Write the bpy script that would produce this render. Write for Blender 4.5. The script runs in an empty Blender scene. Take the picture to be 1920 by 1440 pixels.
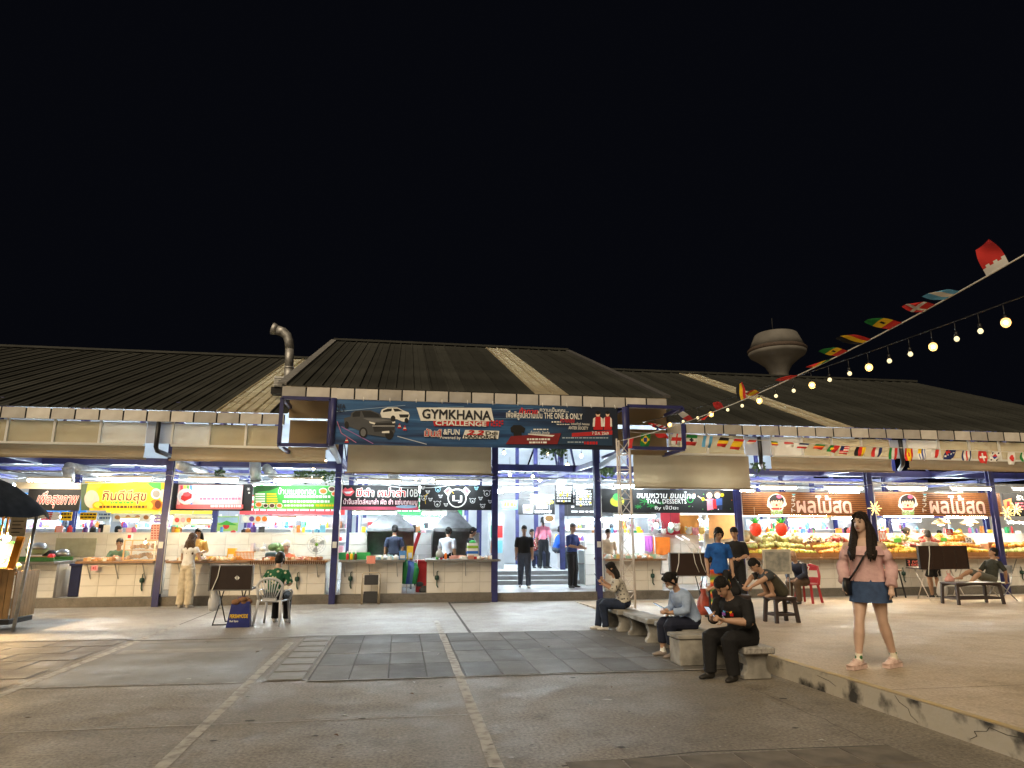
import bpy, bmesh, math, random
import numpy as np
from mathutils import Vector, Matrix, Euler

# ------------------------------------------------------------------ camera, world, sun, exposure
rng = random.Random(11)
sc = bpy.context.scene
COL = sc.collection
F_PX, CAM_H = 1270.0, 1.6                      # focal length in photo pixels (1920 wide), lens height in metres
PITCH = math.atan(288 / F_PX)
YAW = math.atan(209 / math.hypot(F_PX, 288))
cam_d = bpy.data.cameras.new('camera')
cam_d.sensor_width = 36.0
cam_d.lens = 36.0 * F_PX / 1920.0
cam_d.clip_end = 600.0
cam = bpy.data.objects.new('camera', cam_d)
COL.objects.link(cam)
cam.location = (0, 0, CAM_H)
cam.rotation_euler = (math.radians(90) + PITCH, 0, -YAW)
sc.camera = cam

SUN_E, SUN_R = math.radians(52), math.radians(205)
world = bpy.data.worlds.new('World')
sc.world = world
world.use_nodes = True
wt = world.node_tree
bg = wt.nodes['Background']
bg.inputs[0].default_value = (0.16, 0.185, 0.31, 1)      # moonless night sky, even all round
bg.inputs[1].default_value = 0.0095
sun_d = bpy.data.lights.new('plaza_glow', 'SUN')
sun_d.energy = 2.1
sun_d.angle = math.radians(50)
sun_d.color = (1.0, 0.80, 0.54)
sun = bpy.data.objects.new('plaza_glow', sun_d)
COL.objects.link(sun)
sun.rotation_euler = Vector((0.42, 0.62, -0.64)).to_track_quat('-Z', 'Y').to_euler()
vs = sc.view_settings
vs.view_transform = 'Standard'
vs.look = 'None'
vs.exposure = 0.35
vs.gamma = 1.0
vs.use_curve_mapping = False
sc.render.engine = 'CYCLES'
sc.cycles.use_denoising = True
sc.cycles.denoiser = 'OPENIMAGEDENOISE'
sc.cycles.max_bounces = 5
sc.cycles.diffuse_bounces = 3
sc.cycles.glossy_bounces = 3
sc.cycles.transmission_bounces = 4
sc.cycles.transparent_max_bounces = 6
sc.cycles.sample_clamp_indirect = 4.0
sc.cycles.caustics_reflective = False
sc.cycles.caustics_refractive = False
sc.cycles.use_light_tree = True

# ------------------------------------------------------------------ pixel helpers (photo pixels -> directions)
_cp, _sp, _cy, _sy = math.cos(PITCH), math.sin(PITCH), math.cos(YAW), math.sin(YAW)
_fwd = Vector((_sy * _cp, _cy * _cp, _sp)); _rgt = Vector((_cy, -_sy, 0)); _upv = _rgt.cross(_fwd)
def ray(px, py):
    return _fwd + _rgt * ((px - 960) / F_PX) + _upv * ((720 - py) / F_PX)
def az(px, py, z=0.0):                         # where the pixel's ray meets the level z
    d = ray(px, py); t = (z - CAM_H) / d.z
    return Vector((d.x * t, d.y * t, z))
def ay(px, py, Y):                             # where it meets the upright plane at depth Y
    d = ray(px, py); t = Y / d.y
    return Vector((d.x * t, Y, CAM_H + d.z * t))
def ax(px, Y, py=1050):
    return ay(px, py, Y).x

# ------------------------------------------------------------------ materials
_mats = {}
def lin(c):
    return tuple(((x / 255.0) / 12.92 if x / 255.0 <= 0.04045 else ((x / 255.0 + 0.055) / 1.055) ** 2.4) for x in c)
def vary(nt, b, r):                            # each object its own slightly lighter or darker tone
    N, L = nt.nodes, nt.links
    oi = N.new('ShaderNodeObjectInfo'); mr = N.new('ShaderNodeMapRange'); mr.inputs[3].default_value = 1 - r; mr.inputs[4].default_value = 1 + r * 0.35
    L.new(oi.outputs['Random'], mr.inputs[0])
    mm = N.new('ShaderNodeMix'); mm.data_type = 'RGBA'; mm.blend_type = 'MULTIPLY'; mm.inputs[0].default_value = 1.0
    if b.inputs['Base Color'].is_linked: L.new(b.inputs['Base Color'].links[0].from_socket, mm.inputs[6])
    else: mm.inputs[6].default_value = b.inputs['Base Color'].default_value
    L.new(mr.outputs[0], mm.inputs[7]); L.new(mm.outputs[2], b.inputs['Base Color'])
def mat(name, rgb, rough=0.6, metal=0.0, var=0.12, scale=6.0, bump=0.0, bscale=None, emit=0.0, ecol=None, alpha=1.0, transl=0.0, spec=0.5, rgb2=None, lo=0.35, hi=0.7, orand=0.0):
    if name in _mats: return _mats[name]
    m = bpy.data.materials.new(name); m.use_nodes = True
    nt = m.node_tree; N = nt.nodes; L = nt.links
    b = N['Principled BSDF']
    b.inputs['Roughness'].default_value = rough
    b.inputs['Metallic'].default_value = metal
    b.inputs['Specular IOR Level'].default_value = spec
    b.inputs['Base Color'].default_value = (*rgb, 1)
    tc = None
    if var or rgb2 or bump:
        tc = N.new('ShaderNodeTexCoord')
        nz = N.new('ShaderNodeTexNoise'); nz.inputs['Scale'].default_value = scale; nz.inputs['Detail'].default_value = 5.0
        L.new(tc.outputs['Object'], nz.inputs['Vector'])
        mr = N.new('ShaderNodeMapRange'); mr.inputs[1].default_value = lo; mr.inputs[2].default_value = hi
        L.new(nz.outputs['Fac'], mr.inputs[0])
        mx = N.new('ShaderNodeMix'); mx.data_type = 'RGBA'
        c2 = rgb2 if rgb2 else tuple(x * (1 - 2 * var) for x in rgb)
        mx.inputs[6].default_value = (*rgb, 1); mx.inputs[7].default_value = (*c2, 1)
        L.new(mr.outputs[0], mx.inputs[0])
        L.new(mx.outputs[2], b.inputs['Base Color'])
        if bump:
            n2 = N.new('ShaderNodeTexNoise'); n2.inputs['Scale'].default_value = bscale or scale * 4; n2.inputs['Detail'].default_value = 4.0
            L.new(tc.outputs['Object'], n2.inputs['Vector'])
            bp = N.new('ShaderNodeBump'); bp.inputs['Strength'].default_value = bump; bp.inputs['Distance'].default_value = 0.02
            L.new(n2.outputs['Fac'], bp.inputs['Height']); L.new(bp.outputs[0], b.inputs['Normal'])
    if orand: vary(nt, b, orand)
    if emit:
        b.inputs['Emission Color'].default_value = (*(ecol or rgb), 1)
        b.inputs['Emission Strength'].default_value = emit
    if alpha < 1:
        b.inputs['Alpha'].default_value = alpha
    if transl:
        tr = N.new('ShaderNodeBsdfTranslucent'); tr.inputs[0].default_value = (*rgb, 1)
        ms = N.new('ShaderNodeMixShader'); ms.inputs[0].default_value = transl
        L.new(b.outputs[0], ms.inputs[1]); L.new(tr.outputs[0], ms.inputs[2])
        L.new(ms.outputs[0], N['Material Output'].inputs['Surface'])
    _mats[name] = m
    return m
def col(r, g, b, rough=0.6, **k):              # plain paint / plastic / print named after its sRGB value
    return mat('paint_%d_%d_%d_%d' % (r, g, b, int(rough * 100)), lin((r, g, b)), rough, var=k.pop('var', 0.06), **k)

# ------------------------------------------------------------------ mesh builder
class MB:
    def __init__(s): s.v = []; s.f = []; s.m = []; s.s = []
    def add(s, vs, fs, mi=0, smooth=False):
        n = len(s.v); s.v.extend([tuple(v) for v in vs])
        for f in fs: s.f.append(tuple(n + i for i in f)); s.m.append(mi); s.s.append(smooth)
        return s
    def bx(s, x0, x1, y0, y1, z0, z1, mi=0):
        v = [(x, y, z) for z in (z0, z1) for y in (y0, y1) for x in (x0, x1)]
        return s.add(v, [(0, 2, 3, 1), (4, 5, 7, 6), (0, 1, 5, 4), (2, 6, 7, 3), (0, 4, 6, 2), (1, 3, 7, 5)], mi)
    def box(s, c, d, rot=None, mi=0):
        M = (Euler(rot).to_matrix() if rot else Matrix.Identity(3))
        v = [Vector(c) + M @ Vector((x * d[0] / 2, y * d[1] / 2, z * d[2] / 2)) for z in (-1, 1) for y in (-1, 1) for x in (-1, 1)]
        return s.add(v, [(0, 2, 3, 1), (4, 5, 7, 6), (0, 1, 5, 4), (2, 6, 7, 3), (0, 4, 6, 2), (1, 3, 7, 5)], mi)
    def bar(s, a, b, w, h=None, mi=0, up=(0, 0, 1)):   # square bar from a to b
        a, b = Vector(a), Vector(b); h = h or w
        d = (b - a).normalized(); u = Vector(up)
        if abs(d.dot(u)) > 0.98: u = Vector((0, 1, 0))
        x = d.cross(u).normalized(); y = x.cross(d).normalized()
        v = [p + x * sx * w / 2 + y * sy * h / 2 for p in (a, b) for sy in (-1, 1) for sx in (-1, 1)]
        return s.add(v, [(0, 2, 3, 1), (4, 5, 7, 6), (0, 1, 5, 4), (2, 6, 7, 3), (0, 4, 6, 2), (1, 3, 7, 5)], mi)
    def tube(s, pts, r, n=8, mi=0, smooth=True, sq=None, up=None):  # sweep; r a number, list of numbers or of (a,b)
        pts = [Vector(p) for p in pts]; k = len(pts)
        rr = r if isinstance(r, (list, tuple)) else [r] * k
        rr = [(q if isinstance(q, (list, tuple)) else (q, q)) for q in rr]
        ref = Vector(up) if up else None
        vs = []; px = None
        for i, p in enumerate(pts):
            d = (pts[min(i + 1, k - 1)] - pts[max(i - 1, 0)])
            d = d.normalized() if d.length > 1e-9 else Vector((0, 0, 1))
            if px is None:
                u = ref if ref and abs(d.dot(ref)) < 0.98 else (Vector((0, 0, 1)) if abs(d.z) < 0.9 else Vector((0, 1, 0)))
                x = d.cross(u).normalized()
            else:
                x = (px - d * px.dot(d)).normalized()
            y = d.cross(x).normalized(); px = x
            for j in range(n):
                a = 2 * math.pi * j / n
                vs.append(p + x * math.cos(a) * rr[i][0] + y * math.sin(a) * rr[i][1])
        fs = []
        for i in range(k - 1):
            for j in range(n):
                q = (j + 1) % n
                fs.append((i * n + j, i * n + q, (i + 1) * n + q, (i + 1) * n + j))
        fs.append(tuple(range(n - 1, -1, -1))); fs.append(tuple((k - 1) * n + j for j in range(n)))
        return s.add(vs, fs, mi, smooth)
    def ell(s, c, r, nu=10, nv=7, mi=0, M=None):
        c = Vector(c); vs = [c + (M @ Vector((0, 0, -r[2])) if M else Vector((0, 0, -r[2])))]
        for i in range(1, nv):
            t = -math.pi / 2 + math.pi * i / nv
            for j in range(nu):
                a = 2 * math.pi * j / nu
                p = Vector((r[0] * math.cos(t) * math.cos(a), r[1] * math.cos(t) * math.sin(a), r[2] * math.sin(t)))
                vs.append(c + (M @ p if M else p))
        p = Vector((0, 0, r[2])); vs.append(c + (M @ p if M else p))
        fs = []
        for j in range(nu):
            fs.append((0, 1 + (j + 1) % nu, 1 + j))
            fs.append((len(vs) - 1, 1 + (nv - 2) * nu + j, 1 + (nv - 2) * nu + (j + 1) % nu))
        for i in range(nv - 2):
            for j in range(nu):
                q = (j + 1) % nu
                fs.append((1 + i * nu + j, 1 + i * nu + q, 1 + (i + 1) * nu + q, 1 + (i + 1) * nu + j))
        return s.add(vs, fs, mi, True)
    def lathe(s, prof, c=(0, 0, 0), n=14, mi=0, smooth=True):   # profile [(r,z)...] about the vertical through c
        c = Vector(c); vs = []; k = len(prof)
        for r, z in prof:
            for j in range(n):
                a = 2 * math.pi * j / n
                vs.append(c + Vector((max(r, 1e-4) * math.cos(a), max(r, 1e-4) * math.sin(a), z)))
        fs = []
        for i in range(k - 1):
            for j in range(n):
                q = (j + 1) % n
                fs.append((i * n + j, i * n + q, (i + 1) * n + q, (i + 1) * n + j))
        fs.append(tuple(range(n - 1, -1, -1))); fs.append(tuple((k - 1) * n + j for j in range(n)))
        return s.add(vs, fs, mi, smooth)
    def prism(s, poly, o, ux, uy, depth, mi=0):       # flat outline extruded by depth along ux x uy
        o, ux, uy = Vector(o), Vector(ux), Vector(uy); n = ux.cross(uy).normalized() * depth
        k = len(poly); a = [o + ux * p[0] + uy * p[1] for p in poly]
        vs = a + [p + n for p in a]
        fs = [tuple(range(k - 1, -1, -1)), tuple(range(k, 2 * k))] + [(i, (i + 1) % k, k + (i + 1) % k, k + i) for i in range(k)]
        return s.add(vs, fs, mi)
    def quad(s, a, b, c, d, mi=0): return s.add([a, b, c, d], [(0, 1, 2, 3)], mi)
    def build(s, name, mats, parent=None, world=False, bevel=0.0):
        me = bpy.data.meshes.new(name)
        vs = s.v
        if world and parent is not None:
            Mi = WM[parent.name].inverted(); vs = [tuple(Mi @ Vector(v)) for v in vs]
        me.from_pydata(vs, [], s.f)
        if not isinstance(mats, (list, tuple)): mats = [mats]
        for m in mats: me.materials.append(m)
        me.polygons.foreach_set('material_index', s.m)
        me.polygons.foreach_set('use_smooth', s.s)
        me.update()
        o = bpy.data.objects.new(name, me); COL.objects.link(o)
        if parent is not None:
            o.parent = parent; WM[o.name] = WM[parent.name]
        else:
            WM[o.name] = Matrix.Identity(4)
        if bevel:
            bv = o.modifiers.new('bevel', 'BEVEL'); bv.width = bevel; bv.segments = 1; bv.limit_method = 'ANGLE'
        return o
WM = {}
def tag(o, label, cat, group=None, kind=None):
    if label: o['label'] = label
    if cat: o['category'] = cat
    if group: o['group'] = group
    if kind: o['kind'] = kind
    return o
def thing(name, label, cat, loc=(0, 0, 0), rz=0.0, group=None):
    o = bpy.data.objects.new(name, None); COL.objects.link(o)
    o.empty_display_size = 0.2
    o.location = loc; o.rotation_euler = (0, 0, rz)
    WM[o.name] = Matrix.Translation(Vector(loc)) @ Matrix.Rotation(rz, 4, 'Z')
    return tag(o, label, cat, group)
def copy_tree(o, parent=None):
    c = o.copy(); COL.objects.link(c); c.parent = parent
    WM[c.name] = WM.get(o.name, Matrix.Identity(4))
    for ch in list(o.children): copy_tree(ch, c)
    return c
def dup(o, loc, rz=0.0, label=None, group=None):
    c = copy_tree(o); c.location = loc; c.rotation_euler = (0, 0, rz)
    WM[c.name] = Matrix.Translation(Vector(loc)) @ Matrix.Rotation(rz, 4, 'Z')
    if label: c['label'] = label
    if group: c['group'] = group
    return c
def instance(o, name, parent, loc=(0, 0, 0), rot=(0, 0, 0), scale=(1, 1, 1)):   # another piece with the same mesh data
    c = bpy.data.objects.new(name, o.data if hasattr(o, 'data') else o); COL.objects.link(c)
    c.parent = parent; c.location = loc; c.rotation_euler = rot; c.scale = scale
    WM[c.name] = WM[parent.name] if parent else Matrix.Identity(4)
    return c

# ------------------------------------------------------------------ lettering
_gl = {}
def glyphs(body, shear=0.0):                    # flat letter shapes: contours triangulated by winding number
    if (body, shear) in _gl: return _gl[body, shear]
    from mathutils.geometry import delaunay_2d_cdt
    cu = bpy.data.curves.new('lettering', 'FONT'); cu.body = body
    cu.shear = shear; cu.resolution_u = 2; cu.fill_mode = 'NONE'
    ob = bpy.data.objects.new('lettering', cu)
    me = bpy.data.meshes.new_from_object(ob)
    bpy.data.objects.remove(ob); bpy.data.curves.remove(cu)
    n = len(me.vertices)
    co = np.empty(n * 3, np.float32); me.vertices.foreach_get('co', co); P = co.reshape(-1, 3)[:, :2].astype(float)
    ed = np.empty(len(me.edges) * 2, np.int32); me.edges.foreach_get('vertices', ed); E = ed.reshape(-1, 2)
    bpy.data.meshes.remove(me)
    nxt = {int(a): int(b) for a, b in E}
    # contours: consecutive runs; orient each edge along the run
    runs = []; seen = set(); adj = {}
    for a_, b_ in E.tolist(): adj.setdefault(a_, []).append(b_); adj.setdefault(b_, []).append(a_)
    for i in range(n):
        if i in seen or i not in adj: continue
        r = [i]; seen.add(i); cur = i
        while True:
            nx = [q for q in adj[cur] if q not in seen]
            if not nx: break
            q = (cur + 1) if (cur + 1) in nx else nx[0]
            r.append(q); seen.add(q); cur = q
        if len(r) > 2: runs.append(r)
    # group contours that overlap in x, so that each CDT stays small
    boxes = sorted([(P[r][:, 0].min(), P[r][:, 0].max(), r) for r in runs], key=lambda t: t[0])
    groups = []
    for x0, x1, r in boxes:
        if groups and x0 < groups[-1][0]: groups[-1][0] = max(groups[-1][0], x1); groups[-1][1].append(r)
        else: groups.append([x1, [r]])
    V = []; Fc = []
    for _, rs in groups:
        pts = []; edges = []
        for r in rs:
            k = len(pts); pts += [Vector(P[i]) for i in r]; edges += [(k + j, k + (j + 1) % len(r)) for j in range(len(r))]
        vo, eo, fo = delaunay_2d_cdt(pts, edges, [], 0, 1e-6)[:3]
        vo = np.array([tuple(v) for v in vo])
        if not len(fo): continue
        T = np.array([f for f in fo if len(f) == 3]); c = vo[T].mean(1)
        wn = np.zeros(len(c))
        for r in rs:
            A = P[r]; B = np.roll(A, -1, 0)
            ya, yb = A[None, :, 1], B[None, :, 1]; cy = c[:, 1:2]
            left = (B[None, :, 0] - A[None, :, 0]) * (cy - ya) - (c[:, 0:1] - A[None, :, 0]) * (yb - ya)
            wn += ((ya <= cy) & (yb > cy) & (left > 0)).sum(1) - ((ya > cy) & (yb <= cy) & (left < 0)).sum(1)
        keep = T[np.abs(wn) > 0.5]; k = len(V)
        V += vo.tolist(); Fc += [tuple(int(q) + k for q in f) for f in keep]
    _gl[body, shear] = (np.array(V) if V else np.zeros((0, 2)), Fc)
    return _gl[body, shear]
def text(body, p0, p1, m, parent, bold=0.012, shear=0.0, depth=0.0015, outline=None, olw=0.045, name='lettering', uv=None):
    """letters filling the rectangle p0 (lower corner, world) to p1 (upper corner, world) on an upright plane facing -Y;
    uv: optional (origin, right, up) frame for other planes, p0/p1 then 2-D.  Heavy strokes are several thin layers a hair apart."""
    base, faces = glyphs(body, shear)
    n = len(base)
    if not n: return []
    pad = bold + (olw if outline else 0)
    lo, hi = base.min(0) - pad, base.max(0) + pad
    sz = np.maximum(hi - lo, 1e-6); out = []
    for k, (mm, of) in enumerate(([(outline, bold + olw)] if outline else []) + [(m, bold)]):
        nc = 8 if k == 0 and outline else 4
        sh = [(0, 0)] if of < 0.002 else [(of * math.cos(2 * math.pi * (q + 0.5) / nc), of * math.sin(2 * math.pi * (q + 0.5) / nc)) for q in range(nc)]
        W = []; FS = []
        for q, (sx, sy) in enumerate(sh):
            t = (base + (sx, sy) - lo) / sz
            dep = depth * (1 + 1.2 * k) + q * 0.00015 + np.zeros(n)
            if uv is None:
                w = np.stack([p0[0] + t[:, 0] * (p1[0] - p0[0]), p0[1] - dep, p0[2] + t[:, 1] * (p1[2] - p0[2])], 1)
            else:
                o, u, v = (np.array(z, float) for z in uv)
                nn = np.cross(u, v); nn = nn / np.linalg.norm(nn)
                w = o + np.outer(p0[0] + t[:, 0] * (p1[0] - p0[0]), u) + np.outer(p0[1] + t[:, 1] * (p1[1] - p0[1]), v) + np.outer(dep, nn)
            if parent is not None and uv is None:
                Mi = np.array(WM[parent.name].inverted()); w = w @ Mi[:3, :3].T + Mi[:3, 3]
            W.append(w); FS += [tuple(i + q * n for i in f) for f in faces]
        me = bpy.data.meshes.new(name)
        me.from_pydata(np.concatenate(W).tolist(), [], FS); me.materials.append(mm); me.update()
        ob = bpy.data.objects.new(name, me); COL.objects.link(ob); ob['kind'] = 'stuff'
        if parent is not None: ob.parent = parent; WM[ob.name] = WM[parent.name]
        out.append(ob)
    return out
def ptext(body, x0, y0, x1, y1, Y, m, parent, **k):   # pixel rectangle (top-left, bottom-right) on the plane at depth Y
    a = ay(x0, y1, Y); b = ay(x1, y0, Y)
    return text(body, a, b, m, parent, **k)
# ------------------------------------------------------------------ shared materials
def ground_mat(name, c1, c2, c3, grain=0.5, gscale=60, rough=0.75, orand=0.0):
    m = bpy.data.materials.new(name); m.use_nodes = True
    N, L = m.node_tree.nodes, m.node_tree.links; b = N['Principled BSDF']
    geo = N.new('ShaderNodeNewGeometry')
    def noise(s, d=6, sx=1.0):
        mp = N.new('ShaderNodeMapping'); mp.inputs['Scale'].default_value = (1, sx, 1); L.new(geo.outputs['Position'], mp.inputs[0])
        n = N.new('ShaderNodeTexNoise'); n.inputs['Scale'].default_value = s; n.inputs['Detail'].default_value = d; n.inputs['Roughness'].default_value = 0.65
        L.new(mp.outputs[0], n.inputs['Vector']); return n
    def rng_(src, a, b_, lo=0, hi=1):
        r = N.new('ShaderNodeMapRange'); r.inputs[1].default_value = a; r.inputs[2].default_value = b_; r.inputs[3].default_value = lo; r.inputs[4].default_value = hi
        L.new(src, r.inputs[0]); return r.outputs[0]
    def mix(f, a, b_):
        x = N.new('ShaderNodeMix'); x.data_type = 'RGBA'; L.new(f, x.inputs[0])
        for i, v in ((6, a), (7, b_)):
            if isinstance(v, tuple): x.inputs[i].default_value = (*v, 1)
            else: L.new(v, x.inputs[i])
        return x.outputs[2]
    a = mix(rng_(noise(0.55).outputs['Fac'], 0.38, 0.66), c1, c2)
    a = mix(rng_(noise(2.6, 8).outputs['Fac'], 0.5, 0.72, 0, 0.75), a, c3)
    g = noise(gscale, 3)
    a2 = N.new('ShaderNodeMix'); a2.data_type = 'RGBA'; a2.blend_type = 'MULTIPLY'; a2.inputs[0].default_value = grain
    L.new(a, a2.inputs[6]); gr = N.new('ShaderNodeValToRGB'); gr.color_ramp.elements[0].position = 0.3; gr.color_ramp.elements[1].position = 0.68
    gr.color_ramp.elements[0].color = (0.45, 0.45, 0.45, 1); gr.color_ramp.elements[1].color = (1.25, 1.25, 1.25, 1)
    L.new(g.outputs['Fac'], gr.inputs[0]); L.new(gr.outputs[0], a2.inputs[7])
    L.new(a2.outputs[2], b.inputs['Base Color'])
    L.new(rng_(noise(1.7).outputs['Fac'], 0.3, 0.7, rough - 0.22, rough + 0.1), b.inputs['Roughness'])
    bp = N.new('ShaderNodeBump'); bp.inputs['Strength'].default_value = 0.35; bp.inputs['Distance'].default_value = 0.012
    L.new(g.outputs['Fac'], bp.inputs['Height']); L.new(bp.outputs[0], b.inputs['Normal'])
    if orand: vary(m.node_tree, b, orand)
    _mats[name] = m
    return m
M_FORE = ground_mat('plaza_concrete', (0.275, 0.243, 0.198), (0.21, 0.185, 0.15), (0.14, 0.122, 0.098), 0.95, 34)
M_APRON = ground_mat('washed_concrete', (0.36, 0.34, 0.31), (0.28, 0.265, 0.24), (0.22, 0.205, 0.185), 0.75, 38, 0.62)
M_PATCH = ground_mat('patch_concrete', (0.24, 0.23, 0.21), (0.19, 0.18, 0.165), (0.16, 0.15, 0.135), 0.3, 70)
M_PAVER = ground_mat('paver_stone', (0.135, 0.127, 0.115), (0.095, 0.09, 0.083), (0.18, 0.172, 0.158), 0.45, 70, 0.8, orand=0.25)
M_PAVER2 = ground_mat('old_brown_paver', (0.18, 0.15, 0.12), (0.13, 0.11, 0.09), (0.21, 0.18, 0.145), 0.45, 60, orand=0.25)
M_PLAT = ground_mat('platform_screed', (0.52, 0.42, 0.30), (0.44, 0.35, 0.25), (0.35, 0.28, 0.20), 0.5, 34, 0.7)
M_PLINTH = ground_mat('plinth_concrete', (0.22, 0.20, 0.175), (0.13, 0.12, 0.105), (0.09, 0.085, 0.075), 0.4, 40)
M_STAIN = ground_mat('stained_render', (0.52, 0.485, 0.42), (0.36, 0.335, 0.28), (0.035, 0.035, 0.033), 0.35, 30)
M_FLOOR = ground_mat('hall_floor', (0.42, 0.43, 0.44), (0.36, 0.37, 0.38), (0.28, 0.29, 0.30), 0.2, 40, 0.5)
M_LINE = mat('worn_white_line', (0.44, 0.42, 0.38), 0.8, var=0, rgb2=(0.22, 0.20, 0.175), scale=9, lo=0.44, hi=0.66)
M_JOINT = mat('dark_joint', (0.075, 0.068, 0.058), 0.9, var=0.2)
M_YEL = mat('yellow_edge_paint', (0.52, 0.36, 0.10), 0.6, var=0, rgb2=(0.36, 0.29, 0.18), scale=5)
M_BLUE = mat('blue_steel', (0.034, 0.037, 0.145), 0.42, var=0, rgb2=(0.02, 0.021, 0.075), scale=4, lo=0.45, hi=0.75)
M_WHITE = mat('white_paint', (0.78, 0.78, 0.76), 0.45, var=0.05)
M_GALV = mat('galvanised_steel', (0.50, 0.50, 0.50), 0.48, metal=0.6, var=0.2, scale=9)
M_STEEL = mat('stainless_steel', (0.42, 0.43, 0.44), 0.33, metal=0.8, var=0.2, scale=4)
M_BLACK = mat('black_plastic', (0.012, 0.012, 0.014), 0.4, var=0)
M_DARK = mat('dark_void', (0.02, 0.02, 0.022), 0.8, var=0)
M_TILE = mat('white_glazed_tile', (0.86, 0.84, 0.80), 0.22, orand=0.07, var=0, rgb2=(0.70, 0.665, 0.61), scale=2.2, lo=0.48, hi=0.78)
M_GROUT = mat('grey_grout', (0.42, 0.40, 0.37), 0.85, var=0.1)
M_COUNTER = mat('worn_counter_slab', (0.26, 0.245, 0.22), 0.5, var=0.2, scale=4, bump=0.1)
M_WOOD = mat('counter_wood', (0.30, 0.17, 0.085), 0.5, var=0, rgb2=(0.2, 0.105, 0.05), scale=5)
def canvas_mat(name, c1, c2, transl):
    return mat(name, c1, 0.75, var=0, rgb2=c2, scale=1.6, bump=0.25, bscale=5, transl=transl, lo=0.3, hi=0.75)
M_AWN = canvas_mat('brown_canvas', (0.36, 0.27, 0.158), (0.25, 0.185, 0.105), 0.2)
M_INFILL = canvas_mat('ochre_blind_cloth', (0.46, 0.37, 0.215), (0.37, 0.29, 0.165), 0.3)
M_INFILL2 = canvas_mat('pale_blind_cloth', (0.66, 0.60, 0.48), (0.54, 0.48, 0.38), 0.3)
M_TOP = mat('roof_top_sheet', (0.058, 0.060, 0.055), 0.6, var=0, rgb2=(0.034, 0.0355, 0.032), spec=0.2, orand=0.3, scale=0.9, lo=0.3, hi=0.7)
M_UNDER = mat('roof_underside_foil', (0.62, 0.66, 0.72), 0.5, var=0.08, scale=1.0)
M_SKYL = mat('fibreglass_sheet', (0.66, 0.60, 0.46), 0.5, var=0, rgb2=(0.48, 0.42, 0.31), scale=5, transl=0.5)
M_FASCIA = mat('bright_fascia_metal', (0.84, 0.81, 0.76), 0.30, metal=0.2, var=0, rgb2=(0.62, 0.585, 0.53), orand=0.34, scale=2.2, bump=0.3, bscale=3.2)

def fit_box(name, x0, x1, y0, y1, z0, z1, m, parent, bevel=0.0):
    return MB().bx(x0, x1, y0, y1, z0, z1).build(name, m, parent, world=True, bevel=bevel)

# ------------------------------------------------------------------ ground
def sheet(name, pts, z, m, parent=None, th=0.0):
    mb = MB(); k = len(pts)
    mb.add([(p[0], p[1], z) for p in pts], [tuple(range(k))])
    o = mb.build(name, m, parent)
    if parent is None: o['kind'] = 'structure'
    return o
ground = sheet('ground', [(-90, -30), (110, -30), (110, 160), (-90, 160)], 0.0, M_FORE)
apron = sheet('pavement', [(-40, 12.22), (30, 12.22), (30, 17.99), (-40, 17.99)], 0.004, M_APRON)
paving = sheet('path', [(-1.0, 8.52), (4.45, 8.46), (4.45, 12.19), (-1.0, 12.19)], 0.004, M_JOINT)
# one mesh per paver kind, shared
def paver_mesh(w, d, m, h=0.006):
    mb = MB(); e = 0.006
    mb.add([(-w/2, -d/2, 0), (w/2, -d/2, 0), (w/2, d/2, 0), (-w/2, d/2, 0), (-w/2+e, -d/2+e, h), (w/2-e, -d/2+e, h), (w/2-e, d/2-e, h), (-w/2+e, d/2-e, h)],
           [(4, 5, 6, 7), (0, 1, 5, 4), (1, 2, 6, 5), (2, 3, 7, 6), (3, 0, 4, 7)])
    me = bpy.data.meshes.new('paver'); me.from_pydata(mb.v, [], mb.f); me.materials.append(m); me.update(); return me
pm = [paver_mesh(0.438, 0.915, M_PAVER), paver_mesh(0.438, 0.915, ground_mat('paver_pale', (0.155, 0.147, 0.135), (0.11, 0.105, 0.097), (0.2, 0.192, 0.178), 0.45, 70, 0.8, orand=0.25)),
      paver_mesh(0.438, 0.915, ground_mat('paver_deep', (0.115, 0.108, 0.10), (0.082, 0.078, 0.072), (0.15, 0.143, 0.13), 0.45, 70, 0.8, orand=0.25))]
for i in range(12):
    for j in range(4):
        c = instance(rng.choice(pm if i < 6 else pm[:2]), 'paver', paving, (-0.76 + i * 0.45, 8.98 + j * 0.925, 0.005), (rng.uniform(-.004, .004), rng.uniform(-.004, .004), 0))
# bleached blocks left of them
blk = sheet('path', [(-1.5, 8.6), (-1.03, 8.6), (-1.03, 12.1), (-1.5, 12.1)], 0.006, M_PAVER2)
pm2 = paver_mesh(0.40, 0.42, mat('bleached_block', (0.25, 0.24, 0.22), 0.7, var=0.15, scale=5))
for j in range(7): instance(pm2, 'paver', blk, (-1.26, 8.85 + j * 0.5, 0.008))
patch = sheet('pavement', [(-3.98, 8.68), (-1.74, 8.60), (-1.78, 11.9), (-4.0, 12.0)], 0.0035, M_PATCH)
# old brown paving on the far side of the painted line
old = sheet('path', [(-14, 6.2), (-4.2, 8.0), (-4.2, 12.4), (-14, 12.4)], 0.004, M_PAVER2)
pm3 = paver_mesh(0.96, 0.60, M_PAVER2)
for i in range(9):
    for j in range(7):
        x, y = -4.72 - i * 0.98 - (0.4 if j % 2 else 0), 8.25 + j * 0.62
        if x - 0.5 > -13.5: instance(pm3, 'paver', old, (x, y, 0.005))
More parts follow.
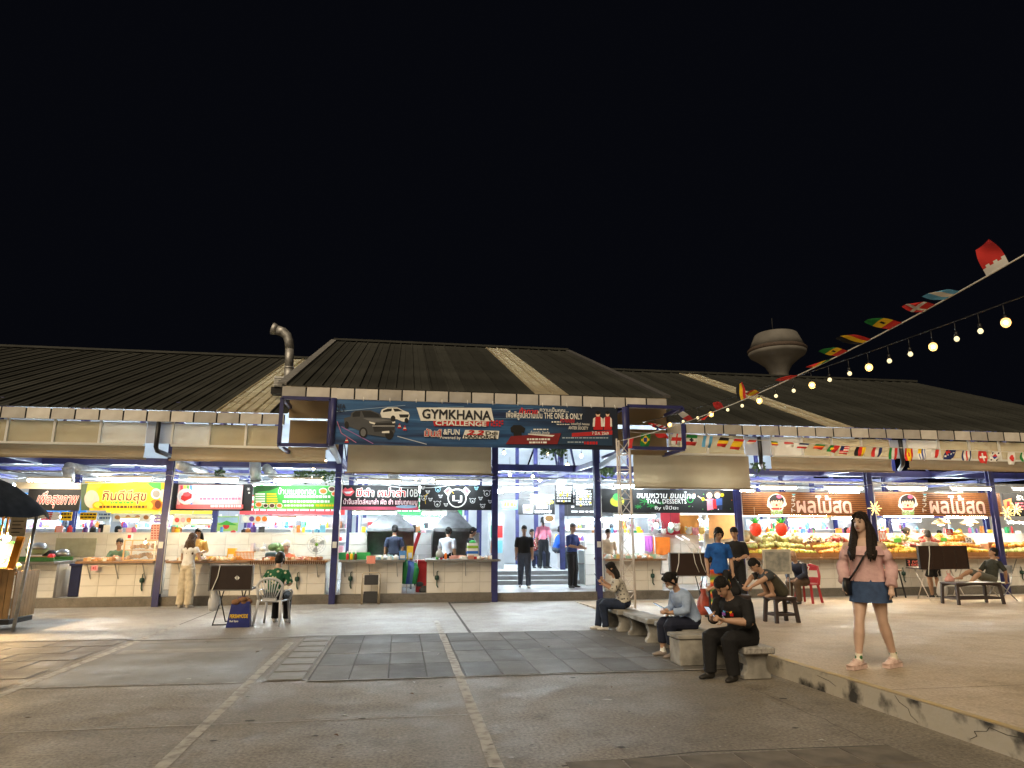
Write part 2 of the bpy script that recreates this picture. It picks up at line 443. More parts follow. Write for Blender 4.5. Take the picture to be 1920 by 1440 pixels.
# bricks showing at the bottom edge of the picture
nearp = sheet('path', [(1.2, 3.6), (3.95, 3.6), (3.95, 5.28), (2.3, 5.36), (1.2, 5.2)], 0.004, M_FORE)
pm4 = paver_mesh(0.42, 0.40, mat('brown_brick_paver', (0.19, 0.163, 0.13), 0.85, var=0.25, scale=4, bump=0.2))
for i in range(6):
    for j in range(4): instance(pm4, 'paver', nearp, (1.45 + i * 0.435, 5.08 - j * 0.415, 0.006))
# painted lines and seams: thin sheets just above the slabs
def surf(x, y):                                # level of the topmost ground sheet
    if y > 12.2: return 0.004
    if 8.44 < y and -1.0 <= x <= 4.45: return 0.0112
    if 8.58 < y and -1.52 <= x < -1.0: return 0.0142
    if 8.5 < y and -4.02 < x < -1.58: return 0.0036
    if x < -4.18 and y > 7.9: return 0.0112
    return 0.0
def strip(name, pts, w, z, m, parent=ground, wob=0.0):
    mb = MB(); P = []; wob *= 0.35; lift = 0.0016 if m is M_JOINT else (0.0032 if m is M_LINE else 0.0024)
    for a, b in zip(pts[:-1], pts[1:]):
        n = max(1, int((Vector(b) - Vector(a)).length / 0.25))
        P += [Vector(a).lerp(Vector(b), t / n) for t in range(n)]
    P.append(Vector(pts[-1])); vs = []
    for i, p in enumerate(P):
        d = (P[min(i + 1, len(P) - 1)] - P[max(i - 1, 0)]).normalized(); n = Vector((-d.y, d.x))
        a, b = w / 2 * (1 + rng.uniform(-wob, wob)), w / 2 * (1 + rng.uniform(-wob, wob))
        if parent is ground: z = surf(p.x, p.y) + lift
        vs += [(p.x + n.x * a, p.y + n.y * a, z), (p.x - n.x * b, p.y - n.y * b, z)]
    mb.add(vs, [(2 * i, 2 * i + 1, 2 * i + 3, 2 * i + 2) for i in range(len(P) - 1)])
    return mb.build(name, m, parent)
strip('painted_line', [(0.755, 14.1), (0.735, 4.4)], 0.105, 0.022, M_LINE, wob=0.3)
strip('painted_line', [(-1.63, 11.6), (-1.63, 4.6)], 0.10, 0.020, M_LINE, wob=0.3)
strip('painted_line', [(-4.05, 14.2), (-4.07, 5.2)], 0.11, 0.020, M_LINE, wob=0.35)
strip('painted_line', [(-3.35, 14.05), (0.7, 14.0)], 0.03, 0.009, M_LINE, wob=0.4)
strip('painted_line', [(-3.5, 6.8), (0.75, 6.78)], 0.02, 0.007, M_LINE, wob=0.5)
strip('painted_line', [(-4.0, 8.66), (-1.6, 8.58)], 0.04, 0.013, M_LINE, wob=0.5)
strip('painted_line', [(-3.9, 11.0), (-1.95, 11.05)], 0.35, 0.012, mat('chalky_wash', (0.36, 0.34, 0.31), 0.8, var=0, rgb2=(0.21, 0.2, 0.18), scale=3), wob=0.2)
strip('painted_line', [(-4.1, 11.95), (-1.75, 12.1)], 0.22, 0.0125, _mats['chalky_wash'], wob=0.5)
strip('painted_line', [(-0.95, 10.32), (0.7, 10.36)], 0.022, 0.0215, M_LINE, wob=0.4)
strip('joint', [(1.26, 17.9), (1.24, 12.25)], 0.05, 0.0065, M_JOINT, wob=0.2)
strip('joint', [(-6.6, 12.32), (-4.0, 12.2), (4.45, 12.2)], 0.045, 0.0068, M_JOINT, wob=0.3)
strip('joint', [(-4.05, 17.5), (-4.04, 14.2)], 0.03, 0.0068, M_JOINT, wob=0.3)
strip('joint', [(-1.0, 8.5), (4.4, 8.45)], 0.03, 0.0225, M_LINE, wob=0.6)
strip('joint', [(1.2, 5.22), (2.3, 5.38), (3.86, 5.30)], 0.025, 0.02, M_JOINT, wob=0.6)
def crack(pts, w=0.006, z=0.0075, parent=ground):
    P = []
    for a, b in zip(pts[:-1], pts[1:]):
        for t in range(4):
            q = Vector(a).lerp(Vector(b), t / 4); P.append((q.x + rng.uniform(-.02, .02), q.y + rng.uniform(-.02, .02)))
    P.append(pts[-1])
    return strip('crack', P, w, z, M_JOINT, parent, wob=0.7)
crack([tuple(az(*p).xy) for p in ((1405, 1287), (1450, 1308), (1495, 1328), (1560, 1355), (1620, 1385), (1668, 1399))])
crack([tuple(az(*p).xy) for p in ((1668, 1399), (1600, 1408), (1520, 1407), (1400, 1412), (1280, 1420))])
crack([tuple(az(*p).xy) for p in ((0, 1250), (100, 1228), (190, 1222))], 0.02, 0.021)
# small litter and spots
for k in range(150):
    x, y = rng.uniform(-3.6, 4.0), rng.uniform(4.9, 9.5)
    mb = MB(); n = 7; r = rng.uniform(0.004, 0.016) if k % 6 else rng.uniform(.02, .045)
    mb.add([(x + r * rng.uniform(.6, 1.5) * math.cos(6.283 * i / n), y + r * rng.uniform(.5, 1) * math.sin(6.283 * i / n), surf(x, y) + .0045) for i in range(n)], [tuple(range(n))])
    mb.build('stain', rng.choice([M_JOINT, M_JOINT, M_PLINTH, M_LINE]), ground)

# raised platform: level by the camera, easing down to the pavement by the hall
PX0 = 4.5
def plat_z(y): return 0.20 if y < 8.6 else max(0.012, 0.20 - (y - 8.6) * 0.0209)
mb = MB(); ys = [-4, 2, 4, 5, 6, 7, 8, 8.6, 10, 12, 14, 16, 17.6]
edge = lambda y: 4.5 + (0.06 - 0.03 * (y - 5)) if y < 9 else 4.44
for i in range(len(ys) - 1):
    a, b = ys[i], ys[i + 1]
    mb.quad((edge(a), a, plat_z(a)), (45, a, plat_z(a)), (45, b, plat_z(b)), (edge(b), b, plat_z(b)))
platform = mb.build('platform', M_PLAT); platform['kind'] = 'structure'
mb = MB()
for i in range(len(ys) - 1):
    a, b = ys[i], ys[i + 1]
    mb.quad((edge(a), a, 0), (edge(a), a, plat_z(a) - 0.0), (edge(b), b, plat_z(b)), (edge(b), b, 0))
M_MOULD = mat('mouldy_render', (0.50, 0.465, 0.40), 0.85, var=0, rgb2=(0.045, 0.044, 0.042), scale=3.4, lo=0.53, hi=0.66, bump=0.4, bscale=12)
mb.build('side_wall', M_MOULD, platform)
strip('painted_edge', [(edge(y) + 0.05, y) for y in (-4, 2, 4, 5, 6, 7, 8, 8.6)], 0.085, 0.2045, M_YEL, platform, wob=0.2)
strip('painted_edge', [(edge(9) + 0.05, 9.0), (4.5, 9.9)], 0.06, 0.2045, M_YEL, platform, wob=0.3).rotation_euler = (0, 0, 0)
for y in (3.2, 6.2):
    strip('joint', [(4.6, y), (22, y)], 0.008, 0.203, M_JOINT, platform, wob=0.5)
# cracks and peeled render on the platform's side
def side_crack(pts):
    mb = MB()
    for (ya, za), (yb, zb) in zip(pts[:-1], pts[1:]):
        mb.bar((edge(ya) - 0.001, ya, za), (edge(yb) - 0.001, yb, zb), 0.0035, 0.0035)
    mb.build('crack', M_JOINT, platform)
side_crack([(5.25, 0.03), (5.18, 0.07), (5.2, 0.10), (5.08, 0.13), (5.05, 0.165), (4.9, 0.15), (4.75, 0.165), (4.6, 0.16)])
side_crack([(6.05, 0.19), (6.0, 0.14), (5.9, 0.11), (5.88, 0.06), (5.8, 0.02)])
side_crack([(7.2, 0.15), (7.0, 0.13), (6.9, 0.10)])

# ------------------------------------------------------------------ the hall
SL = 0.394
hall = thing('market_hall', 'long open sided market hall with ribbed dark metal roofs and blue posts', 'market hall', (0, 18, 0))
floor = MB().bx(-40, 40, 18.0, 40, 0.0, 0.215).build('floor', M_FLOOR, hall, world=True)
MB().bx(-40, 40, 17.985, 18.1, 0.0, 0.2165).build('plinth', M_PLINTH, hall, world=True)
for k_, y_ in enumerate((20.9, 21.3, 21.7)): MB().bx(2.35, 5.45, y_, 21.7 if k_ < 2 else 27.0, 0.216 + k_ * .001, 0.335 + k_ * .12).build('step', M_FLOOR, hall, world=True)
# roofs -----------------------------------------------------------
def roof(x0, x1, Ye, ze, Yr, skyl):
    t = Yr - Ye; w = 0.42; n = int(round((x1 - x0) / w)); w = (x1 - x0) / n
    zr = ze + SL * t
    mb = MB()                                   # far slope in one sheet, and the ridge cap
    mb.add([(x0, Yr, zr), (x1, Yr, zr), (x1, Yr + t, ze), (x0, Yr + t, ze)], [(0, 1, 2, 3)])
    mb.bar((x0, Yr, zr + 0.05), (x1, Yr, zr + 0.05), 0.3, 0.08)
    mb.add([(x0, Yr - .1, zr - .06), (x1, Yr - .1, zr - .06), (x1, Yr + t, ze - .03), (x0, Yr + t, ze - .03)], [(3, 2, 1, 0)], 1)
    rf = mb.build('roof', [M_TOP, M_UNDER], hall, world=True)
    def sheet_mesh(m, y0, y1, rib=True):
        mb = MB(); L0, L1 = y0, y1; th = 0.012
        za, zb = SL * L0, SL * L1
        mb.add([(0, L0, za), (w, L0, za), (w, L1, zb), (0, L1, zb), (0, L0, za + th), (w, L0, za + th), (w, L1, zb + th), (0, L1, zb + th)],
               [(0, 3, 2, 1)], 1)
        mb.add(mb.v[:8], [(4, 5, 6, 7), (0, 1, 5, 4), (2, 3, 7, 6)], 0)
        if rib:
            for xr, hh in ((0.03, 0.04), (w * 0.5, 0.012)):
                q = 0.03 if hh > 0.03 else 0.02
                mb.add([(xr - q, L0, za + th), (xr - q * .55, L0, za + th + hh), (xr + q * .55, L0, za + th + hh), (xr + q, L0, za + th),
                        (xr - q, L1, zb + th), (xr - q * .55, L1, zb + th + hh), (xr + q * .55, L1, zb + th + hh), (xr + q, L1, zb + th)],
                       [(0, 1, 5, 4), (1, 2, 6, 5), (2, 3, 7, 6), (0, 3, 2, 1)], 0)
        me = bpy.data.meshes.new('roof_sheet'); me.from_pydata(mb.v, [], mb.f)
        for q in m: me.materials.append(q)
        me.polygons.foreach_set('material_index', mb.m); me.update(); return me
    full = sheet_mesh([M_TOP, M_UNDER], 0, t)
    k = int(t / 0.88); seg = [sheet_mesh([M_SKYL, M_SKYL], 0, t / k - 0.03)]
    for i in range(n):
        x = x0 + i * w; mid = x + w / 2
        if any(a < mid < b for a, b in skyl):
            for j in range(k): instance(seg[0], 'skylight_sheet', rf, (x, Ye + j * t / k - 18, ze + SL * j * t / k), (rng.uniform(-.006, .006), 0, 0))
        else:
            instance(full, 'roof_sheet', rf, (x, Ye - 18, ze))
    # purlins and rafters beneath
    mb = MB()
    for j in range(1, 8):
        y = Ye + t * j / 8; z = ze + SL * t * j / 8 - 0.075
        fit_box('purlin', x0, x1, y - 0.03, y + 0.03, z - 0.06, z + 0.06, M_BLUE, rf)
    return rf
roof(-22.4, -2.84, 17.0, 4.56, 27.0, [(-4.45, -3.2)])
roof(-2.81, 6.47, 15.8, 5.0, 26.0, [(3.3, 4.1)])
roof(6.5, 23.0, 17.0, 4.60, 26.9, [(11.75, 12.45)])
# verge flashings of the taller middle roof
for x in (-2.81, 6.47):
    mb = MB(); mb.bar((x, 15.8, 5.045), (x, 26.0, 5.045 + SL * 10.2), 0.2, 0.06); mb.build('verge_flashing', M_GALV if x < 0 else mat('verge_grey', (0.10, 0.10, 0.105), 0.5, var=0.1), hall, world=True)
    mb = MB(); mb.add([(x + .02, 17.0, 4.5), (x + .02, 26, 4.56 + SL * 9), (x + .02, 26, 4.95 + SL * 10.2), (x + .02, 17.0, 4.97 + SL * 1.2)], [(0, 1, 2, 3)]); mb.build('gable_infill', M_TOP, hall, world=True)
# fascia panels ---------------------------------------------------
def fascia(x0, x1, Y, z0, z1, pitch):
    back = fit_box('fascia', x0, x1, Y + 0.03, Y + 0.06, z0 + 0.005, z1 - 0.01, M_DARK, hall)
    n = int(round((x1 - x0) / pitch)); w = (x1 - x0) / n
    me = None
    for i in range(n):
        mb = MB(); nx = 4
        vs = []; 
        for k in range(nx + 1):
            x = 0.018 + (w - 0.036) * k / nx
            d = rng.uniform(-.006, .006)
            vs += [(x, d, 0), (x, rng.uniform(-.006, .006), z1 - z0)]
        mb.add(vs, [(2 * k, 2 * k + 2, 2 * k + 3, 2 * k + 1) for k in range(nx)], 0, True)
        mb.bx(0, w, 0.012, 0.02, -0.006, 0)
        o = mb.build('fascia_panel', M_FASCIA, back)
        o.location = (x0 + i * w - 0, Y - 18, z0)
fascia(-14.4, -2.9, 17.0, 4.29, 4.545, 0.53)
fascia(-2.81, 6.47, 15.8, 4.73, 4.985, 0.55)
fascia(6.9, 22.6, 17.0, 4.33, 4.585, 0.55)
# blind panels under the fascia ------------------------------------
def infill(x0, x1, Y, z0, z1, pitch, pale=()):
    n = int(round((x1 - x0) / pitch)); w = (x1 - x0) / n
    for i in range(n):
        mb = MB(); g = 6; vs = []
        for a in range(g + 1):
            for b in range(g + 1):
                vs.append((x0 + (i + a / g) * w, Y + 0.03 + 0.02 * math.sin(a * 1.3 + i) * math.sin(math.pi * b / g), z0 + (z1 - z0) * b / g))
        mb.add(vs, [(a * (g + 1) + b, (a + 1) * (g + 1) + b, (a + 1) * (g + 1) + b + 1, a * (g + 1) + b + 1) for a in range(g) for b in range(g)], 0, True)
        mb.build('blind_panel', M_INFILL2 if i in pale else M_INFILL, hall, world=True)
        MB().bx(x0 + i * w - 0.025, x0 + i * w + 0.025, Y - 0.03, Y + 0.02, z0, z1 + 0.02).build('mullion', M_WHITE, hall, world=True)
    MB().bx(x0, x1, Y - 0.04, Y + 0.03, z0 - 0.05, z0).build('bottom_rail', M_WHITE, hall, world=True)
infill(-13.0, -6.06, 17.1, 3.76, 4.27, 1.03, (0, 6))
infill(-5.46, -2.95, 17.1, 3.76, 4.27, 0.98, (0,))
infill(7.0, 9.15, 17.1, 3.80, 4.31, 1.02, ())
infill(9.95, 13.55, 17.1, 3.80, 4.31, 0.93, (0,))
infill(14.1, 22.0, 17.1, 3.80, 4.31, 0.93, (0,))
M_POLY = mat('milky_polycarbonate', (0.72, 0.75, 0.80), 0.35, var=0.08, transl=0.45)
for x0, x1 in ((-6.05, -5.48), (9.17, 9.93), (13.57, 14.08)):
    fit_box('clear_panel', x0, x1, 17.13, 17.14, 3.78, 4.30, M_POLY, hall)
    mb = MB(); xm = (x0 + x1) / 2
    mb.tube([(xm, 17.02, 4.28), (xm, 17.02, 3.68), (xm + 0.02, 17.06, 3.6), (xm + 0.25, 17.5, 3.5)], 0.055, 10)
    mb.build('downpipe', M_BLACK, hall, world=True)
# roll-down canvas blinds ------------------------------------------
def awning(x0, x1, Y, z0, z1, tilt=0.0):
    mb = MB(); nx = max(8, int((x1 - x0) / 0.12)); nz = 10; vs = []
    ph = rng.uniform(0, 6)
    for a in range(nx + 1):
        for b in range(nz + 1):
            u = a / nx; v = b / nz; x = x0 + u * (x1 - x0)
            seam = math.exp(-((((x - x0) % 1.35) - 0.67) / 0.05) ** 2)
            y = Y + 0.02 * math.sin(x * 3.1 + ph) * (1 - v) + 0.012 * math.sin(v * 9 + x * 1.7) * (1 - v) ** .5 - 0.014 * seam + 0.006 * math.sin(v * 25 + x * 2)
            z = z0 + (z1 - z0) * v + (1 - v) * (0.012 * math.sin(x * 1.1 + ph) + tilt * u)
            vs.append((x, y, z))
    k = nz + 1
    mb.add(vs, [(a * k + b, (a + 1) * k + b, (a + 1) * k + b + 1, a * k + b + 1) for a in range(nx) for b in range(nz)], 0, True)
    o = mb.build('canvas_blind', M_AWN, hall, world=True)
    mb = MB(); mb.tube([(x0 - 0.05, Y, z0), (x1 + 0.05, Y, z0 + tilt)], 0.022, 8); mb.build('bottom_pole', M_AWN, o, world=True)
    return o
awning(-13.6, -6.06, 17.18, 3.42, 3.72)
awning(-5.45, -1.9, 17.18, 3.40, 3.72)
awning(-1.36, 2.22, 17.15, 3.16, 3.92)
awning(6.0, 9.28, 17.18, 2.88, 3.76)
awning(9.93, 13.6, 17.18, 3.40, 3.76)
awning(14.15, 22, 17.18, 3.50, 3.76, -0.05)
# cantilevered boxes either side of the banner ---------------------
def canopy_box(x0, x1, z0, z1):
    b = MB()
    for z in (z0, z1): b.bar((x0, 15.82, z), (x1, 15.82, z), 0.08)
    for x in (x0, x1): b.bar((x, 15.82, z0), (x, 15.82, z1), 0.08)
    for x in (x0, x1):
        b.bar((x, 15.86, z0), (x, 18.0, z0), 0.08); b.bar((x, 15.86, z1), (x, 17.0, z1), 0.08)
    o = b.build('canopy_frame', M_BLUE, hall, world=True)
    return o
canopy_box(-2.78, -1.70, 3.64, 4.72)
canopy_box(5.42, 6.86, 3.74, 4.78)
fit_box('back_canvas', -2.8, -1.6, 16.96, 16.98, 4.45, 5.4, M_AWN, hall)
fit_box('back_canvas', 5.2, 6.9, 16.96, 16.98, 4.5, 5.4, M_AWN, hall)
fit_box('back_canvas', -2.8, -1.6, 17.22, 17.24, 3.72, 4.44, M_AWN, hall)
fit_box('back_canvas', 5.45, 6.9, 17.02, 17.04, 3.72, 4.4, M_AWN, hall)
fit_box('fascia_backing', -1.7, 5.4, 16.9, 16.94, 4.3, 5.3, M_TOP, hall)
for x in (-1.62, 5.32):
    mb = MB(); mb.tube([(x, 15.70, 3.62), (x, 15.70, 4.72)], 0.07, 12); mb.build('short_post', M_BLUE, hall, world=True)
    mb = MB(); mb.bar((x, 15.82, 3.66), (x, 18, 3.5), 0.1, 0.12); mb.build('cantilever_arm', mat('pale_blue_steel', (0.42, 0.5, 0.62), 0.4, var=0.1), hall, world=True)
# posts ------------------------------------------------------------
PX = [-9.7, -5.68, -1.62, 2.42, 5.2, 9.25, 13.35, 17.4, 21.4]
for Y in (18.1, 22.5, 27.0, 31.5):
    for x in PX:
        if Y > 18.5 and x in (2.42, 5.2): x = x + 0.1
        zt = 4.5 + SL * (min(Y, 54 - Y) - 17.0) + (0.6 if -2.8 < x < 6.4 else 0)
        mb = MB(); s = 0.075
        mb.bx(x - s, x + s, Y - s, Y - s + 0.02, 0.2 if Y > 18.5 else 0.0, zt); mb.bx(x - s, x + s, Y + s - 0.02, Y + s, 0.2 if Y > 18.5 else 0.0, zt)
        mb.bx(x - 0.012, x + 0.012, Y - s + 0.02, Y + s - 0.02, 0.2 if Y > 18.5 else 0.0, zt)
        if Y < 19 : mb.v = [(a, b - 0.30 * 0 - 0.16, c) for a, b, c in mb.v]
        mb.build('post', M_BLUE, hall, world=True)
for Y, z in ((20.2, 3.55), (22.5, 3.75), (27.0, 3.9)):
    fit_box('tie_beam', -22, 23, Y - 0.06, Y + 0.06, z, z + 0.2, M_BLUE, hall)
    fit_box('cable_tray', -22, 23, Y - 0.3, Y - 0.12, z - 0.25, z - 0.2, M_GALV, hall)
for x in PX + [-13.7]:
    mb = MB(); zt = 0.55 if -2.8 < x < 6.4 else 0
    mb.bar((x, 17.1 - zt, 4.4 + zt * .8), (x, 27, 8.2 + zt * .8), 0.09, 0.2); mb.bar((x, 18, 3.6), (x, 27, 3.7), 0.08, 0.14)
    mb.bar((x, 20.2, 3.6), (x, 22.0, 6.1), 0.06); mb.bar((x, 22.5, 3.7), (x, 24.8, 7.3), 0.06); mb.bar((x, 22.0, 6.1), (x, 22.5, 3.7), 0.06)
    mb.build('rafter_truss', M_BLUE, hall, world=True)
fit_box('back_wall', -40, 40, 38.0, 38.1, 0.2, 4.9, mat('far_wall_white', (0.5, 0.53, 0.57), 0.6, var=0.1, scale=1), hall)
# ------------------------------------------------------------------ lamps of the hall
COOL, NEUT, WARM = (0.80, 0.93, 1.0), (1.0, 0.89, 0.72), (1.0, 0.78, 0.48)
def emis(name, c, s): return mat('glow_' + name, c, 0.5, var=0, emit=s, ecol=c)
M_TUBE = {'sign': emis('sign_tube', COOL, 64), 'signw': emis('sign_tube_neutral', NEUT, 66), 'aisle': emis('aisle_tube', COOL, 420), 'cool': emis('cool_tube', COOL, 230), 'neutral': emis('neutral_tube', NEUT, 215), 'warm': emis('warm_tube', WARM, 215)}
M_BULB = {'warm': emis('warm_bulb', (1.0, 0.72, 0.38), 40), 'white': emis('white_bulb', (1.0, 0.92, 0.78), 9), 'festoon': emis('festoon_small', (1.0, 0.86, 0.50), 0.9), 'amber': emis('festoon_filament', (1.0, 0.8, 0.45), 30), 'hot': emis('hot_bulb', (1.0, 0.80, 0.50), 60), 'cart': emis('cart_bulb', (1.0, 0.66, 0.30), 2200), 'fill': emis('small_bulb', (1.0, 0.78, 0.45), 14)}
def tube_light(x0, x1, z, Y, kind, label, group=None, r=0.022, bare=False):
    t = thing('tube_light', label, 'tube light', ((x0 + x1) / 2, Y, z), 0, group)
    q_ = 0.012 if bare else 0.035
    MB().bx(x0, x1, Y - q_, Y + q_, z + 0.04, z + (0.06 if bare else 0.09)).build('housing', M_WHITE, t, True)
    MB().tube([(x0 + 0.03, Y, z), (x1 - 0.03, Y, z)], r, 6).build('tube', M_TUBE[kind], t, True)
    for x in (x0, x1 - 0.03): MB().bx(x, x + 0.03, Y - 0.03, Y + 0.03, z - 0.035, z + 0.03).build('end_cap', M_WHITE, t, True)
    return t
def ptube(px0, px1, py, Y, kind, label, group=None, r=0.022):
    a, b = ay(px0, py, Y), ay(px1, py, Y)
    return tube_light(a.x, b.x, (a.z + b.z) / 2, Y, kind, label, group, r)

# ------------------------------------------------------------------ partition walls clad in tile
tile_me = {}
def tile_mesh(w, h, m=None):
    k = (round(w, 3), round(h, 3))
    if k not in tile_me:
        mb = MB(); e = 0.004
        mb.add([(0, 0, 0), (w, 0, 0), (w, 0, h), (0, 0, h), (e, -0.008, e), (w - e, -0.008, e), (w - e, -0.008, h - e), (e, -0.008, h - e)],
               [(4, 5, 6, 7), (0, 1, 5, 4), (1, 2, 6, 5), (2, 3, 7, 6), (3, 0, 4, 7)])
        me = bpy.data.meshes.new('tile'); me.from_pydata(mb.v, [], mb.f); me.materials.append(m or M_TILE); me.update(); tile_me[k] = me
    return tile_me[k]
def clad(parent, x0, x1, z0, z1, Y, nx, nz, base):
    w, h = (x1 - x0) / nx, (z1 - z0) / nz; me = tile_mesh(w - 0.005, h - 0.005)
    L = WM[base.name].translation
    for i in range(nx):
        for j in range(nz):
            instance(me, 'tile', parent, (x0 + i * w + 0.0025 - L.x, Y - L.y - 0.001 - rng.uniform(0, .0015), z0 + j * h + 0.0025 - L.z))
def partition(x0, x1, label, nx):
    w = thing('partition_wall', label, 'wall', ((x0 + x1) / 2, 20.4, 0.215))
    b = fit_box('core', x0, x1, 20.4, 20.5, 0.216, 1.70, M_GROUT, w)
    fit_box('coping', x0, x1, 20.36, 20.54, 1.70, 1.74, M_WHITE, w)
    clad(w, x0, x1, 0.22, 1.70, 20.4, nx, 5, w)
partition(-14.0, -1.75, 'white tiled half wall behind the snack and bakery stalls', 20)
partition(-1.45, 2.3, 'white tiled half wall behind the two steel cooking hoods', 6)
partition(5.5, 9.15, 'white tiled half wall behind the dessert stall', 6)
partition(9.35, 22.0, 'white tiled half wall behind the fruit stalls', 20)

# ------------------------------------------------------------------ counters
M_VALVE = mat('green_valve', (0.02, 0.075, 0.06), 0.45, var=0.2)
def counter(x0, x1, label, top=None, nx=4, nz=4, br=(0.12, 0.5, 0.88), valve=None, zt=1.0, over=0.28, y0=18.13, edge_m=None):
    c = thing('stall_counter', label, 'counter', ((x0 + x1) / 2, y0, 0.215))
    fit_box('body', x0, x1, y0, y0 + 0.12, 0.2175, zt, M_GROUT, c)
    clad(c, x0, x1, 0.222, zt - 0.004, y0, nx, nz, c)
    for xx in (x0, x1 - 0.1): fit_box('side', xx, xx + 0.1, y0 + 0.121, y0 + 0.85, 0.2175, zt, M_TILE, c)
    fit_box('counter_top', x0 - 0.05, x1 + 0.05, y0 - over, y0 + 0.85, zt, zt + 0.055, top or M_COUNTER, c, 0.006)
    for t in br:
        x = x0 + (x1 - x0) * t
        mb = MB(); mb.bar((x, y0 - over + 0.04, zt - 0.01), (x + 0.03, y0 - 0.02, zt - 0.36), 0.018); mb.build('bracket', M_STEEL, c, True)
    if valve is not None:
        x = x0 + (x1 - x0) * valve
        mb = MB(); mb.lathe([(0.0, -0.06), (0.05, -0.05), (0.06, 0), (0.05, 0.05), (0.0, 0.06)], (x, y0 - 0.06, 0.60), 8)
        mb.tube([(x, y0 - 0.06, 0.55), (x, y0 - 0.05, 0.42), (x + 0.03, y0 - 0.08, 0.36)], 0.016, 6); mb.tube([(x, y0 - 0.06, 0.65), (x, y0 - 0.05, 0.74), (x + 0.03, y0 - 0.02, 0.76)], 0.012, 6)
        mb.build('tap', M_VALVE, c, True)
    return c
counter(-9.9, -8.02, 'tiled counter topped with green artificial turf', M_COUNTER, 4, 5, (0.75,))
counter(-7.47, -5.86, 'white tiled counter under the yellow food sign', M_WOOD, 4, 3, valve=0.86)
counter(-5.48, -3.62, 'white tiled counter under the pink bakery sign', M_WOOD, 4, 3, valve=0.2)
counter(-3.6, -1.82, 'white tiled counter with wooden rim under the green sign', mat('slat_wood', (0.42, 0.24, 0.12), 0.5, var=0.3, scale=14), 4, 3, valve=0.62)
counter(-1.45, 0.08, 'white tiled counter with worn grey slab under the red lettered sign', None, 4, 3, (0.05, 0.45, 0.9), valve=0.16)
counter(0.70, 2.52, 'white tiled counter with grey slab under the pig face sign', None, 4, 3, (0.08, 0.53, 0.96), valve=0.14)
counter(5.42, 7.02, 'white tiled counter of the dessert stall', M_WOOD, 4, 3, (0.08, 0.95), valve=0.82)
counter(9.5, 13.0, 'tiled counter below the wood slat sign with red strawberry ornaments', M_WOOD, 8, 3, (0.1, 0.5, 0.9), valve=0.8)
counter(13.6, 17.2, 'tiled counter stacked with mangoes below the wood slat sign', M_WOOD, 8, 3, (0.05, 0.35, 0.65, 0.95), valve=0.18)
counter(17.55, 20.5, 'tiled counter beside the far post past the mango stall', M_WOOD, 6, 3, (0.1, 0.8), valve=0.2)

# ------------------------------------------------------------------ signs
def board(px0, py0, px1, py1, Y, m, label, name='stall_sign', cat='sign', th=0.04):
    a, b = ay(px0, py1, Y), ay(px1, py0, Y)
    t = thing(name, label, cat, ((a.x + b.x) / 2, Y, a.z))
    fit_box('panel', a.x, b.x, Y, Y + th, a.z, b.z, m, t)
    t['_r'] = 0; del t['_r']
    return t
class Print:                                     # flat printed shapes on an upright plane, placed by photo pixel
    def __init__(s, Y): s.Y = Y; s.L = {}; s.d = 0.0015
    def p(s, px, py): q = ay(px, py, s.Y); return (q.x, s.Y - s.d, q.z)
    def poly(s, pts, m):
        s.d += 0.0001; s.L.setdefault(m.name, (m, MB()))[1].add([s.p(*q) for q in pts][::-1], [tuple(range(len(pts)))]); return s
    def rect(s, x0, y0, x1, y1, m): return s.poly([(x0, y0), (x1, y0), (x1, y1), (x0, y1)], m)
    def disc(s, x, y, rx, m, ry=None, n=18, a0=0, a1=360):
        ry = ry or rx; return s.poly([(x + rx * math.cos(math.radians(a0 + (a1 - a0) * i / n)), y + ry * math.sin(math.radians(a0 + (a1 - a0) * i / n))) for i in range(n if a1 - a0 == 360 else n + 1)], m)
    def ring(s, x, y, r, w, m, n=18, ry=None):
        ry = ry or r
        s.d += 0.0001; vs = []
        for i in range(n):
            a = 6.2832 * i / n; vs += [s.p(x + r * math.cos(a), y + ry * math.sin(a)), s.p(x + (r - w) * math.cos(a), y + (ry - w) * math.sin(a))]
        s.L.setdefault(m.name, (m, MB()))[1].add(vs, [(2 * i, 2 * i + 1, (2 * i + 3) % (2 * n), (2 * i + 2) % (2 * n)) for i in range(n)]); return s
    def line(s, pts, w, m):
        for (x0, y0), (x1, y1) in zip(pts[:-1], pts[1:]):
            l = math.hypot(x1 - x0, y1 - y0) or 1; nx, ny = -(y1 - y0) / l * w / 2, (x1 - x0) / l * w / 2
            s.poly([(x0 + nx, y0 + ny), (x1 + nx, y1 + ny), (x1 - nx, y1 - ny), (x0 - nx, y0 - ny)], m)
        return s
    def bars(s, x0, y0, x1, y1, n, m, fill=0.5):    # lines of print too small to read
        h = (y1 - y0) / n
        for i in range(n):
            x = x0
            while x < x1 - 1:
                w = min(rng.uniform(2.5, 7), x1 - x); s.rect(x, y0 + i * h, x + w, y0 + i * h + h * fill, m); x += w + rng.uniform(0.8, 1.8)
        return s
    def done(s, parent, name='printed_picture'):
        for m, mb in s.L.values():
            o = mb.build(name, m, parent, True); o['kind'] = 'stuff'
W_, BK, RD, YL, GN = col(245, 245, 240), col(16, 16, 18), col(200, 30, 35), col(250, 205, 20), col(60, 170, 60)
PK, BRN, ORG, SKN = col(240, 165, 175), col(110, 45, 15), col(240, 120, 30), col(245, 205, 175)
YS = 18.12
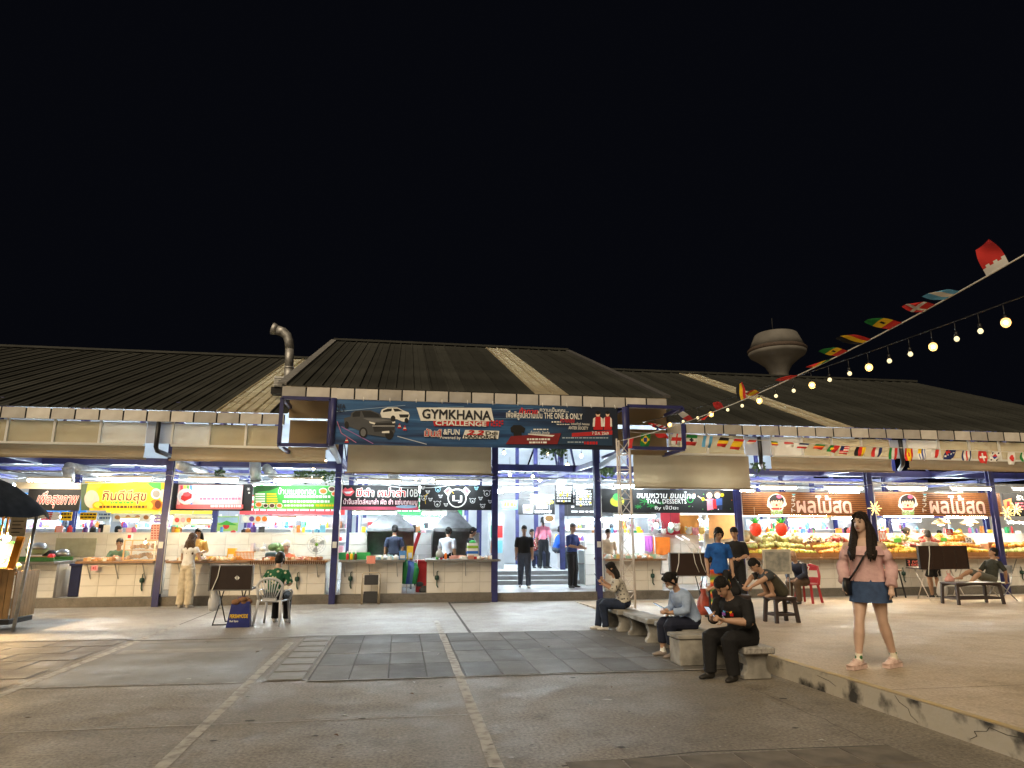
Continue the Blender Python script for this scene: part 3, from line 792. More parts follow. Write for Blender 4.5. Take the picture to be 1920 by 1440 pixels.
# A: black sign, red script
t = board(48, 917, 153, 957, YS, BK, 'black sign with red brush lettering outlined in white')
ptext('เพื่อสุขภาพ', 66, 921, 150, 953, YS, col(225, 60, 60), t, bold=0.015, shear=0.3, outline=W_, olw=0.03)
fit_box('top_trim', ax(30, YS, 910), ax(153, YS, 910), YS - 0.03, YS + 0.05, ay(100, 917, YS).z, ay(100, 905, YS).z, mat('cream_trim', (0.72, 0.6, 0.42), 0.5, var=0.05), t)
# B: yellow sign
t = board(152, 905, 310, 957, YS, YL, 'yellow food sign with brown lettering and fruit pictures')
pr = Print(YS)
pr.rect(152, 905, 168, 957, col(70, 90, 60)).poly([(165, 905), (195, 905), (178, 925), (160, 930)], col(190, 200, 70)).poly([(275, 905), (302, 905), (302, 920), (285, 914)], GN)
pr.disc(172, 936, 14, col(200, 190, 180), 17).disc(170, 930, 6, SKN, 8).disc(184, 948, 11, col(250, 170, 20), 8).disc(184, 947, 7, col(255, 225, 60), 5)
pr.disc(293, 926, 10, W_).disc(293, 926, 7, col(150, 145, 140)).disc(305, 929, 5, col(240, 230, 210), 12).disc(292, 946, 12, ORG, 10).disc(296, 946, 6, BRN, 8).disc(280, 948, 7, col(255, 200, 60))
pr.bars(207, 941, 250, 945, 1, GN, 0.9).bars(186, 948, 275, 953, 1, col(90, 60, 20), 0.9)
pr.done(t)
ptext('กินดีมีสุข', 189, 918, 277, 946, YS - 0.008, BRN, t, bold=0.03, outline=col(255, 235, 150), olw=0.05)
ptext('ธัญพืช', 251, 915, 278, 923, YS - 0.008, col(120, 110, 30), t)
# C: pink bakery sign
fit = board(312, 908, 475, 957, YS + 0.05, BK, 'black board behind the pink bakery sign with white snowflakes')
t = board(330, 910, 456, 954, YS, col(245, 190, 190), 'pink bakery sign with white lettering and a cake picture')
pr = Print(YS)
for k, c in enumerate((col(230, 80, 90), col(250, 220, 90), col(120, 190, 110), col(90, 150, 220))): pr.rect(338 + k * 6, 910, 343 + k * 6, 954, c)
pr.disc(349, 931, 17, W_, 15).disc(349, 931, 14, col(215, 225, 235), 12).poly([(340, 930), (352, 922), (360, 927), (359, 934), (346, 940), (339, 936)], RD).disc(350, 927, 7, col(235, 90, 100), 4)
pr.rect(330, 946, 456, 954, col(235, 110, 110)).bars(375, 933, 452, 938, 1, col(225, 110, 140), 0.8).bars(395, 947, 452, 952, 1, W_, 0.8)
pr.done(t)
ptext('หอมเนย Bakery', 365, 914, 453, 931, YS - 0.008, W_, t, bold=0.02, outline=col(190, 70, 120), olw=0.05)
for x, y, r in ((466, 917, 3), (467, 924, 2)):
    pr = Print(YS + 0.05)
    for a in range(3): pr.line([(x - r * math.cos(a * 1.05), y - r * math.sin(a * 1.05)), (x + r * math.cos(a * 1.05), y + r * math.sin(a * 1.05))], 1, W_)
    pr.done(fit)
# D: green sign
t = board(475, 911, 632, 954, YS, col(70, 175, 70), 'green fried snack sign with white lettering and food bowls')
pr = Print(YS)
pr.poly([(475, 911), (530, 911), (505, 920), (485, 922), (475, 930)], col(35, 90, 40)).poly([(500, 954), (560, 940), (632, 943), (632, 954)], col(120, 200, 60))
for k in range(5): pr.rect(479, 925 + k * 4.5, 497, 927.5 + k * 4.5, W_).rect(500, 925 + k * 4.5, 518 + k, 927.5 + k * 4.5, YL)
for x, y, r in ((606, 921, 8), (622, 917, 7), (627, 926, 6), (485, 946, 7), (498, 948, 5), (510, 948, 6), (524, 948, 6)):
    pr.disc(x, y, r, col(230, 220, 200), r * .8).disc(x, y, r * .75, rng.choice([col(90, 50, 30), RD, col(60, 40, 30), ORG]), r * .55)
pr.bars(533, 929, 622, 934, 1, W_, 0.9).bars(530, 938, 618, 943, 1, W_, 0.9).bars(533, 946, 590, 950, 1, W_, 0.9).bars(592, 946, 628, 950, 1, YL, 0.9)
pr.done(t)
ptext('บ้านแมลงทอด', 521, 914, 593, 927, YS - 0.008, W_, t, bold=0.02)
# E: black sign, red letters
t = board(638, 911, 786, 956, YS, BK, 'black sign with red outlined lettering, pink lips and a price')
pr = Print(YS)
pr.poly([(641, 921), (647, 914), (652, 917), (659, 914), (665, 922), (658, 930), (648, 930)], col(235, 90, 95)).poly([(645, 922), (662, 921), (656, 926), (649, 926)], W_)
pr.rect(640, 950, 784, 956, col(215, 90, 120)).disc(762, 950, 20, col(150, 190, 220), 3)
pr.done(t)
ptext('มีตำ หม่าล่า', 667, 914, 762, 932, YS - 0.008, col(225, 30, 30), t, bold=0.02, outline=W_, olw=0.06)
ptext('10B', 763, 917, 784, 932, YS - 0.008, W_, t, bold=0.02)
ptext('น้ำจิ้มสไตล์หมาล่า ผัด ยำ แซ่บทุกเมนู', 643, 935, 783, 949, YS - 0.008, W_, t, bold=0.01, outline=col(200, 60, 110), olw=0.04)
# F: pig face sign
t = board(787, 911, 930, 956, YS, BK, 'black sign with white pig face ring and small dog doodles')
pr = Print(YS)
pr.ring(857, 934, 18, 2.2, W_).poly([(832, 921), (842, 912), (848, 919), (840, 931)], W_).poly([(882, 921), (873, 912), (867, 919), (875, 931)], W_)  # ring and ears in plain white print
pr.poly([(834, 921), (841, 915), (844, 919), (839, 926)], col(230, 120, 125)).poly([(880, 921), (874, 915), (871, 919), (876, 926)], col(230, 120, 125))
for x, y, r in ((793, 915, 3), (802, 923, 3), (795, 934, 5), (807, 937, 3), (820, 945, 6), (826, 931, 3), (836, 947, 3), (821, 918, 5), (893, 916, 3), (886, 939, 5), (901, 935, 3), (913, 925, 6), (905, 949, 4), (919, 941, 3), (926, 917, 3), (926, 950, 3)):
    c = col(150, 210, 225) if (x, y) in ((821, 918), (893, 916)) else col(205, 205, 205)
    pr.ring(x, y, r, 1.0, c, 10).disc(x - r, y - r * .8, 1.3, c, n=6).disc(x + r, y - r * .8, 1.3, c, n=6).disc(x, y + r * .2, r * .35, c, n=6)
pr.line([(798, 945), (796, 930), (803, 925)], 0.8, YL).line([(838, 925), (845, 918), (851, 926)], 0.8, YL)
pr.done(t)
ptext('LJ', 848, 929, 867, 943, YS - 0.008, W_, t, bold=0.03)
# G: dessert sign
t = board(1125, 919, 1386, 961, YS, BK, 'black dessert stall sign with white lettering and two painted children')
pr = Print(YS)
for x, y, r in ((1210, 940, 12), (1222, 948, 10), (1197, 950, 7), (1240, 943, 6)):
    for a in range(7): pr.line([(x, y), (x + r * math.cos(a * .9), y + r * .6 * math.sin(a * .9))], 1.6, col(25, 120, 50))
pr.ring(1294, 937, 6, 1.5, col(25, 170, 70))
for x, y, hx in ((1330, 927, col(60, 40, 30)), (1345, 927, col(110, 80, 60))):
    pr.disc(x, y, 7, hx).disc(x, y + 2, 5.5, SKN).disc(x - 2, y + 2, .7, BK, n=6).disc(x + 2, y + 2, .7, BK, n=6)
pr.poly([(1325, 935), (1338, 935), (1338, 955), (1326, 957)], col(240, 140, 160)).poly([(1336, 937), (1345, 935), (1346, 954), (1337, 954)], RD).poly([(1342, 935), (1354, 934), (1354, 947), (1343, 948)], col(60, 90, 150)).rect(1344, 948, 1354, 956, col(35, 45, 75))
pr.line([(1326, 938), (1318, 936), (1308, 930)], 2, SKN).disc(1354, 928, 3.5, YL).disc(1318, 936, 3, YL)
for k in range(22): pr.disc(rng.uniform(1245, 1380), rng.uniform(922, 958), rng.uniform(.5, 1.2), rng.choice([W_, YL, ORG, GN]), n=6)
pr.disc(1157, 940, 13, col(205, 215, 60), 10).disc(1157, 932, 8, col(60, 170, 80), 7)
pr.done(t)
ptext('ขนมหวาน ขนมไทย', 1194, 922, 1304, 934, YS - 0.008, W_, t, bold=0.02, shear=0.15)
ptext('THAL DESSERTS', 1212, 936, 1287, 944, YS - 0.008, W_, t, bold=0.02)
ptext('By เจ๊ปิยะ', 1228, 948, 1272, 957, YS - 0.008, W_, t, bold=0.012)
# H, I: wood slat fruit signs
M_SLAT = mat('varnished_slat', (0.36, 0.15, 0.055), 0.4, var=0, rgb2=(0.26, 0.10, 0.035), scale=6)
def slat_sign(px0, px1, py0, py1, fx, label, tx0, tx1):
    a, b = ay(px0, py1, YS), ay(px1, py0, YS)
    t = thing('slat_sign', label, 'sign', ((a.x + b.x) / 2, YS, a.z))
    fit_box('backing', a.x, b.x, YS + 0.03, YS + 0.06, a.z, b.z, mat('slat_backing', (0.09, 0.035, 0.015), 0.7, var=0.1), t)
    n = 12; h = (b.z - a.z) / n
    for i in range(n): fit_box('slat', a.x, b.x, YS, YS + 0.028, a.z + i * h, a.z + (i + 0.66) * h, M_SLAT, t)
    pr = Print(YS - 0.004); y = (py0 + py1) / 2 - 4
    pr.disc(fx, y, 17, W_, 15).disc(fx - 13, y + 6, 5, W_).disc(fx + 14, y + 4, 5, W_).disc(fx, y + 10, 13, W_, 10)
    pr.disc(fx, y - 2, 14, col(25, 22, 24), 12).disc(fx, y + 3, 11.5, SKN, 9.5).poly([(fx - 12, y - 2), (fx + 12, y - 3), (fx + 8, y - 8), (fx - 8, y - 8)], col(25, 22, 24))
    for k in range(4): pr.poly([(fx - 10 + k * 5, y - 4), (fx - 6 + k * 5, y - 4), (fx - 8 + k * 5, y + 1)], col(25, 22, 24))
    pr.disc(fx + 5, y - 10, 5, col(235, 90, 130), 3.5).disc(fx - 5, y + 4, 2, col(60, 30, 30), 0.6, n=8).disc(fx + 5, y + 4, 2, col(60, 30, 30), 0.6, n=8).disc(fx, y + 6, 2.2, RD, n=8)
    pr.poly([(fx - 12, y + 11), (fx + 12, y + 11), (fx + 7, y + 15), (fx - 7, y + 15)], col(225, 60, 60))
    pr.done(t)
    ptext('ปูกิฟ', fx - 10, py1 - 10, fx + 12, py1 + 1, YS - 0.006, col(120, 190, 60), t, bold=0.03, outline=W_, olw=0.05)
    for k, ch in enumerate('ギフト'): ptext(ch, fx + 28, py0 + 10 + k * 9.5, fx + 35, py0 + 17.5 + k * 9.5, YS - 0.006, W_, t, bold=0.02)
    pr = Print(YS - 0.006); pr.poly([(fx + 28, py0 + 2), (fx + 36, py0 + 2), (fx + 32, py0 + 6)], col(120, 210, 235)).rect(fx + 29, py0 + 6, fx + 35, py0 + 8, W_); pr.done(t)
    for o in ptext('ผลไม้สด', tx0, py0 + 4, tx1, py1 - 3, YS - 0.02, col(250, 215, 200), t, bold=0.03, outline=col(150, 80, 60), olw=0.02): pass
slat_sign(1391, 1638, 924, 966, 1456, 'wood slat fruit sign above the red strawberry ornaments', 1494, 1595)
slat_sign(1645, 1874, 924, 967, 1702, 'wood slat fruit sign above the mango display', 1744, 1844)
# J: black sign past the last post
t = board(1886, 925, 1985, 968, YS, BK, 'black sign with pink print beside the far purple post')
pr = Print(YS); pr.poly([(1881, 938), (1896, 934), (1899, 955), (1884, 958)], col(240, 150, 90)).rect(1888, 940, 1893, 950, RD)
pr.bars(1903, 942, 1980, 958, 3, col(235, 120, 140), 0.6); pr.done(t)
ptext('รับ', 1906, 928, 1924, 938, YS - 0.008, W_, t, bold=0.02)

# tubes over and under the signs
G1, G2 = 'tube lights over the stall signs', 'tube lights under the stall signs'
for a, b, y, k, lab in ((50, 135, 904, 'neutral', 'black brush lettered sign'), (185, 285, 902, 'neutral', 'yellow food sign'), (352, 448, 904, 'cool', 'pink bakery sign'), (512, 604, 905, 'cool', 'green snack sign'),
                        (668, 753, 907, 'cool', 'red lettered sign'), (816, 900, 908, 'cool', 'pig face sign'), (1150, 1240, 915, 'cool', 'dessert sign, over its lettering'), (1290, 1375, 916, 'cool', 'dessert sign, over its painted children'),
                        (1424, 1494, 918, 'neutral', 'strawberry stall slat sign, over its girl face'), (1545, 1618, 919, 'neutral', 'strawberry stall slat sign, over its letters'), (1664, 1738, 919, 'neutral', 'mango stall slat sign, over its girl face'), (1782, 1858, 920, 'neutral', 'mango stall slat sign, over its letters'), (1898, 1980, 921, 'neutral', 'last black sign')):
    ptube(a, b, y - 3, 17.62, 'sign' if k == 'cool' else 'signw', 'lit fluorescent tube above the ' + lab, G1, 0.03)
for a, b, y, k, lab in ((225, 262, 976, 'warm', 'yellow food sign'), (358, 398, 978, 'neutral', 'pink bakery sign'), (520, 556, 975, 'neutral', 'green snack sign'), (660, 745, 962, 'cool', 'red lettered sign'), (790, 838, 963, 'cool', 'pig face sign'),
                        (1150, 1230, 968, 'cool', 'dessert sign'), (1420, 1550, 966, 'warm', 'strawberry stall slat sign'), (1560, 1630, 972, 'warm', 'strawberry stall slat sign, beside the post'), (1655, 1750, 968, 'warm', 'mango stall slat sign, near the woman vendor'), (1770, 1850, 970, 'warm', 'mango stall slat sign, near the orange pile'), (1888, 1960, 980, 'neutral', 'last black sign')):
    ptube(a, b, y, 19.0, k, 'lit tube hanging under the ' + lab, G2, 0.026)
# aisle tubes deep in the hall
for i, x in enumerate((-12.5, -8.2, -4.0, 0.2, 3.8, 7.4, 11.4, 15.4, 19.6)):
    for Y in (22.0, 25.6, 29.8):
        tube_light(x - 0.6, x + 0.6, 3.15 + (Y - 22) * 0.05, Y, 'aisle', 'fluorescent tube hung over an inner aisle of the hall', 'inner aisle tubes', 0.032, True)
# ------------------------------------------------------------------ inside the hall: inner rows of stalls
PAL = [(220, 60, 60), (250, 200, 40), (60, 130, 200), (240, 240, 235), (40, 150, 90), (240, 130, 40), (200, 90, 150), (30, 30, 34), (120, 190, 220), (180, 120, 70), (235, 170, 180), (90, 60, 140)]
PM = [col(*c, rough=0.45) for c in PAL]
def goods(name, x0, x1, y0, y1, z, n, label, cat, hmax=0.25, mats=None, parent=None, big=1.0):   # packets, jars and tins too small to tell apart
    mats = mats or PM; mb = MB()
    for i in range(n):
        x, y = rng.uniform(x0, x1), rng.uniform(y0, y1); k = rng.random(); mi = rng.randrange(len(mats))
        h = rng.uniform(0.06, hmax); r = rng.uniform(0.03, 0.08) * big
        if k < 0.45: mb.box((x, y, z + h / 2), (r * 2, r * 1.6, h), (0, 0, rng.uniform(-.5, .5)), mi)
        elif k < 0.8: mb.lathe([(r * .9, 0), (r, h * .1), (r, h * .7), (r * .5, h * .8), (r * .45, h)], (x, y, z), 7, mi)
        else: mb.ell((x, y, z + h * .35), (r * 1.2, r, h * .4), 7, 5, mi)
    return tag(mb.build(name, mats, parent), label, cat, None, 'stuff')
BAYS = [(-13.6, -9.9), (-9.5, -5.9), (-5.4, -1.8), (-1.4, 2.2), (5.6, 9.1), (9.5, 13.2), (13.6, 17.2), (17.6, 21.2)]
sign_c = [(40, 120, 190), (245, 205, 50), (220, 60, 60), (50, 140, 80), (20, 20, 24), (240, 240, 240), (235, 130, 50), (60, 60, 120)]
word = ['blue', 'yellow', 'red', 'green', 'black', 'white', 'orange', 'navy']
for i, (x0, x1) in enumerate(BAYS):
    Y = 24.0; c = sign_c[i]
    s = thing('inner_stall', 'inner stall with a %s sign beyond the tiled half wall' % word[i], 'stall', ((x0 + x1) / 2, Y, 0.215), 0, 'stalls of the inner row')
    fit_box('counter', x0, x1, Y, Y + 0.6, 0.216, 1.05, M_TILE, s)
    fit_box('counter_top', x0 - .05, x1 + .05, Y - 0.1, Y + 0.65, 1.05, 1.10, M_STEEL, s)
    fit_box('sign_panel', x0 + .1, x1 - .1, Y, Y + 0.04, 2.35, 3.0, col(*c), s)
    mb = MB(); ink = BK if sum(c) > 450 else W_
    for r in range(3):
        x = x0 + 0.4
        while x < x1 - 0.5:
            w = rng.uniform(0.08, 0.3); mb.bx(x, x + w, Y - 0.006, Y - 0.002, 2.82 - r * 0.17, 2.82 - r * 0.17 + (0.12 if r == 0 else 0.06)); x += w + 0.05
    mb.build('printed_lines', ink, s, True)['kind'] = 'stuff'
    fit_box('back_board', x0, x1, Y + 1.7, Y + 1.75, 0.216, 2.3, mat('stall_back_grey', (0.55, 0.58, 0.62), 0.4, var=0.12, scale=1.5), s)
    for z in (1.45, 1.9): fit_box('shelf', x0, x1, Y + 1.35, Y + 1.69, z, z + 0.03, M_WHITE, s)
    for xx in (x0, x1): fit_box('upright', xx - 0.03, xx + 0.03, Y, Y + 0.06, 1.1, 2.35, M_WHITE, s)
    goods('shelf_goods', x0 + .1, x1 - .1, Y + 1.45, Y + 1.6, 1.48, 26, 'jars and packets on the lower shelf of the %s signed inner stall' % word[i], 'groceries', 0.28)
    goods('shelf_goods', x0 + .1, x1 - .1, Y + 1.45, Y + 1.6, 1.93, 26, 'jars and packets on the upper shelf of the %s signed inner stall' % word[i], 'groceries', 0.3)
    goods('counter_goods', x0 + .1, x1 - .1, Y, Y + 0.4, 1.10, 34, 'trays and jars on the counter of the %s signed inner stall' % word[i], 'groceries', 0.3)
    tube_light((x0 + x1) / 2 - 0.9, (x0 + x1) / 2 + 0.9, 2.25, Y + 0.4, 'cool', 'fluorescent tube lighting the %s signed inner stall' % word[i], 'tubes of the inner stalls', 0.03)
    # goods standing on the coping of the front half wall
    goods('coping_goods', x0 + .1, x1 - .1, 20.40, 20.5, 1.74, 18, 'bottles and boxes along the tiled half wall before the %s signed stall' % word[i], 'groceries', 0.24)
# posters hung between the rows, seen over the half wall
M_PAPER = col(235, 235, 230)
def poster(px0, py0, px1, py1, Y, c, label, lines=3, ink=None, extra=None):
    a, b = ay(px0, py1, Y), ay(px1, py0, Y)
    t = thing('hanging_poster', label, 'poster', ((a.x + b.x) / 2, Y, a.z))
    fit_box('sheet', a.x, b.x, Y, Y + 0.012, a.z, b.z, c, t)
    pr = Print(Y)
    if extra: extra(pr)
    if lines: pr.bars(px0 + 2, py0 + 2, px1 - 2, py1 - 1, lines, ink or BK, 0.5)
    pr.done(t)
    fit_box('hanger', (a.x + b.x) / 2 - .004, (a.x + b.x) / 2 + .004, Y, Y + 0.008, b.z, b.z + 0.5, M_STEEL, t)
    return t
poster(76, 960, 112, 975, 20.9, RD, 'red and white menu banner over the half wall', 3, W_, lambda p: p.poly([(100, 960), (112, 960), (112, 975), (95, 975)], W_))
poster(113, 960, 136, 976, 20.9, YL, 'yellow price banner beside the red menu', 2)
poster(149, 961, 182, 975, 20.9, YL, 'small yellow poster with black corners under the yellow food sign', 2)
poster(184, 961, 208, 977, 20.9, col(190, 215, 235), 'pale blue poster under the yellow food sign', 2, col(60, 90, 150))
poster(211, 963, 284, 978, 20.9, col(225, 235, 240), 'white poster of round dishes under the yellow food sign', 0, None, lambda p: [p.disc(x, 970, 5, col(170, 120, 70), 4) for x in (220, 240, 258, 274)])
poster(288, 966, 306, 980, 20.9, col(150, 120, 200), 'small violet notice by the blue post', 2, W_)
poster(322, 966, 398, 985, 20.9, col(230, 235, 220), 'poster of fruit drinks under the pink sign', 0, None, lambda p: [p.disc(332 + k * 11, 975, 4.5, rng.choice(PM)) for k in range(6)])
poster(406, 968, 448, 996, 20.9, col(150, 200, 110), 'framed green hill picture under the pink sign', 0, None, lambda p: [p.rect(408, 970, 446, 980, col(160, 205, 235)), p.disc(424, 986, 6, RD), p.poly([(408, 984), (425, 976), (446, 985)], GN)])
poster(452, 966, 503, 980, 20.9, col(215, 225, 230), 'white board of round food photos between two signs', 0, None, lambda p: [p.disc(460 + k * 12, 973, 5, rng.choice(PM)) for k in range(4)])
poster(1020, 965, 1040, 980, 22.5, W_, 'white framed dish photo below a small yellow sign', 0, None, lambda p: p.disc(1030, 972, 8, col(150, 110, 60), 6))
def menu_board(px0, py0, px1, py1, Y, label):
    a, b = ay(px0, py1, Y), ay(px1, py0, Y)
    t = thing('menu_board', label, 'menu board', ((a.x + b.x) / 2, Y, a.z))
    fit_box('panel', a.x, b.x, Y, Y + 0.03, a.z, b.z, BK, t)
    pr = Print(Y); pr.bars(px0 + 3, py0 + 4, px1 - 3, py1 - 3, 6, W_, 0.62)
    for k in range(6): pr.disc(rng.uniform(px0 + 4, px1 - 4), rng.uniform(py0 + 4, py1 - 4), 2.2, col(240, 210, 60), n=8)
    pr.done(t)
    for x in (a.x + .1, b.x - .1): fit_box('chain', x - .006, x + .006, Y, Y + 0.01, b.z, b.z + 0.7, M_STEEL, t)
menu_board(1041, 908, 1075, 946, 20.6, 'black drinks menu board hung beside the entrance aisle')
menu_board(1077, 916, 1112, 952, 20.3, 'second black menu board, next to the entrance post')
ptube(1043, 1062, 905, 20.5, 'cool', 'short tube above the black drinks menu board', None, 0.03)
ptube(1076, 1100, 912, 20.2, 'cool', 'short tube above the menu board next to the entrance post', None, 0.03)
t = board(972, 936, 1040, 965, 22.8, BK, 'black noodle stall sign with yellow lettering down the aisle')
ptext('ป้าพิไลส้มตำ', 995, 936, 1037, 945, 22.8, col(245, 235, 40), t, bold=0.03)
pr = Print(22.8); pr.rect(981, 947, 999, 962, W_).disc(990, 955, 7, col(200, 150, 60), 5).disc(990, 954, 4, GN, 3); pr.bars(1006, 947, 1026, 954, 3, W_, .6).bars(1003, 957, 1034, 963, 2, W_, .6); pr.done(t)
t = board(940, 938, 970, 955, 23.4, col(120, 200, 190), 'turquoise sign with yellow letters down the aisle')
pr = Print(23.4); pr.bars(944, 941, 967, 950, 1, YL, .9); pr.done(t)
ptube(995, 1038, 932, 22.6, 'cool', 'tube over the yellow lettered noodle sign', None, 0.03)
# white serving counter by the aisle
t = thing('serving_counter', 'white serving counter with steel shelf along the entrance aisle', 'counter', (6.2, 21.3, 0.215))
fit_box('body', 5.45, 7.2, 21.0, 21.6, 0.216, 1.22, mat('pale_blue_laminate', (0.62, 0.72, 0.78), 0.35, var=0.05), t)
fit_box('shelf', 5.2, 7.2, 20.85, 21.0, 0.80, 0.84, M_STEEL, t)
t = thing('service_pillar', 'pale clad pillar with notices standing in the entrance aisle', 'pillar', (3.2, 23.2, 0.215))
fit_box('core', 2.95, 3.45, 23.2, 23.6, 0.216, 2.4, mat('pillar_grey', (0.52, 0.54, 0.56), 0.5, var=0.1), t)
for k in range(4): fit_box('notice', 3.0 + (k % 2) * .22, 3.18 + (k % 2) * .22, 23.19, 23.198, 1.1 + (k // 2) * 0.5, 1.5 + (k // 2) * 0.5, rng.choice(PM), t)
# hall ventilation ducts
def duct(pts, r, label):
    t = thing('exhaust_duct', label, 'duct', pts[0])
    for a, b in zip(pts[:-1], pts[1:]):
        MB().tube([a, b], r, 12).build('section', M_GALV, t, True)
        MB().tube([Vector(b) - (Vector(b) - Vector(a)).normalized() * .05, b], r * 1.07, 12).build('collar', M_GALV, t, True)
duct([ay(128, 905, 19.6), ay(128, 876, 19.6), ay(200, 890, 21.5)], 0.14, 'silver duct bending over the black brush lettered sign')
duct([ay(332, 868, 19.6), ay(382, 890, 21.0)], 0.15, 'silver duct slanting above the pink bakery sign')
duct([ay(478, 866, 19.6), ay(480, 904, 19.6)], 0.15, 'upright silver duct above the green snack sign')
duct([ay(500, 878, 19.8), ay(520, 900, 21.0)], 0.13, 'short silver duct slanting beside the upright one')
duct([ay(738, 905, 19.7), ay(738, 890, 19.7), ay(738, 840, 20.4)], 0.16, 'silver duct rising from the first cooking hood')
# cooking hoods
def hood(x0, x1, z0, label):
    xm = (x0 + x1) / 2; t = thing('cooking_hood', label, 'cooking hood', (xm, 19.9, 0.215))
    mb = MB(); Y0, Y1 = 19.45, 20.35
    mb.add([(x0, Y0, z0), (x1, Y0, z0), (x1, Y1, z0), (x0, Y1, z0), (xm - .16, 19.75, z0 + .45), (xm + .16, 19.75, z0 + .45), (xm + .16, 20.05, z0 + .45), (xm - .16, 20.05, z0 + .45)],
           [(0, 1, 5, 4), (1, 2, 6, 5), (2, 3, 7, 6), (3, 0, 4, 7)]); mb.build('canopy', M_STEEL, t, True)
    MB().bx(x0, x1, Y0 - .02, Y0 + .02, z0 - .1, z0).build('rim', M_STEEL, t, True)
    fit_box('back_panel', x0, x1, 20.28, 20.33, 1.05, z0, M_STEEL, t)
    for xx, s in ((x0, 1), (x1, -1)):
        mb = MB(); mb.add([(xx, 20.28, 1.05), (xx, 20.28, z0), (xx, Y0, z0), (xx, Y0 + .35, 1.05)], [(0, 1, 2, 3)]); mb.build('wing_panel', M_STEEL, t, True)
    MB().tube([(xm, 19.9, z0 + .44), (xm, 19.9, z0 + 1.2)], 0.16, 12).build('flue', M_GALV, t, True)
    MB().bx(x0, x1, 19.6, 20.3, 0.98, 1.05).build('hob', M_STEEL, t, True)
    for xx in (x0 + .04, x1 - .04): MB().bx(xx - .025, xx + .025, 19.62, 19.67, 0.216, 0.98).build('leg', M_STEEL, t, True)
    return t
z = ay(730, 990, 19.9).z
hood(ax(690, 19.9, 990), ax(776, 19.9, 990), z, 'steel cooking hood behind the red lettered sign stall')
hood(ax(811, 19.9, 990), ax(884, 19.9, 990), z, 'steel cooking hood behind the pig face sign stall')
# bare and hanging bulbs inside the hall
def hang_bulb(p, label, kind='warm', r=0.05, drop=0.5, group='bulbs hung inside the hall'):
    t = thing('hanging_bulb', label, 'light bulb', p, 0, group)
    MB().ell(p, (r, r, r * 1.15), 8, 6).build('globe', M_BULB[kind], t, True)
    MB().tube([Vector(p) + Vector((0, 0, r)), Vector(p) + Vector((0, 0, r + .07))], 0.018, 6).build('socket', M_BLACK, t, True)
    MB().tube([Vector(p) + Vector((0, 0, r + .07)), Vector(p) + Vector((0, 0, r + drop))], 0.005, 4).build('flex', M_BLACK, t, True)
for x, y in ((512, 866), (545, 874), (588, 877), (610, 866), (605, 892), (583, 896), (602, 898), (780, 897), (795, 901), (812, 902), (956, 890), (999, 894), (1012, 900), (1064, 872), (1027, 850), (945, 849), (1090, 855)):
    hang_bulb(ay(x, y, 20.8), 'bare glowing bulb hung in the upper air of the hall', 'fill')
hang_bulb(ay(593, 977, 19.4), 'warm bulb hanging over the desk fan', 'warm', 0.05, 0.7, None)
for (x, y), lab in (((1230, 985), 'white bulb over the hanging plush toys'), ((1258, 985), 'white bulb over the orange cloth'), ((1065, 990), 'white bulb by the menu boards')):
    hang_bulb(ay(x, y, 19.6), lab, 'white', 0.07, 0.6, None)
# shaded lamps over the mango display
for x, n in ((1764, 'beside the man in grey'), (1818, 'over the orange pile')):
    p = ay(x, 982, 19.2); t = thing('pendant_lamp', 'bell shaped pendant lamp ' + n, 'lamp', p)
    MB().lathe([(0.27, -0.02), (0.25, 0.03), (0.12, 0.13), (0.05, 0.17)], p, 14).build('shade', mat('lamp_shade_tan', (0.5, 0.36, 0.2), 0.4, var=0.1), t, True)
    MB().ell(p, (0.10, 0.10, 0.06), 8, 6).build('bulb', M_BULB['warm'], t, True)
    MB().tube([p + Vector((0, 0, .17)), p + Vector((0, 0, .7))], 0.008, 5).build('cord', M_BLACK, t, True)
# hanging ivy
def ivy(px0, px1, py, Y, n, label):
    mb = MB(); a = ay(px0, py, Y); b = ay(px1, py, Y)
    for i in range(n):
        p = a.lerp(b, rng.random()) + Vector((0, rng.uniform(-.15, .15), -abs(rng.gauss(0, .12)))); s = rng.uniform(.03, .07)
        M = Euler((rng.uniform(0, 3), rng.uniform(0, 3), rng.uniform(0, 6))).to_matrix()
        mb.add([p + M @ Vector(q) * s for q in ((0, -1, 0), (.6, 0, .15), (0, 1, 0), (-.6, 0, .15))], [(0, 1, 2, 3)], i % 2)
    tag(mb.build('hanging_ivy', [mat('ivy_leaf', (0.06, 0.12, 0.04), 0.6, var=0.2), mat('ivy_leaf_pale', (0.11, 0.17, 0.06), 0.6, var=0.2)]), label, 'plant', None, 'stuff')
ivy(552, 628, 884, 20.0, 420, 'ivy trailing along a beam above the green snack sign')
ivy(1015, 1062, 840, 19.6, 260, 'ivy trailing below the banner over the entrance')
ivy(1122, 1150, 878, 18.6, 160, 'ivy bunch beside the white truss mast')
ivy(1412, 1432, 868, 18.8, 120, 'ivy trailing beside the roll-down canvas of the dessert stall')
ivy(404, 420, 882, 20.0, 140, 'dark hanging plant above the pink bakery sign')

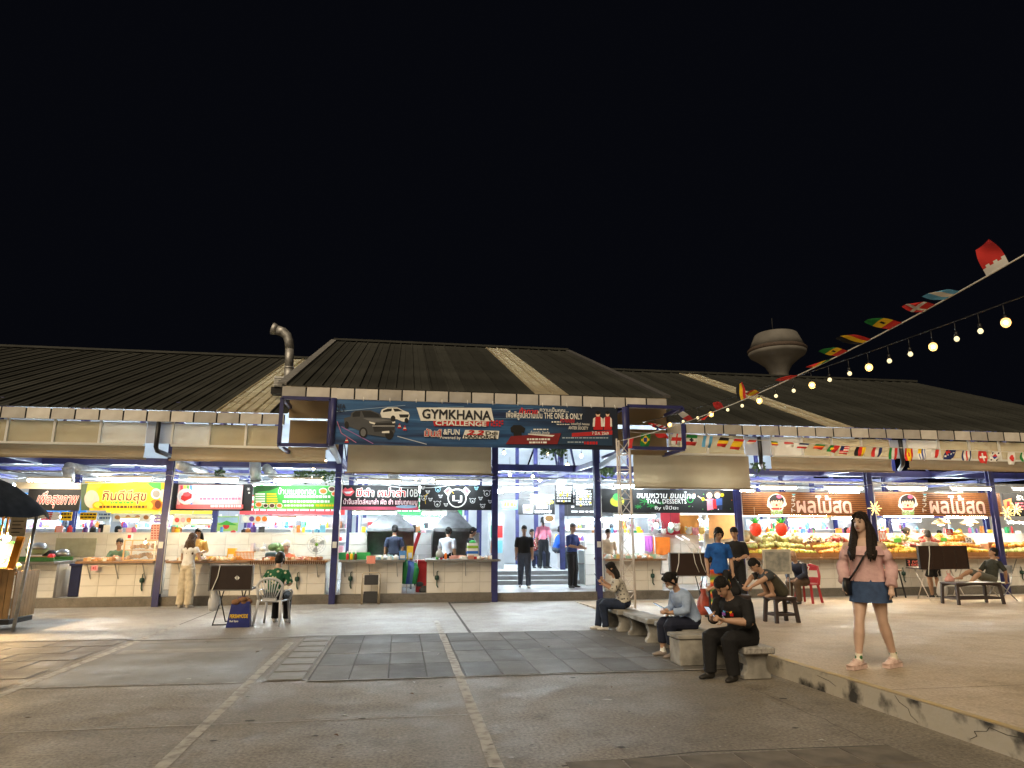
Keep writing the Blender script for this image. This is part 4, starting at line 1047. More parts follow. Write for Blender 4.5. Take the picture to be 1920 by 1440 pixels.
# loose power cables slung from post to post, and conduits down the posts
between = ['the black brush lettered sign and the bakery', 'the bakery and snack signs', 'the red lettered and pig face signs', None, 'the entrance and the strawberry stall', 'the strawberry and mango stalls', 'the mango stall and the last sign']
for i in range(1, 8):
    a_, b_ = PX[i - 1], PX[i]
    if between[i - 1] is None: continue
    for k in range(2):
        pts_ = [(a_ + (b_ - a_) * t / 12, 17.86 - .03 * k, 3.22 - .12 * k - (.16 + .1 * rng.random()) * 4 * (t / 12) * (1 - t / 12)) for t in range(13)]
        tag(MB().tube(pts_, .009 - .003 * k, 5).build('power_cable', M_BLACK if k == 0 else M_WHITE), ('slack black' if k == 0 else 'thin white') + ' cable slung between posts over ' + between[i - 1], 'cable')
    MB().tube([(a_ + .095, 17.87, .3), (a_ + .095, 17.87, 2.2), (a_ + .11, 17.9, 3.3)], .012, 6).build('conduit', M_WHITE, hall, True)
    MB().bx(a_ - .05, a_ + .05, 17.83, 17.86, 1.35, 1.5).build('socket_box', M_WHITE, hall, True)
# ------------------------------------------------------------------ the large printed banner
YB = 15.70
a, b = ay(622, 833, YB), ay(1157, 760, YB); zb0, zb1 = 3.66, 4.70
banner = thing('event_banner', 'wide dark blue event banner with two cars hung over the entrance', 'banner', ((a.x + b.x) / 2, YB, zb0))
def banner_mat():
    m = bpy.data.materials.new('banner_blue'); m.use_nodes = True; N, L = m.node_tree.nodes, m.node_tree.links; bs = N['Principled BSDF']; bs.inputs['Roughness'].default_value = .45
    tc = N.new('ShaderNodeTexCoord'); mp = N.new('ShaderNodeMapping'); mp.inputs['Scale'].default_value = (.14, 1, 2.6); mp.inputs['Rotation'].default_value = (0, .10, 0); L.new(tc.outputs['Object'], mp.inputs[0])
    n = N.new('ShaderNodeTexNoise'); n.inputs['Scale'].default_value = 2.2; n.inputs['Detail'].default_value = 6; L.new(mp.outputs[0], n.inputs['Vector'])
    r = N.new('ShaderNodeValToRGB'); e = r.color_ramp.elements; e[0].position = .36; e[0].color = (*lin((24, 42, 80)), 1); e[1].position = .62; e[1].color = (*lin((58, 108, 162)), 1)
    q = e.new(.72); q.color = (*lin((120, 160, 205)), 1); L.new(n.outputs['Fac'], r.inputs[0])
    sx = N.new('ShaderNodeSeparateXYZ'); L.new(tc.outputs['Object'], sx.inputs[0]); mr = N.new('ShaderNodeMapRange'); mr.inputs[1].default_value = .6; mr.inputs[2].default_value = 2.6; L.new(sx.outputs[0], mr.inputs[0])
    x = N.new('ShaderNodeMix'); x.data_type = 'RGBA'; x.inputs[7].default_value = (*lin((34, 42, 58)), 1); L.new(mr.outputs[0], x.inputs[0]); L.new(r.outputs[0], x.inputs[6]); L.new(x.outputs[2], bs.inputs['Base Color'])
    return m
mb = MB(); nx, nz = 60, 8; vs = []
for i in range(nx + 1):
    for j in range(nz + 1): vs.append((a.x + (b.x - a.x) * i / nx, YB + .006 * math.sin(i * .9) * math.sin(j * .8), zb0 + (zb1 - zb0) * j / nz))
mb.add(vs, [(i * (nz + 1) + j, (i + 1) * (nz + 1) + j, (i + 1) * (nz + 1) + j + 1, i * (nz + 1) + j + 1) for i in range(nx) for j in range(nz)], 0, True)
mb.build('sheet', banner_mat(), banner, True)
pr = Print(YB - .012)
# streaks of light
for p0, p1, w, c in (((630, 772), (760, 760), 1, (150, 180, 215)), ((640, 800), (700, 832), 1.3, (170, 120, 190)), ((745, 818), (800, 833), 1.3, (210, 220, 235)), ((632, 790), (640, 812), 1.2, (200, 130, 170)), ((640, 812), (668, 830), 1.2, (200, 130, 170)), ((880, 770), (1000, 766), 1, (110, 150, 190)), ((900, 786), (1010, 784), 1, (110, 150, 190)), ((820, 764), (870, 762), 1, (120, 160, 200))):
    pr.line([p0, p1], w, col(*c))
# pickup truck
DG, MG, LG, GL = col(74, 77, 82), col(112, 115, 120), col(190, 192, 195), col(22, 26, 32)
pr.poly([(645, 784), (657, 781), (659, 774), (666, 770), (695, 769), (712, 776), (716, 783), (736, 786), (741, 791), (741, 808), (738, 815), (726, 820), (690, 815), (676, 808), (660, 802), (646, 796)], DG)
pr.poly([(661, 776), (667, 771), (676, 771), (675, 781), (661, 782)], GL).poly([(678, 771), (695, 771), (710, 777), (713, 783), (683, 782)], GL).poly([(680, 784), (716, 785), (735, 788), (700, 792)], MG)
pr.poly([(700, 794), (740, 792), (740, 800), (700, 803)], col(30, 31, 34)).rect(698, 798, 740, 799.5, LG).poly([(692, 790), (704, 793), (702, 796), (693, 793)], W_).poly([(735, 790), (741, 790), (741, 793), (736, 794)], W_)
pr.disc(681, 811, 8, col(15, 15, 17), 10).disc(681, 811, 5, MG, 7).disc(730, 815, 8, col(15, 15, 17), 9).disc(650, 797, 4, col(15, 15, 17), 7).rect(716, 807, 730, 812, W_)
pr.poly([(700, 803), (740, 801), (739, 807), (702, 810)], col(40, 41, 45))
# white SUV
pr.poly([(713, 775), (716, 768), (726, 764), (745, 764), (757, 770), (766, 773), (768, 779), (766, 788), (756, 791), (744, 786), (738, 786), (730, 784), (716, 783)], W_)
pr.poly([(718, 770), (727, 766), (735, 766), (734, 771), (718, 773)], GL).poly([(737, 766), (746, 766), (755, 771), (740, 772)], GL).poly([(748, 777), (767, 777), (765, 783), (750, 783)], col(35, 36, 40)).disc(737, 785, 4.5, col(18, 18, 20), 6).disc(762, 788, 3.5, col(18, 18, 20), 4.5)
for x, y in ((749, 799), (759, 803), (650, 826)): pr.poly([(x, y - 6), (x + 4, y + 4), (x - 4, y + 4)], RD).rect(x - 2.4, y - 1, x + 2.4, y + 1, W_)
# title plates
pr.poly([(781, 764), (921, 765), (926, 790), (789, 789)], W_).poly([(812, 789), (918, 790), (916, 799), (814, 799)], RD)
for k in range(14): pr.rect(920 + (k % 5) * 5, 788 + (k // 5) * 4 + (k % 2), 923.5 + (k % 5) * 5, 791 + (k // 5) * 4 + (k % 2), RD)
pr.poly([(872, 806), (936, 808), (934, 823), (867, 822)], W_)
# shirt, ribbon plates, race suits
pr.poly([(957, 802), (963, 797), (976, 797), (985, 803), (982, 812), (978, 810), (978, 830), (963, 830), (963, 811), (958, 810)], BK).poly([(948, 833), (958, 818), (1052, 812), (1045, 833)], col(130, 28, 34)).poly([(1045, 833), (1055, 812), (1148, 806), (1148, 836)], col(32, 62, 92)).poly([(1072, 812), (1148, 807), (1148, 815), (1072, 819)], col(190, 36, 42)).poly([(990, 813), (1040, 816), (1036, 819), (990, 815)], W_)
for x, s in ((1121, 1.0), (1139, .85)):
    pr.disc(x, 777, 4 * s, SKN, 5 * s).disc(x, 774, 4.3 * s, BK, 3.5 * s).poly([(x - 9 * s, 785), (x - 3, 781), (x + 4, 781), (x + 10 * s, 786), (x + 9 * s, 806), (x - 8 * s, 806)], RD).poly([(x - 9 * s, 785), (x - 5, 782), (x - 6 * s, 800), (x - 10 * s, 800)], W_).poly([(x + 9 * s, 785), (x + 5, 782), (x + 6 * s, 800), (x + 10 * s, 800)], W_)
pr.bars(1034, 790, 1052, 793, 1, W_, .8).bars(1044, 795, 1068, 797, 1, W_, .8).bars(1000, 804, 1030, 807, 1, W_, .8).bars(1054, 820, 1140, 823, 1, col(170, 190, 210), .7).bars(1064, 828, 1094, 831, 1, col(170, 190, 210), .7).bars(1095, 828, 1120, 834, 1, RD, .9)
pr.bars(988, 822, 1032, 826, 1, W_, .85).bars(992, 828, 1026, 832, 1, W_, .85)
pr.done(banner)
YT = YB - .026
for s, x0, y0, x1, y1, m, k in (('NE&', 629, 758, 648, 765, BK, {}), ('NLY', 629, 766, 647, 772, BK, {}), ('GYMKHANA', 791, 770, 921, 785, col(30, 34, 42), dict(bold=.03)), ('CHALLENGE', 816, 790.5, 912, 797.5, W_, dict(bold=.03)),
        ('มันส์', 795, 804, 829, 819, RD, dict(bold=.02, outline=W_)), ('&FUN', 831, 805, 862, 815, W_, dict(bold=.03)), ('Powered by', 825, 818, 864, 824.5, W_, {}), ('2.2', 874, 807, 908, 815.5, RD, dict(bold=.05, shear=.3)), ('Ddi', 910, 809, 933, 815, BK, dict(bold=.03)), ('MAXFORCE', 870, 816.5, 931, 821.5, BK, dict(bold=.04)),
        ('ท้าทาย', 973, 765, 1009, 776, col(230, 60, 60), dict(bold=.03, shear=.15)), ('ความเป็นคุณ...', 1012, 765, 1066, 774, W_, dict(bold=.02)), ('เพื่อพิสูจน์ความเป็น THE ONE & ONLY', 949, 773, 1092, 787, W_, dict(bold=.02)), ('ความแรง', 1051, 786, 1077, 792, col(230, 60, 60), {}), ('แอนด์ทูร์ ทอมเม', 1071, 793, 1105, 798, W_, {}), ('ANTER SOCIETY', 1066, 800, 1103, 805, W_, {}), ('7 มี.ค. 2569', 1110, 809, 1141, 815, W_, dict(bold=.02)), ('ต้นตองคือ..มีรางวัล', 995, 808, 1030, 814, W_, {})):
    ptext(s, x0, y0, x1, y1, YT, m, banner, **k)
for i in range(12):
    x = a.x + .05 + (b.x - a.x - .1) * i / 11
    MB().tube([(x, YB - .01, zb1 - .02), (x, YB + .05, zb1 + .08)], .008, 5).build('tie_cord', W_, banner, True)

# ------------------------------------------------------------------ truss mast
p0, p1 = ay(1152, 1060, 15.2), ay(1190, 1060, 15.2)
mast = thing('truss_mast', 'white lattice truss mast standing by the entrance', 'mast', ((p0.x + p1.x) / 2, 15.2, 0.03)); W_T = mat('white_truss_paint', (.72, .66, .62), .4, var=.1); w = .30; zt = 3.85
cx = (p0.x + p1.x) / 2
leg_ = [(cx - .12, 15.1), (cx + .19, 15.12), (cx + .02, 15.36)]
for i, (x, y) in enumerate(leg_): MB().tube([(x, y, .02), (x, y, zt)], .028 if i == 1 else .02, 8).build('chord', W_T, mast, True)
for i in range(3):
    q, r = leg_[i], leg_[(i + 1) % 3]
    for k in range(11):
        z = .08 + k * .34; MB().bar((*q, z), (*r, z), .014).build('rung', W_T, mast, True)
        MB().bar((*(q if k % 2 else r), z), (*(r if k % 2 else q), z + .34), .014).build('brace', W_T, mast, True)

# ------------------------------------------------------------------ bunting with flags
CFL = {c: col(*v, rough=.8, transl=.25) for c, v in dict(r=(210, 50, 45), w=(235, 232, 225), b=(35, 60, 140), g=(30, 130, 60), y=(250, 205, 40), k=(30, 30, 32), s=(100, 175, 225), o=(240, 120, 40), p=(150, 60, 60), n=(30, 45, 100)).items()}
KEY = list(CFL)
def stripes(s, vertical): return (lambda u, v: s[min(len(s) - 1, int((u if vertical else v) * len(s)))])
def cross(bg, fg, w=.2, cu=.5): return lambda u, v: fg if abs(u - cu) < w * .6 or abs(v - .5) < w else bg
FL = {
 'red and white cross': cross('w', 'r', .14), 'green white red with emblem': lambda u, v: 'k' if (u - .5) ** 2 + (v - .5) ** 2 < .02 else stripes('gwr', False)(u, v), 'sky blue and white': stripes('sws', True), 'black yellow red': stripes('kyr', False), 'red and yellow': stripes('ryyr', False),
 'red white twisted': stripes('rw', False), 'yellow and green': stripes('gyr', False), 'navy and red': stripes('nwr', False), 'green and orange': stripes('gor', False), 'green and red with emblem': lambda u, v: 'y' if (u - .4) ** 2 + (v - .5) ** 2 < .03 else ('g' if u < .4 else 'r'),
 'striped with starred blue corner': lambda u, v: 'n' if u < .45 and v < .55 else 'rw'[int(v * 7) % 2], 'black red gold upright': stripes('kry', True), 'red white navy upright': stripes('rwn', True), 'green white red upright': stripes('gwr', True), 'red yellow with crest': lambda u, v: 'r' if abs(u - .5) < .1 and abs(v - .5) < .15 else stripes('ryyr', True)(u, v),
 'white blue stripes with sun': lambda u, v: 'y' if u < .4 and v < .45 else 'wb'[int(u * 7) % 2], 'white over red': stripes('wr', True), 'blue with red cross corner': lambda u, v: ('r' if abs(u - .25) < .06 or abs(v - .25) < .06 else 'n') if u < .5 and v < .5 else ('w' if (int(u * 9) * 7 + int(v * 8) * 3) % 11 == 0 else 'n'), 'navy white red upright': stripes('nwrwn', True),
 'red with white cross': lambda u, v: 'w' if (abs(u - .5) < .12 and abs(v - .5) < .3) or (abs(v - .5) < .12 and abs(u - .5) < .3) else 'r', 'white with red blue disc': lambda u, v: ('r' if v < .5 else 'b') if (u - .5) ** 2 + (v - .5) ** 2 < .05 else ('k' if abs(abs(u - .5) - .33) < .07 and abs(abs(v - .5) - .33) < .06 else 'w'), 'white with red leaf': lambda u, v: 'r' if (u - .55) ** 2 + (v - .5) ** 2 < .07 else 'w',
 'green yellow diamond': lambda u, v: 'b' if (u - .5) ** 2 + (v - .5) ** 2 < .035 else ('y' if abs(u - .5) / .42 + abs(v - .5) / .4 < 1 else 'g'), 'plain red': lambda u, v: 'r', 'red yellow green starred': lambda u, v: 'k' if (u - .5) ** 2 + (v - .5) ** 2 < .015 else stripes('ryg', False)(u, v), 'red with white bar': lambda u, v: 'w' if abs(u - .35) < .08 or abs(v - .5) < .09 else 'r', 'red with white teeth': lambda u, v: 'w' if v < .22 + .1 * (int(u * 18) % 2) else 'r', 'belgian bands': stripes('kyr', True)}
def flag_piece(kind, top0, top1, drop, parent, twist=0.0, swing=(0, 0, 0), n=12, curl=.06):
    f = FL[kind]; mb = MB(); vs = []; top0, top1, drop = Vector(top0), Vector(top1), Vector(drop); nrm = (top1 - top0).cross(drop).normalized()
    for i in range(n + 1):
        for j in range(n + 1):
            u, v = i / n, j / n; p = top0.lerp(top1, u) + drop * v + nrm * (curl * math.sin(v * 4 + u * 3) * v) + Vector(swing) * v * v * u
            if twist: 
                m = top0.lerp(top1, .5) + drop * v; ang = twist * v; d = p - m; p = m + d * math.cos(ang) + nrm * d.length * math.copysign(1, u - .5) * math.sin(ang)
            vs.append(p)
    for i in range(n):
        for j in range(n):
            pass
    mb.add(vs, []); 
    for i in range(n):
        for j in range(n):
            mb.f.append((i * (n + 1) + j, (i + 1) * (n + 1) + j, (i + 1) * (n + 1) + j + 1, i * (n + 1) + j + 1)); mb.m.append(KEY.index(f((i + .5) / n, (j + .5) / n))); mb.s.append(True)
    o = mb.build('flag', list(CFL.values()), parent, True); o['label'] = kind + ' flag'; return o
# level string along the eaves of the fruit stalls
CORD = mat('white_cord', (.7, .68, .62), .7, var=.1)
pts = [(1165, 808), (1204, 812), (1262, 812), (1330, 817), (1400, 824), (1500, 830), (1600, 837), (1700, 840), (1800, 844), (1920, 848), (1990, 850)]
YF = 16.3
bunt = thing('flag_bunting', 'level string of small world flags along the eaves of the fruit stalls', 'bunting', ay(1165, 808, YF))
MB().tube([ay(x, y, YF) for x, y in pts], .008, 5).build('cord', CORD, bunt, True)
def on(pts, x):
    for (x0, y0), (x1, y1) in zip(pts[:-1], pts[1:]):
        if x0 <= x <= x1: return y0 + (y1 - y0) * (x - x0) / (x1 - x0)
    return pts[-1][1]
row = [(1203, 17, 26, 'green yellow diamond', -4), (1226, 20, 10, 'plain red', 8), (1262, 17, 22, 'red and white cross', -5), (1288, 20, 20, 'green white red with emblem', -2), (1320, 17, 22, 'sky blue and white', -5), (1351, 17, 18, 'black yellow red', -8), (1378, 18, 20, 'red and yellow', -10), (1405, 14, 8, 'red white twisted', -6), (1446, 12, 8, 'yellow and green', 2), (1470, 16, 8, 'red white twisted', 2), (1500, 18, 10, 'navy and red', -6), (1530, 18, 10, 'green and orange', -8), (1558, 18, 14, 'green and red with emblem', -12),
       (1578, 16, 16, 'striped with starred blue corner', -8), (1606, 18, 18, 'black red gold upright', -6), (1638, 17, 18, 'red white navy upright', -4), (1668, 15, 22, 'green white red upright', -3), (1697, 14, 24, 'red yellow with crest', 0), (1722, 15, 22, 'white blue stripes with sun', -3), (1748, 13, 16, 'white over red', -3), (1775, 18, 18, 'blue with red cross corner', -6), (1805, 16, 20, 'navy white red upright', -3), (1834, 15, 24, 'red with white cross', 0), (1860, 16, 20, 'white with red blue disc', -8), (1890, 13, 24, 'white with red leaf', 0), (1914, 10, 18, 'green white red upright', 0)]
for x, w_, h_, kd, sl in row:
    t0, t1 = ay(x, on(pts, x), YF), ay(x + w_, on(pts, x + w_), YF); d = ay(x + sl, on(pts, x) + h_, YF) - t0
    flag_piece(kd, t0, t1, d + Vector((0, rng.uniform(-.05, .05), 0)), bunt, curl=rng.uniform(.02, .07))
# rising string from the mast out over the platform: near end almost above the camera's right
A3, B3 = Vector((cx + .02, 15.2, 3.82)), Vector(ray(1960, 455)).normalized() * 9.2 + Vector((0, 0, CAM_H))
def sag(t, s): return A3.lerp(B3, t) - Vector((0, 0, s * 4 * t * (1 - t)))
bunt2 = thing('flag_bunting', 'string of wind blown flags rising from the truss mast', 'bunting', A3)
MB().tube([sag(t / 30, .28) for t in range(31)], .009, 5).build('cord', CORD, bunt2, True)
def tproj(x):                                      # parameter on the string that shows at pixel column x
    lo, hi = 0.0, 1.0
    for _ in range(40):
        m = (lo + hi) / 2; p = sag(m, .28) - Vector((0, 0, CAM_H)); px = 960 + F_PX * p.dot(_rgt) / p.dot(_fwd)
        lo, hi = (m, hi) if px < x else (lo, m)
    return (lo + hi) / 2
wind = Vector((-.5, .1, .28))
for x, dl, kd, dr, cv in ((1180, .04, 'plain red', (-.05, 0, -.3), .05), (1243, .05, 'striped with starred blue corner', (-.42, 0, .12), .08), (1290, .02, 'red white twisted', (-.25, 0, .16), .04), (1330, .035, 'white over red', (-.30, 0, -.22), .06), (1345, .03, 'plain red', (-.12, 0, .16), .06), (1385, .03, 'belgian bands', (-.05, 0, .36), .07), (1410, .05, 'red and yellow', (-.14, 0, .03), .05), (1480, .04, 'plain red', (-.3, 0, -.05), .05), (1540, .04, 'yellow and green', (-.28, .05, -.08), .06), (1570, .03, 'red yellow green starred', (-.36, 0, .06), .05),
                          (1612, .035, 'belgian bands', (-.38, .1, .10), .07), (1668, .035, 'red yellow green starred', (-.38, .1, .12), .06), (1728, .035, 'red with white bar', (-.26, .1, .08), .10), (1772, .04, 'sky blue and white', (-.30, .1, .04), .07), (1850, .05, 'red with white teeth', (-.06, .05, .34), .08)):
    t = tproj(x); p = sag(t, .28); q = sag(min(1, t + dl), .28); d = (q - p).normalized() * (.27 if x > 1840 else .21)
    flag_piece(kd, p, p + d, Vector(dr) * (1 if x > 1840 else .8), bunt2, curl=cv * .45, swing=(rng.uniform(-.03, .03), rng.uniform(-.06, .06), rng.uniform(-.03, .03)))

# ------------------------------------------------------------------ festoon of bulbs over the platform
A3b, B3b = ay(1205, 792, 16.6), Vector(ray(2010, 522)).normalized() * 9.0 + Vector((0, 0, CAM_H))
def sagb(t): return A3b.lerp(B3b, t) - Vector((0, 0, .10 * 4 * t * (1 - t)))
HALO_GLOBE = mat('amber_halo_glass', (1.0, .72, .36), .2, var=0, emit=1.5, ecol=(1.0, .60, .17), alpha=.86)  # bulb envelope given its own amber glow to imitate a halo
fest = thing('festoon_lights', 'string of warm festoon bulbs rising over the platform', 'string lights', A3b)
MB().tube([sagb(t / 40) for t in range(41)], .008, 5).build('cable', M_BLACK, fest, True)
def tpb(x):
    lo, hi = 0.0, 1.0
    for _ in range(40):
        m = (lo + hi) / 2; p = sagb(m) - Vector((0, 0, CAM_H)); px = 960 + F_PX * p.dot(_rgt) / p.dot(_fwd)
        lo, hi = (m, hi) if px < x else (lo, m)
    return (lo + hi) / 2
for x, k in ((1228, 0), (1255, 1), (1280, 0), (1307, 0), (1332, 1), (1363, 0), (1390, 0), (1422, 1), (1453, 0), (1486, 0), (1520, 1), (1553, 0), (1590, 0), (1626, 1), (1664, 0), (1703, 0), (1745, 1), (1789, 0), (1833, 0), (1880, 1), (1930, 0)):
    p = sagb(tpb(x)); bl = p - Vector((0, 0, .22)); r = .022 if k else .03
    o = MB().ell(bl, (r, r, r * 1.1), 10, 8).build('bulb', M_BULB['amber'] if k else M_BULB['festoon'], fest, True)
    if k: MB().ell(bl, (.05, .05, .056), 14, 10).build('halo_globe', HALO_GLOBE, o, True)
    MB().tube([p, bl + Vector((0, 0, r + .05))], .006, 5).build('drop_wire', M_BLACK, o, True)
    MB().tube([bl + Vector((0, 0, r + .06)), bl + Vector((0, 0, r + .004))], .02, 7).build('socket', M_BLACK, o, True)

# ------------------------------------------------------------------ water tower and roof duct
DT = 80.0
def T(px, py): return ay(px, py, DT)
c0 = T(1457, 660); tw = thing('water_tower', 'pale mushroom shaped water tower standing beyond the roofs', 'water tower', (c0.x, DT, 0)); M_TW = mat('tower_paint', (.19, .18, .165), .75, var=.25, scale=.35)
zz = lambda py: T(1457, py).z; R_ = lambda w: w / 2 * (T(1458, 660).x - T(1457, 660).x)
prof = [(R_(30), 0), (R_(30), zz(708)), (R_(32), zz(698)), (R_(44), zz(686)), (R_(68), zz(675)), (R_(90), zz(667)), (R_(96), zz(661))]
MB().lathe(prof, (c0.x, DT, 0), 28).build('stem_and_bowl', M_TW, tw, True)
MB().lathe([(R_(96), zz(661)), (R_(98), zz(659)), (R_(98), zz(656)), (R_(91), zz(653))], (c0.x, DT, 0), 28).build('rim_band', mat('tower_rust', (.10, .07, .055), .8, var=.3), tw, True)
MB().lathe([(R_(91), zz(653)), (R_(80), zz(640)), (R_(71), zz(629)), (R_(66), zz(627)), (.2, zz(626.5))], (c0.x, DT, 0), 28).build('tank', M_TW, tw, True)
MB().lathe([(R_(18), zz(625)), (R_(19), zz(622)), (R_(14), zz(619)), (.1, zz(618))], (c0.x + .6, DT, 0), 14).build('hatch', M_TW, tw, True)
MB().tube([T(1449, 625), T(1447, 597)], .05, 5).build('lightning_rod', M_DARK, tw, True)
ptext('UW', 1480, 632, 1496, 642, DT - R_(76), mat('tower_letters', (.12, .11, .10), .8, var=0), tw)
p = ay(541, 716, 19.5)
dct = thing('roof_exhaust_pipe', 'bent galvanised exhaust pipe rising above the roof', 'exhaust pipe', p)
q = [ay(541, 718, 19.5), ay(542, 690, 19.5), ay(543, 655, 19.5)]; MB().tube([q[0], q[1]], [.16, .125], 14).build('lower_section', M_GALV, dct, True)
MB().tube([q[1], q[2]], .12, 14).build('upper_section', M_GALV, dct, True)
MB().tube([q[1] - Vector((0, 0, .03)), q[1] + Vector((0, 0, .03))], .132, 14).build('collar', M_GALV, dct, True)
e = [q[2], ay(542, 640, 19.5), ay(538, 629, 19.5), ay(530, 622, 19.5), ay(520, 619, 19.5)]; MB().tube(e, [.12, .125, .13, .135, .14], 14).build('elbow', M_GALV, dct, True)
MB().tube([ay(520, 619, 19.5), ay(511, 616, 19.5)], [.14, .18], 14).build('mouth_flare', M_GALV, dct, True)
p = ay(524, 718, 18.6); t = thing('fan_housing', 'small louvred fan housing beside the exhaust pipe base', 'fan', p)
fit_box('case', p.x - .13, p.x + .13, 18.5, 18.8, p.z - .12, p.z + .16, M_GALV, t)
for k in range(5): fit_box('louvre', p.x - .12, p.x + .12, 18.47, 18.498, p.z - .09 + k * .05, p.z - .07 + k * .05, M_WHITE, t)
fit_box('bracket', p.x - .2, p.x + .2, 18.55, 18.9, p.z - .30, p.z - .121, M_DARK, t)
# ------------------------------------------------------------------ people
from mathutils.bvhtree import BVHTree
M_SKIN = mat('skin', (0.50, 0.30, 0.20), 0.55, var=0.06, scale=12)
M_SKIN2 = mat('skin_tan', (0.43, 0.255, 0.165), 0.55, var=0.06, scale=12)
M_SKIN3 = mat('skin_fair', (0.62, 0.42, 0.32), 0.5, var=0.05, scale=12)
M_HAIR = mat('black_hair', (0.013, 0.0105, 0.009), 0.6, var=0.4, scale=60, bump=0.8, bscale=90, spec=0.3)
M_BROWNHAIR = mat('brown_hair', (0.10, 0.055, 0.03), 0.6, var=0.4, scale=60, bump=0.8, bscale=90, spec=0.3)
M_GREYHAIR = mat('greying_hair', (0.10, 0.095, 0.09), 0.5, var=0.3, scale=40)
M_EYE = mat('eye_dark', (0.02, 0.014, 0.012), 0.25, var=0)
M_LIP = mat('lip', (0.42, 0.13, 0.11), 0.45, var=0)
def cloth(name, c, c2=None, scale=9): return mat('cloth_' + name, lin(c), 0.85, var=0.12, scale=scale, rgb2=lin(c2) if c2 else None, bump=0.9, bscale=7)
PENDING = []
def LV(p): return Vector((p[0], -p[1], p[2]))
def hand(mb, w, d, nrm, side, curl, mi, s=1.0):
    """palm and five fingers from wrist w along d; nrm is the palm's normal, side (+1/-1) where the thumb leaves"""
    d = d.normalized(); nrm = (nrm - d * nrm.dot(d)).normalized(); lat = d.cross(nrm).normalized() * side
    e = w + d * 0.085 * s
    mb.tube([w - d * .012, w + d * 0.03 * s, w + d * .06 * s, e], [(.024 * s, .018 * s), (.034 * s, .017 * s), (.040 * s, .016 * s), (.037 * s, .013 * s)], 10, mi, up=lat)
    for k, (o, L) in enumerate(((.029, .066), (.010, .078), (-.010, .073), (-.029, .057))):
        b = w + d * .072 * s + lat * o * s; pts = [b]; c = 0.0
        for j in range(3):
            c += curl * (0.55 if j == 0 else 0.8); dirv = d * math.cos(c) + nrm * math.sin(c)
            pts.append(pts[-1] + dirv * (L * s / 2.6 if j == 0 else L * s / 3.2))
        mb.tube(pts, [.0098 * s, .0095 * s, .0085 * s, .007 * s], 7, mi)
    b = w + d * .02 * s + lat * .026 * s; t1 = b + (lat * .75 + d * .65 + nrm * .25) * .038 * s
    mb.tube([b, t1, t1 + (lat * .25 + d + nrm * .35 * (1 + curl)).normalized() * .034 * s], [.013 * s, .011 * s, .008 * s], 7, mi)
POSES = {
 'stand': dict(pel=(0, 0, .91), lean=3, kl=(.10, .03, .49), al=(.11, 0, .075), kr=(-.10, .03, .49), ar=(-.11, 0, .075), el=(.232, -.02, 1.10), wl=(.235, .07, .86), er=(-.232, -.02, 1.10), wr=(-.235, .07, .86)),
 'sit': dict(pel=(0, 0, .52), lean=14, kl=(.10, .43, .50), al=(.11, .40, .075), kr=(-.10, .43, .50), ar=(-.11, .44, .075), el=(.22, .14, .74), wl=(.08, .34, .72), er=(-.22, .14, .74), wr=(-.08, .34, .72)),
}
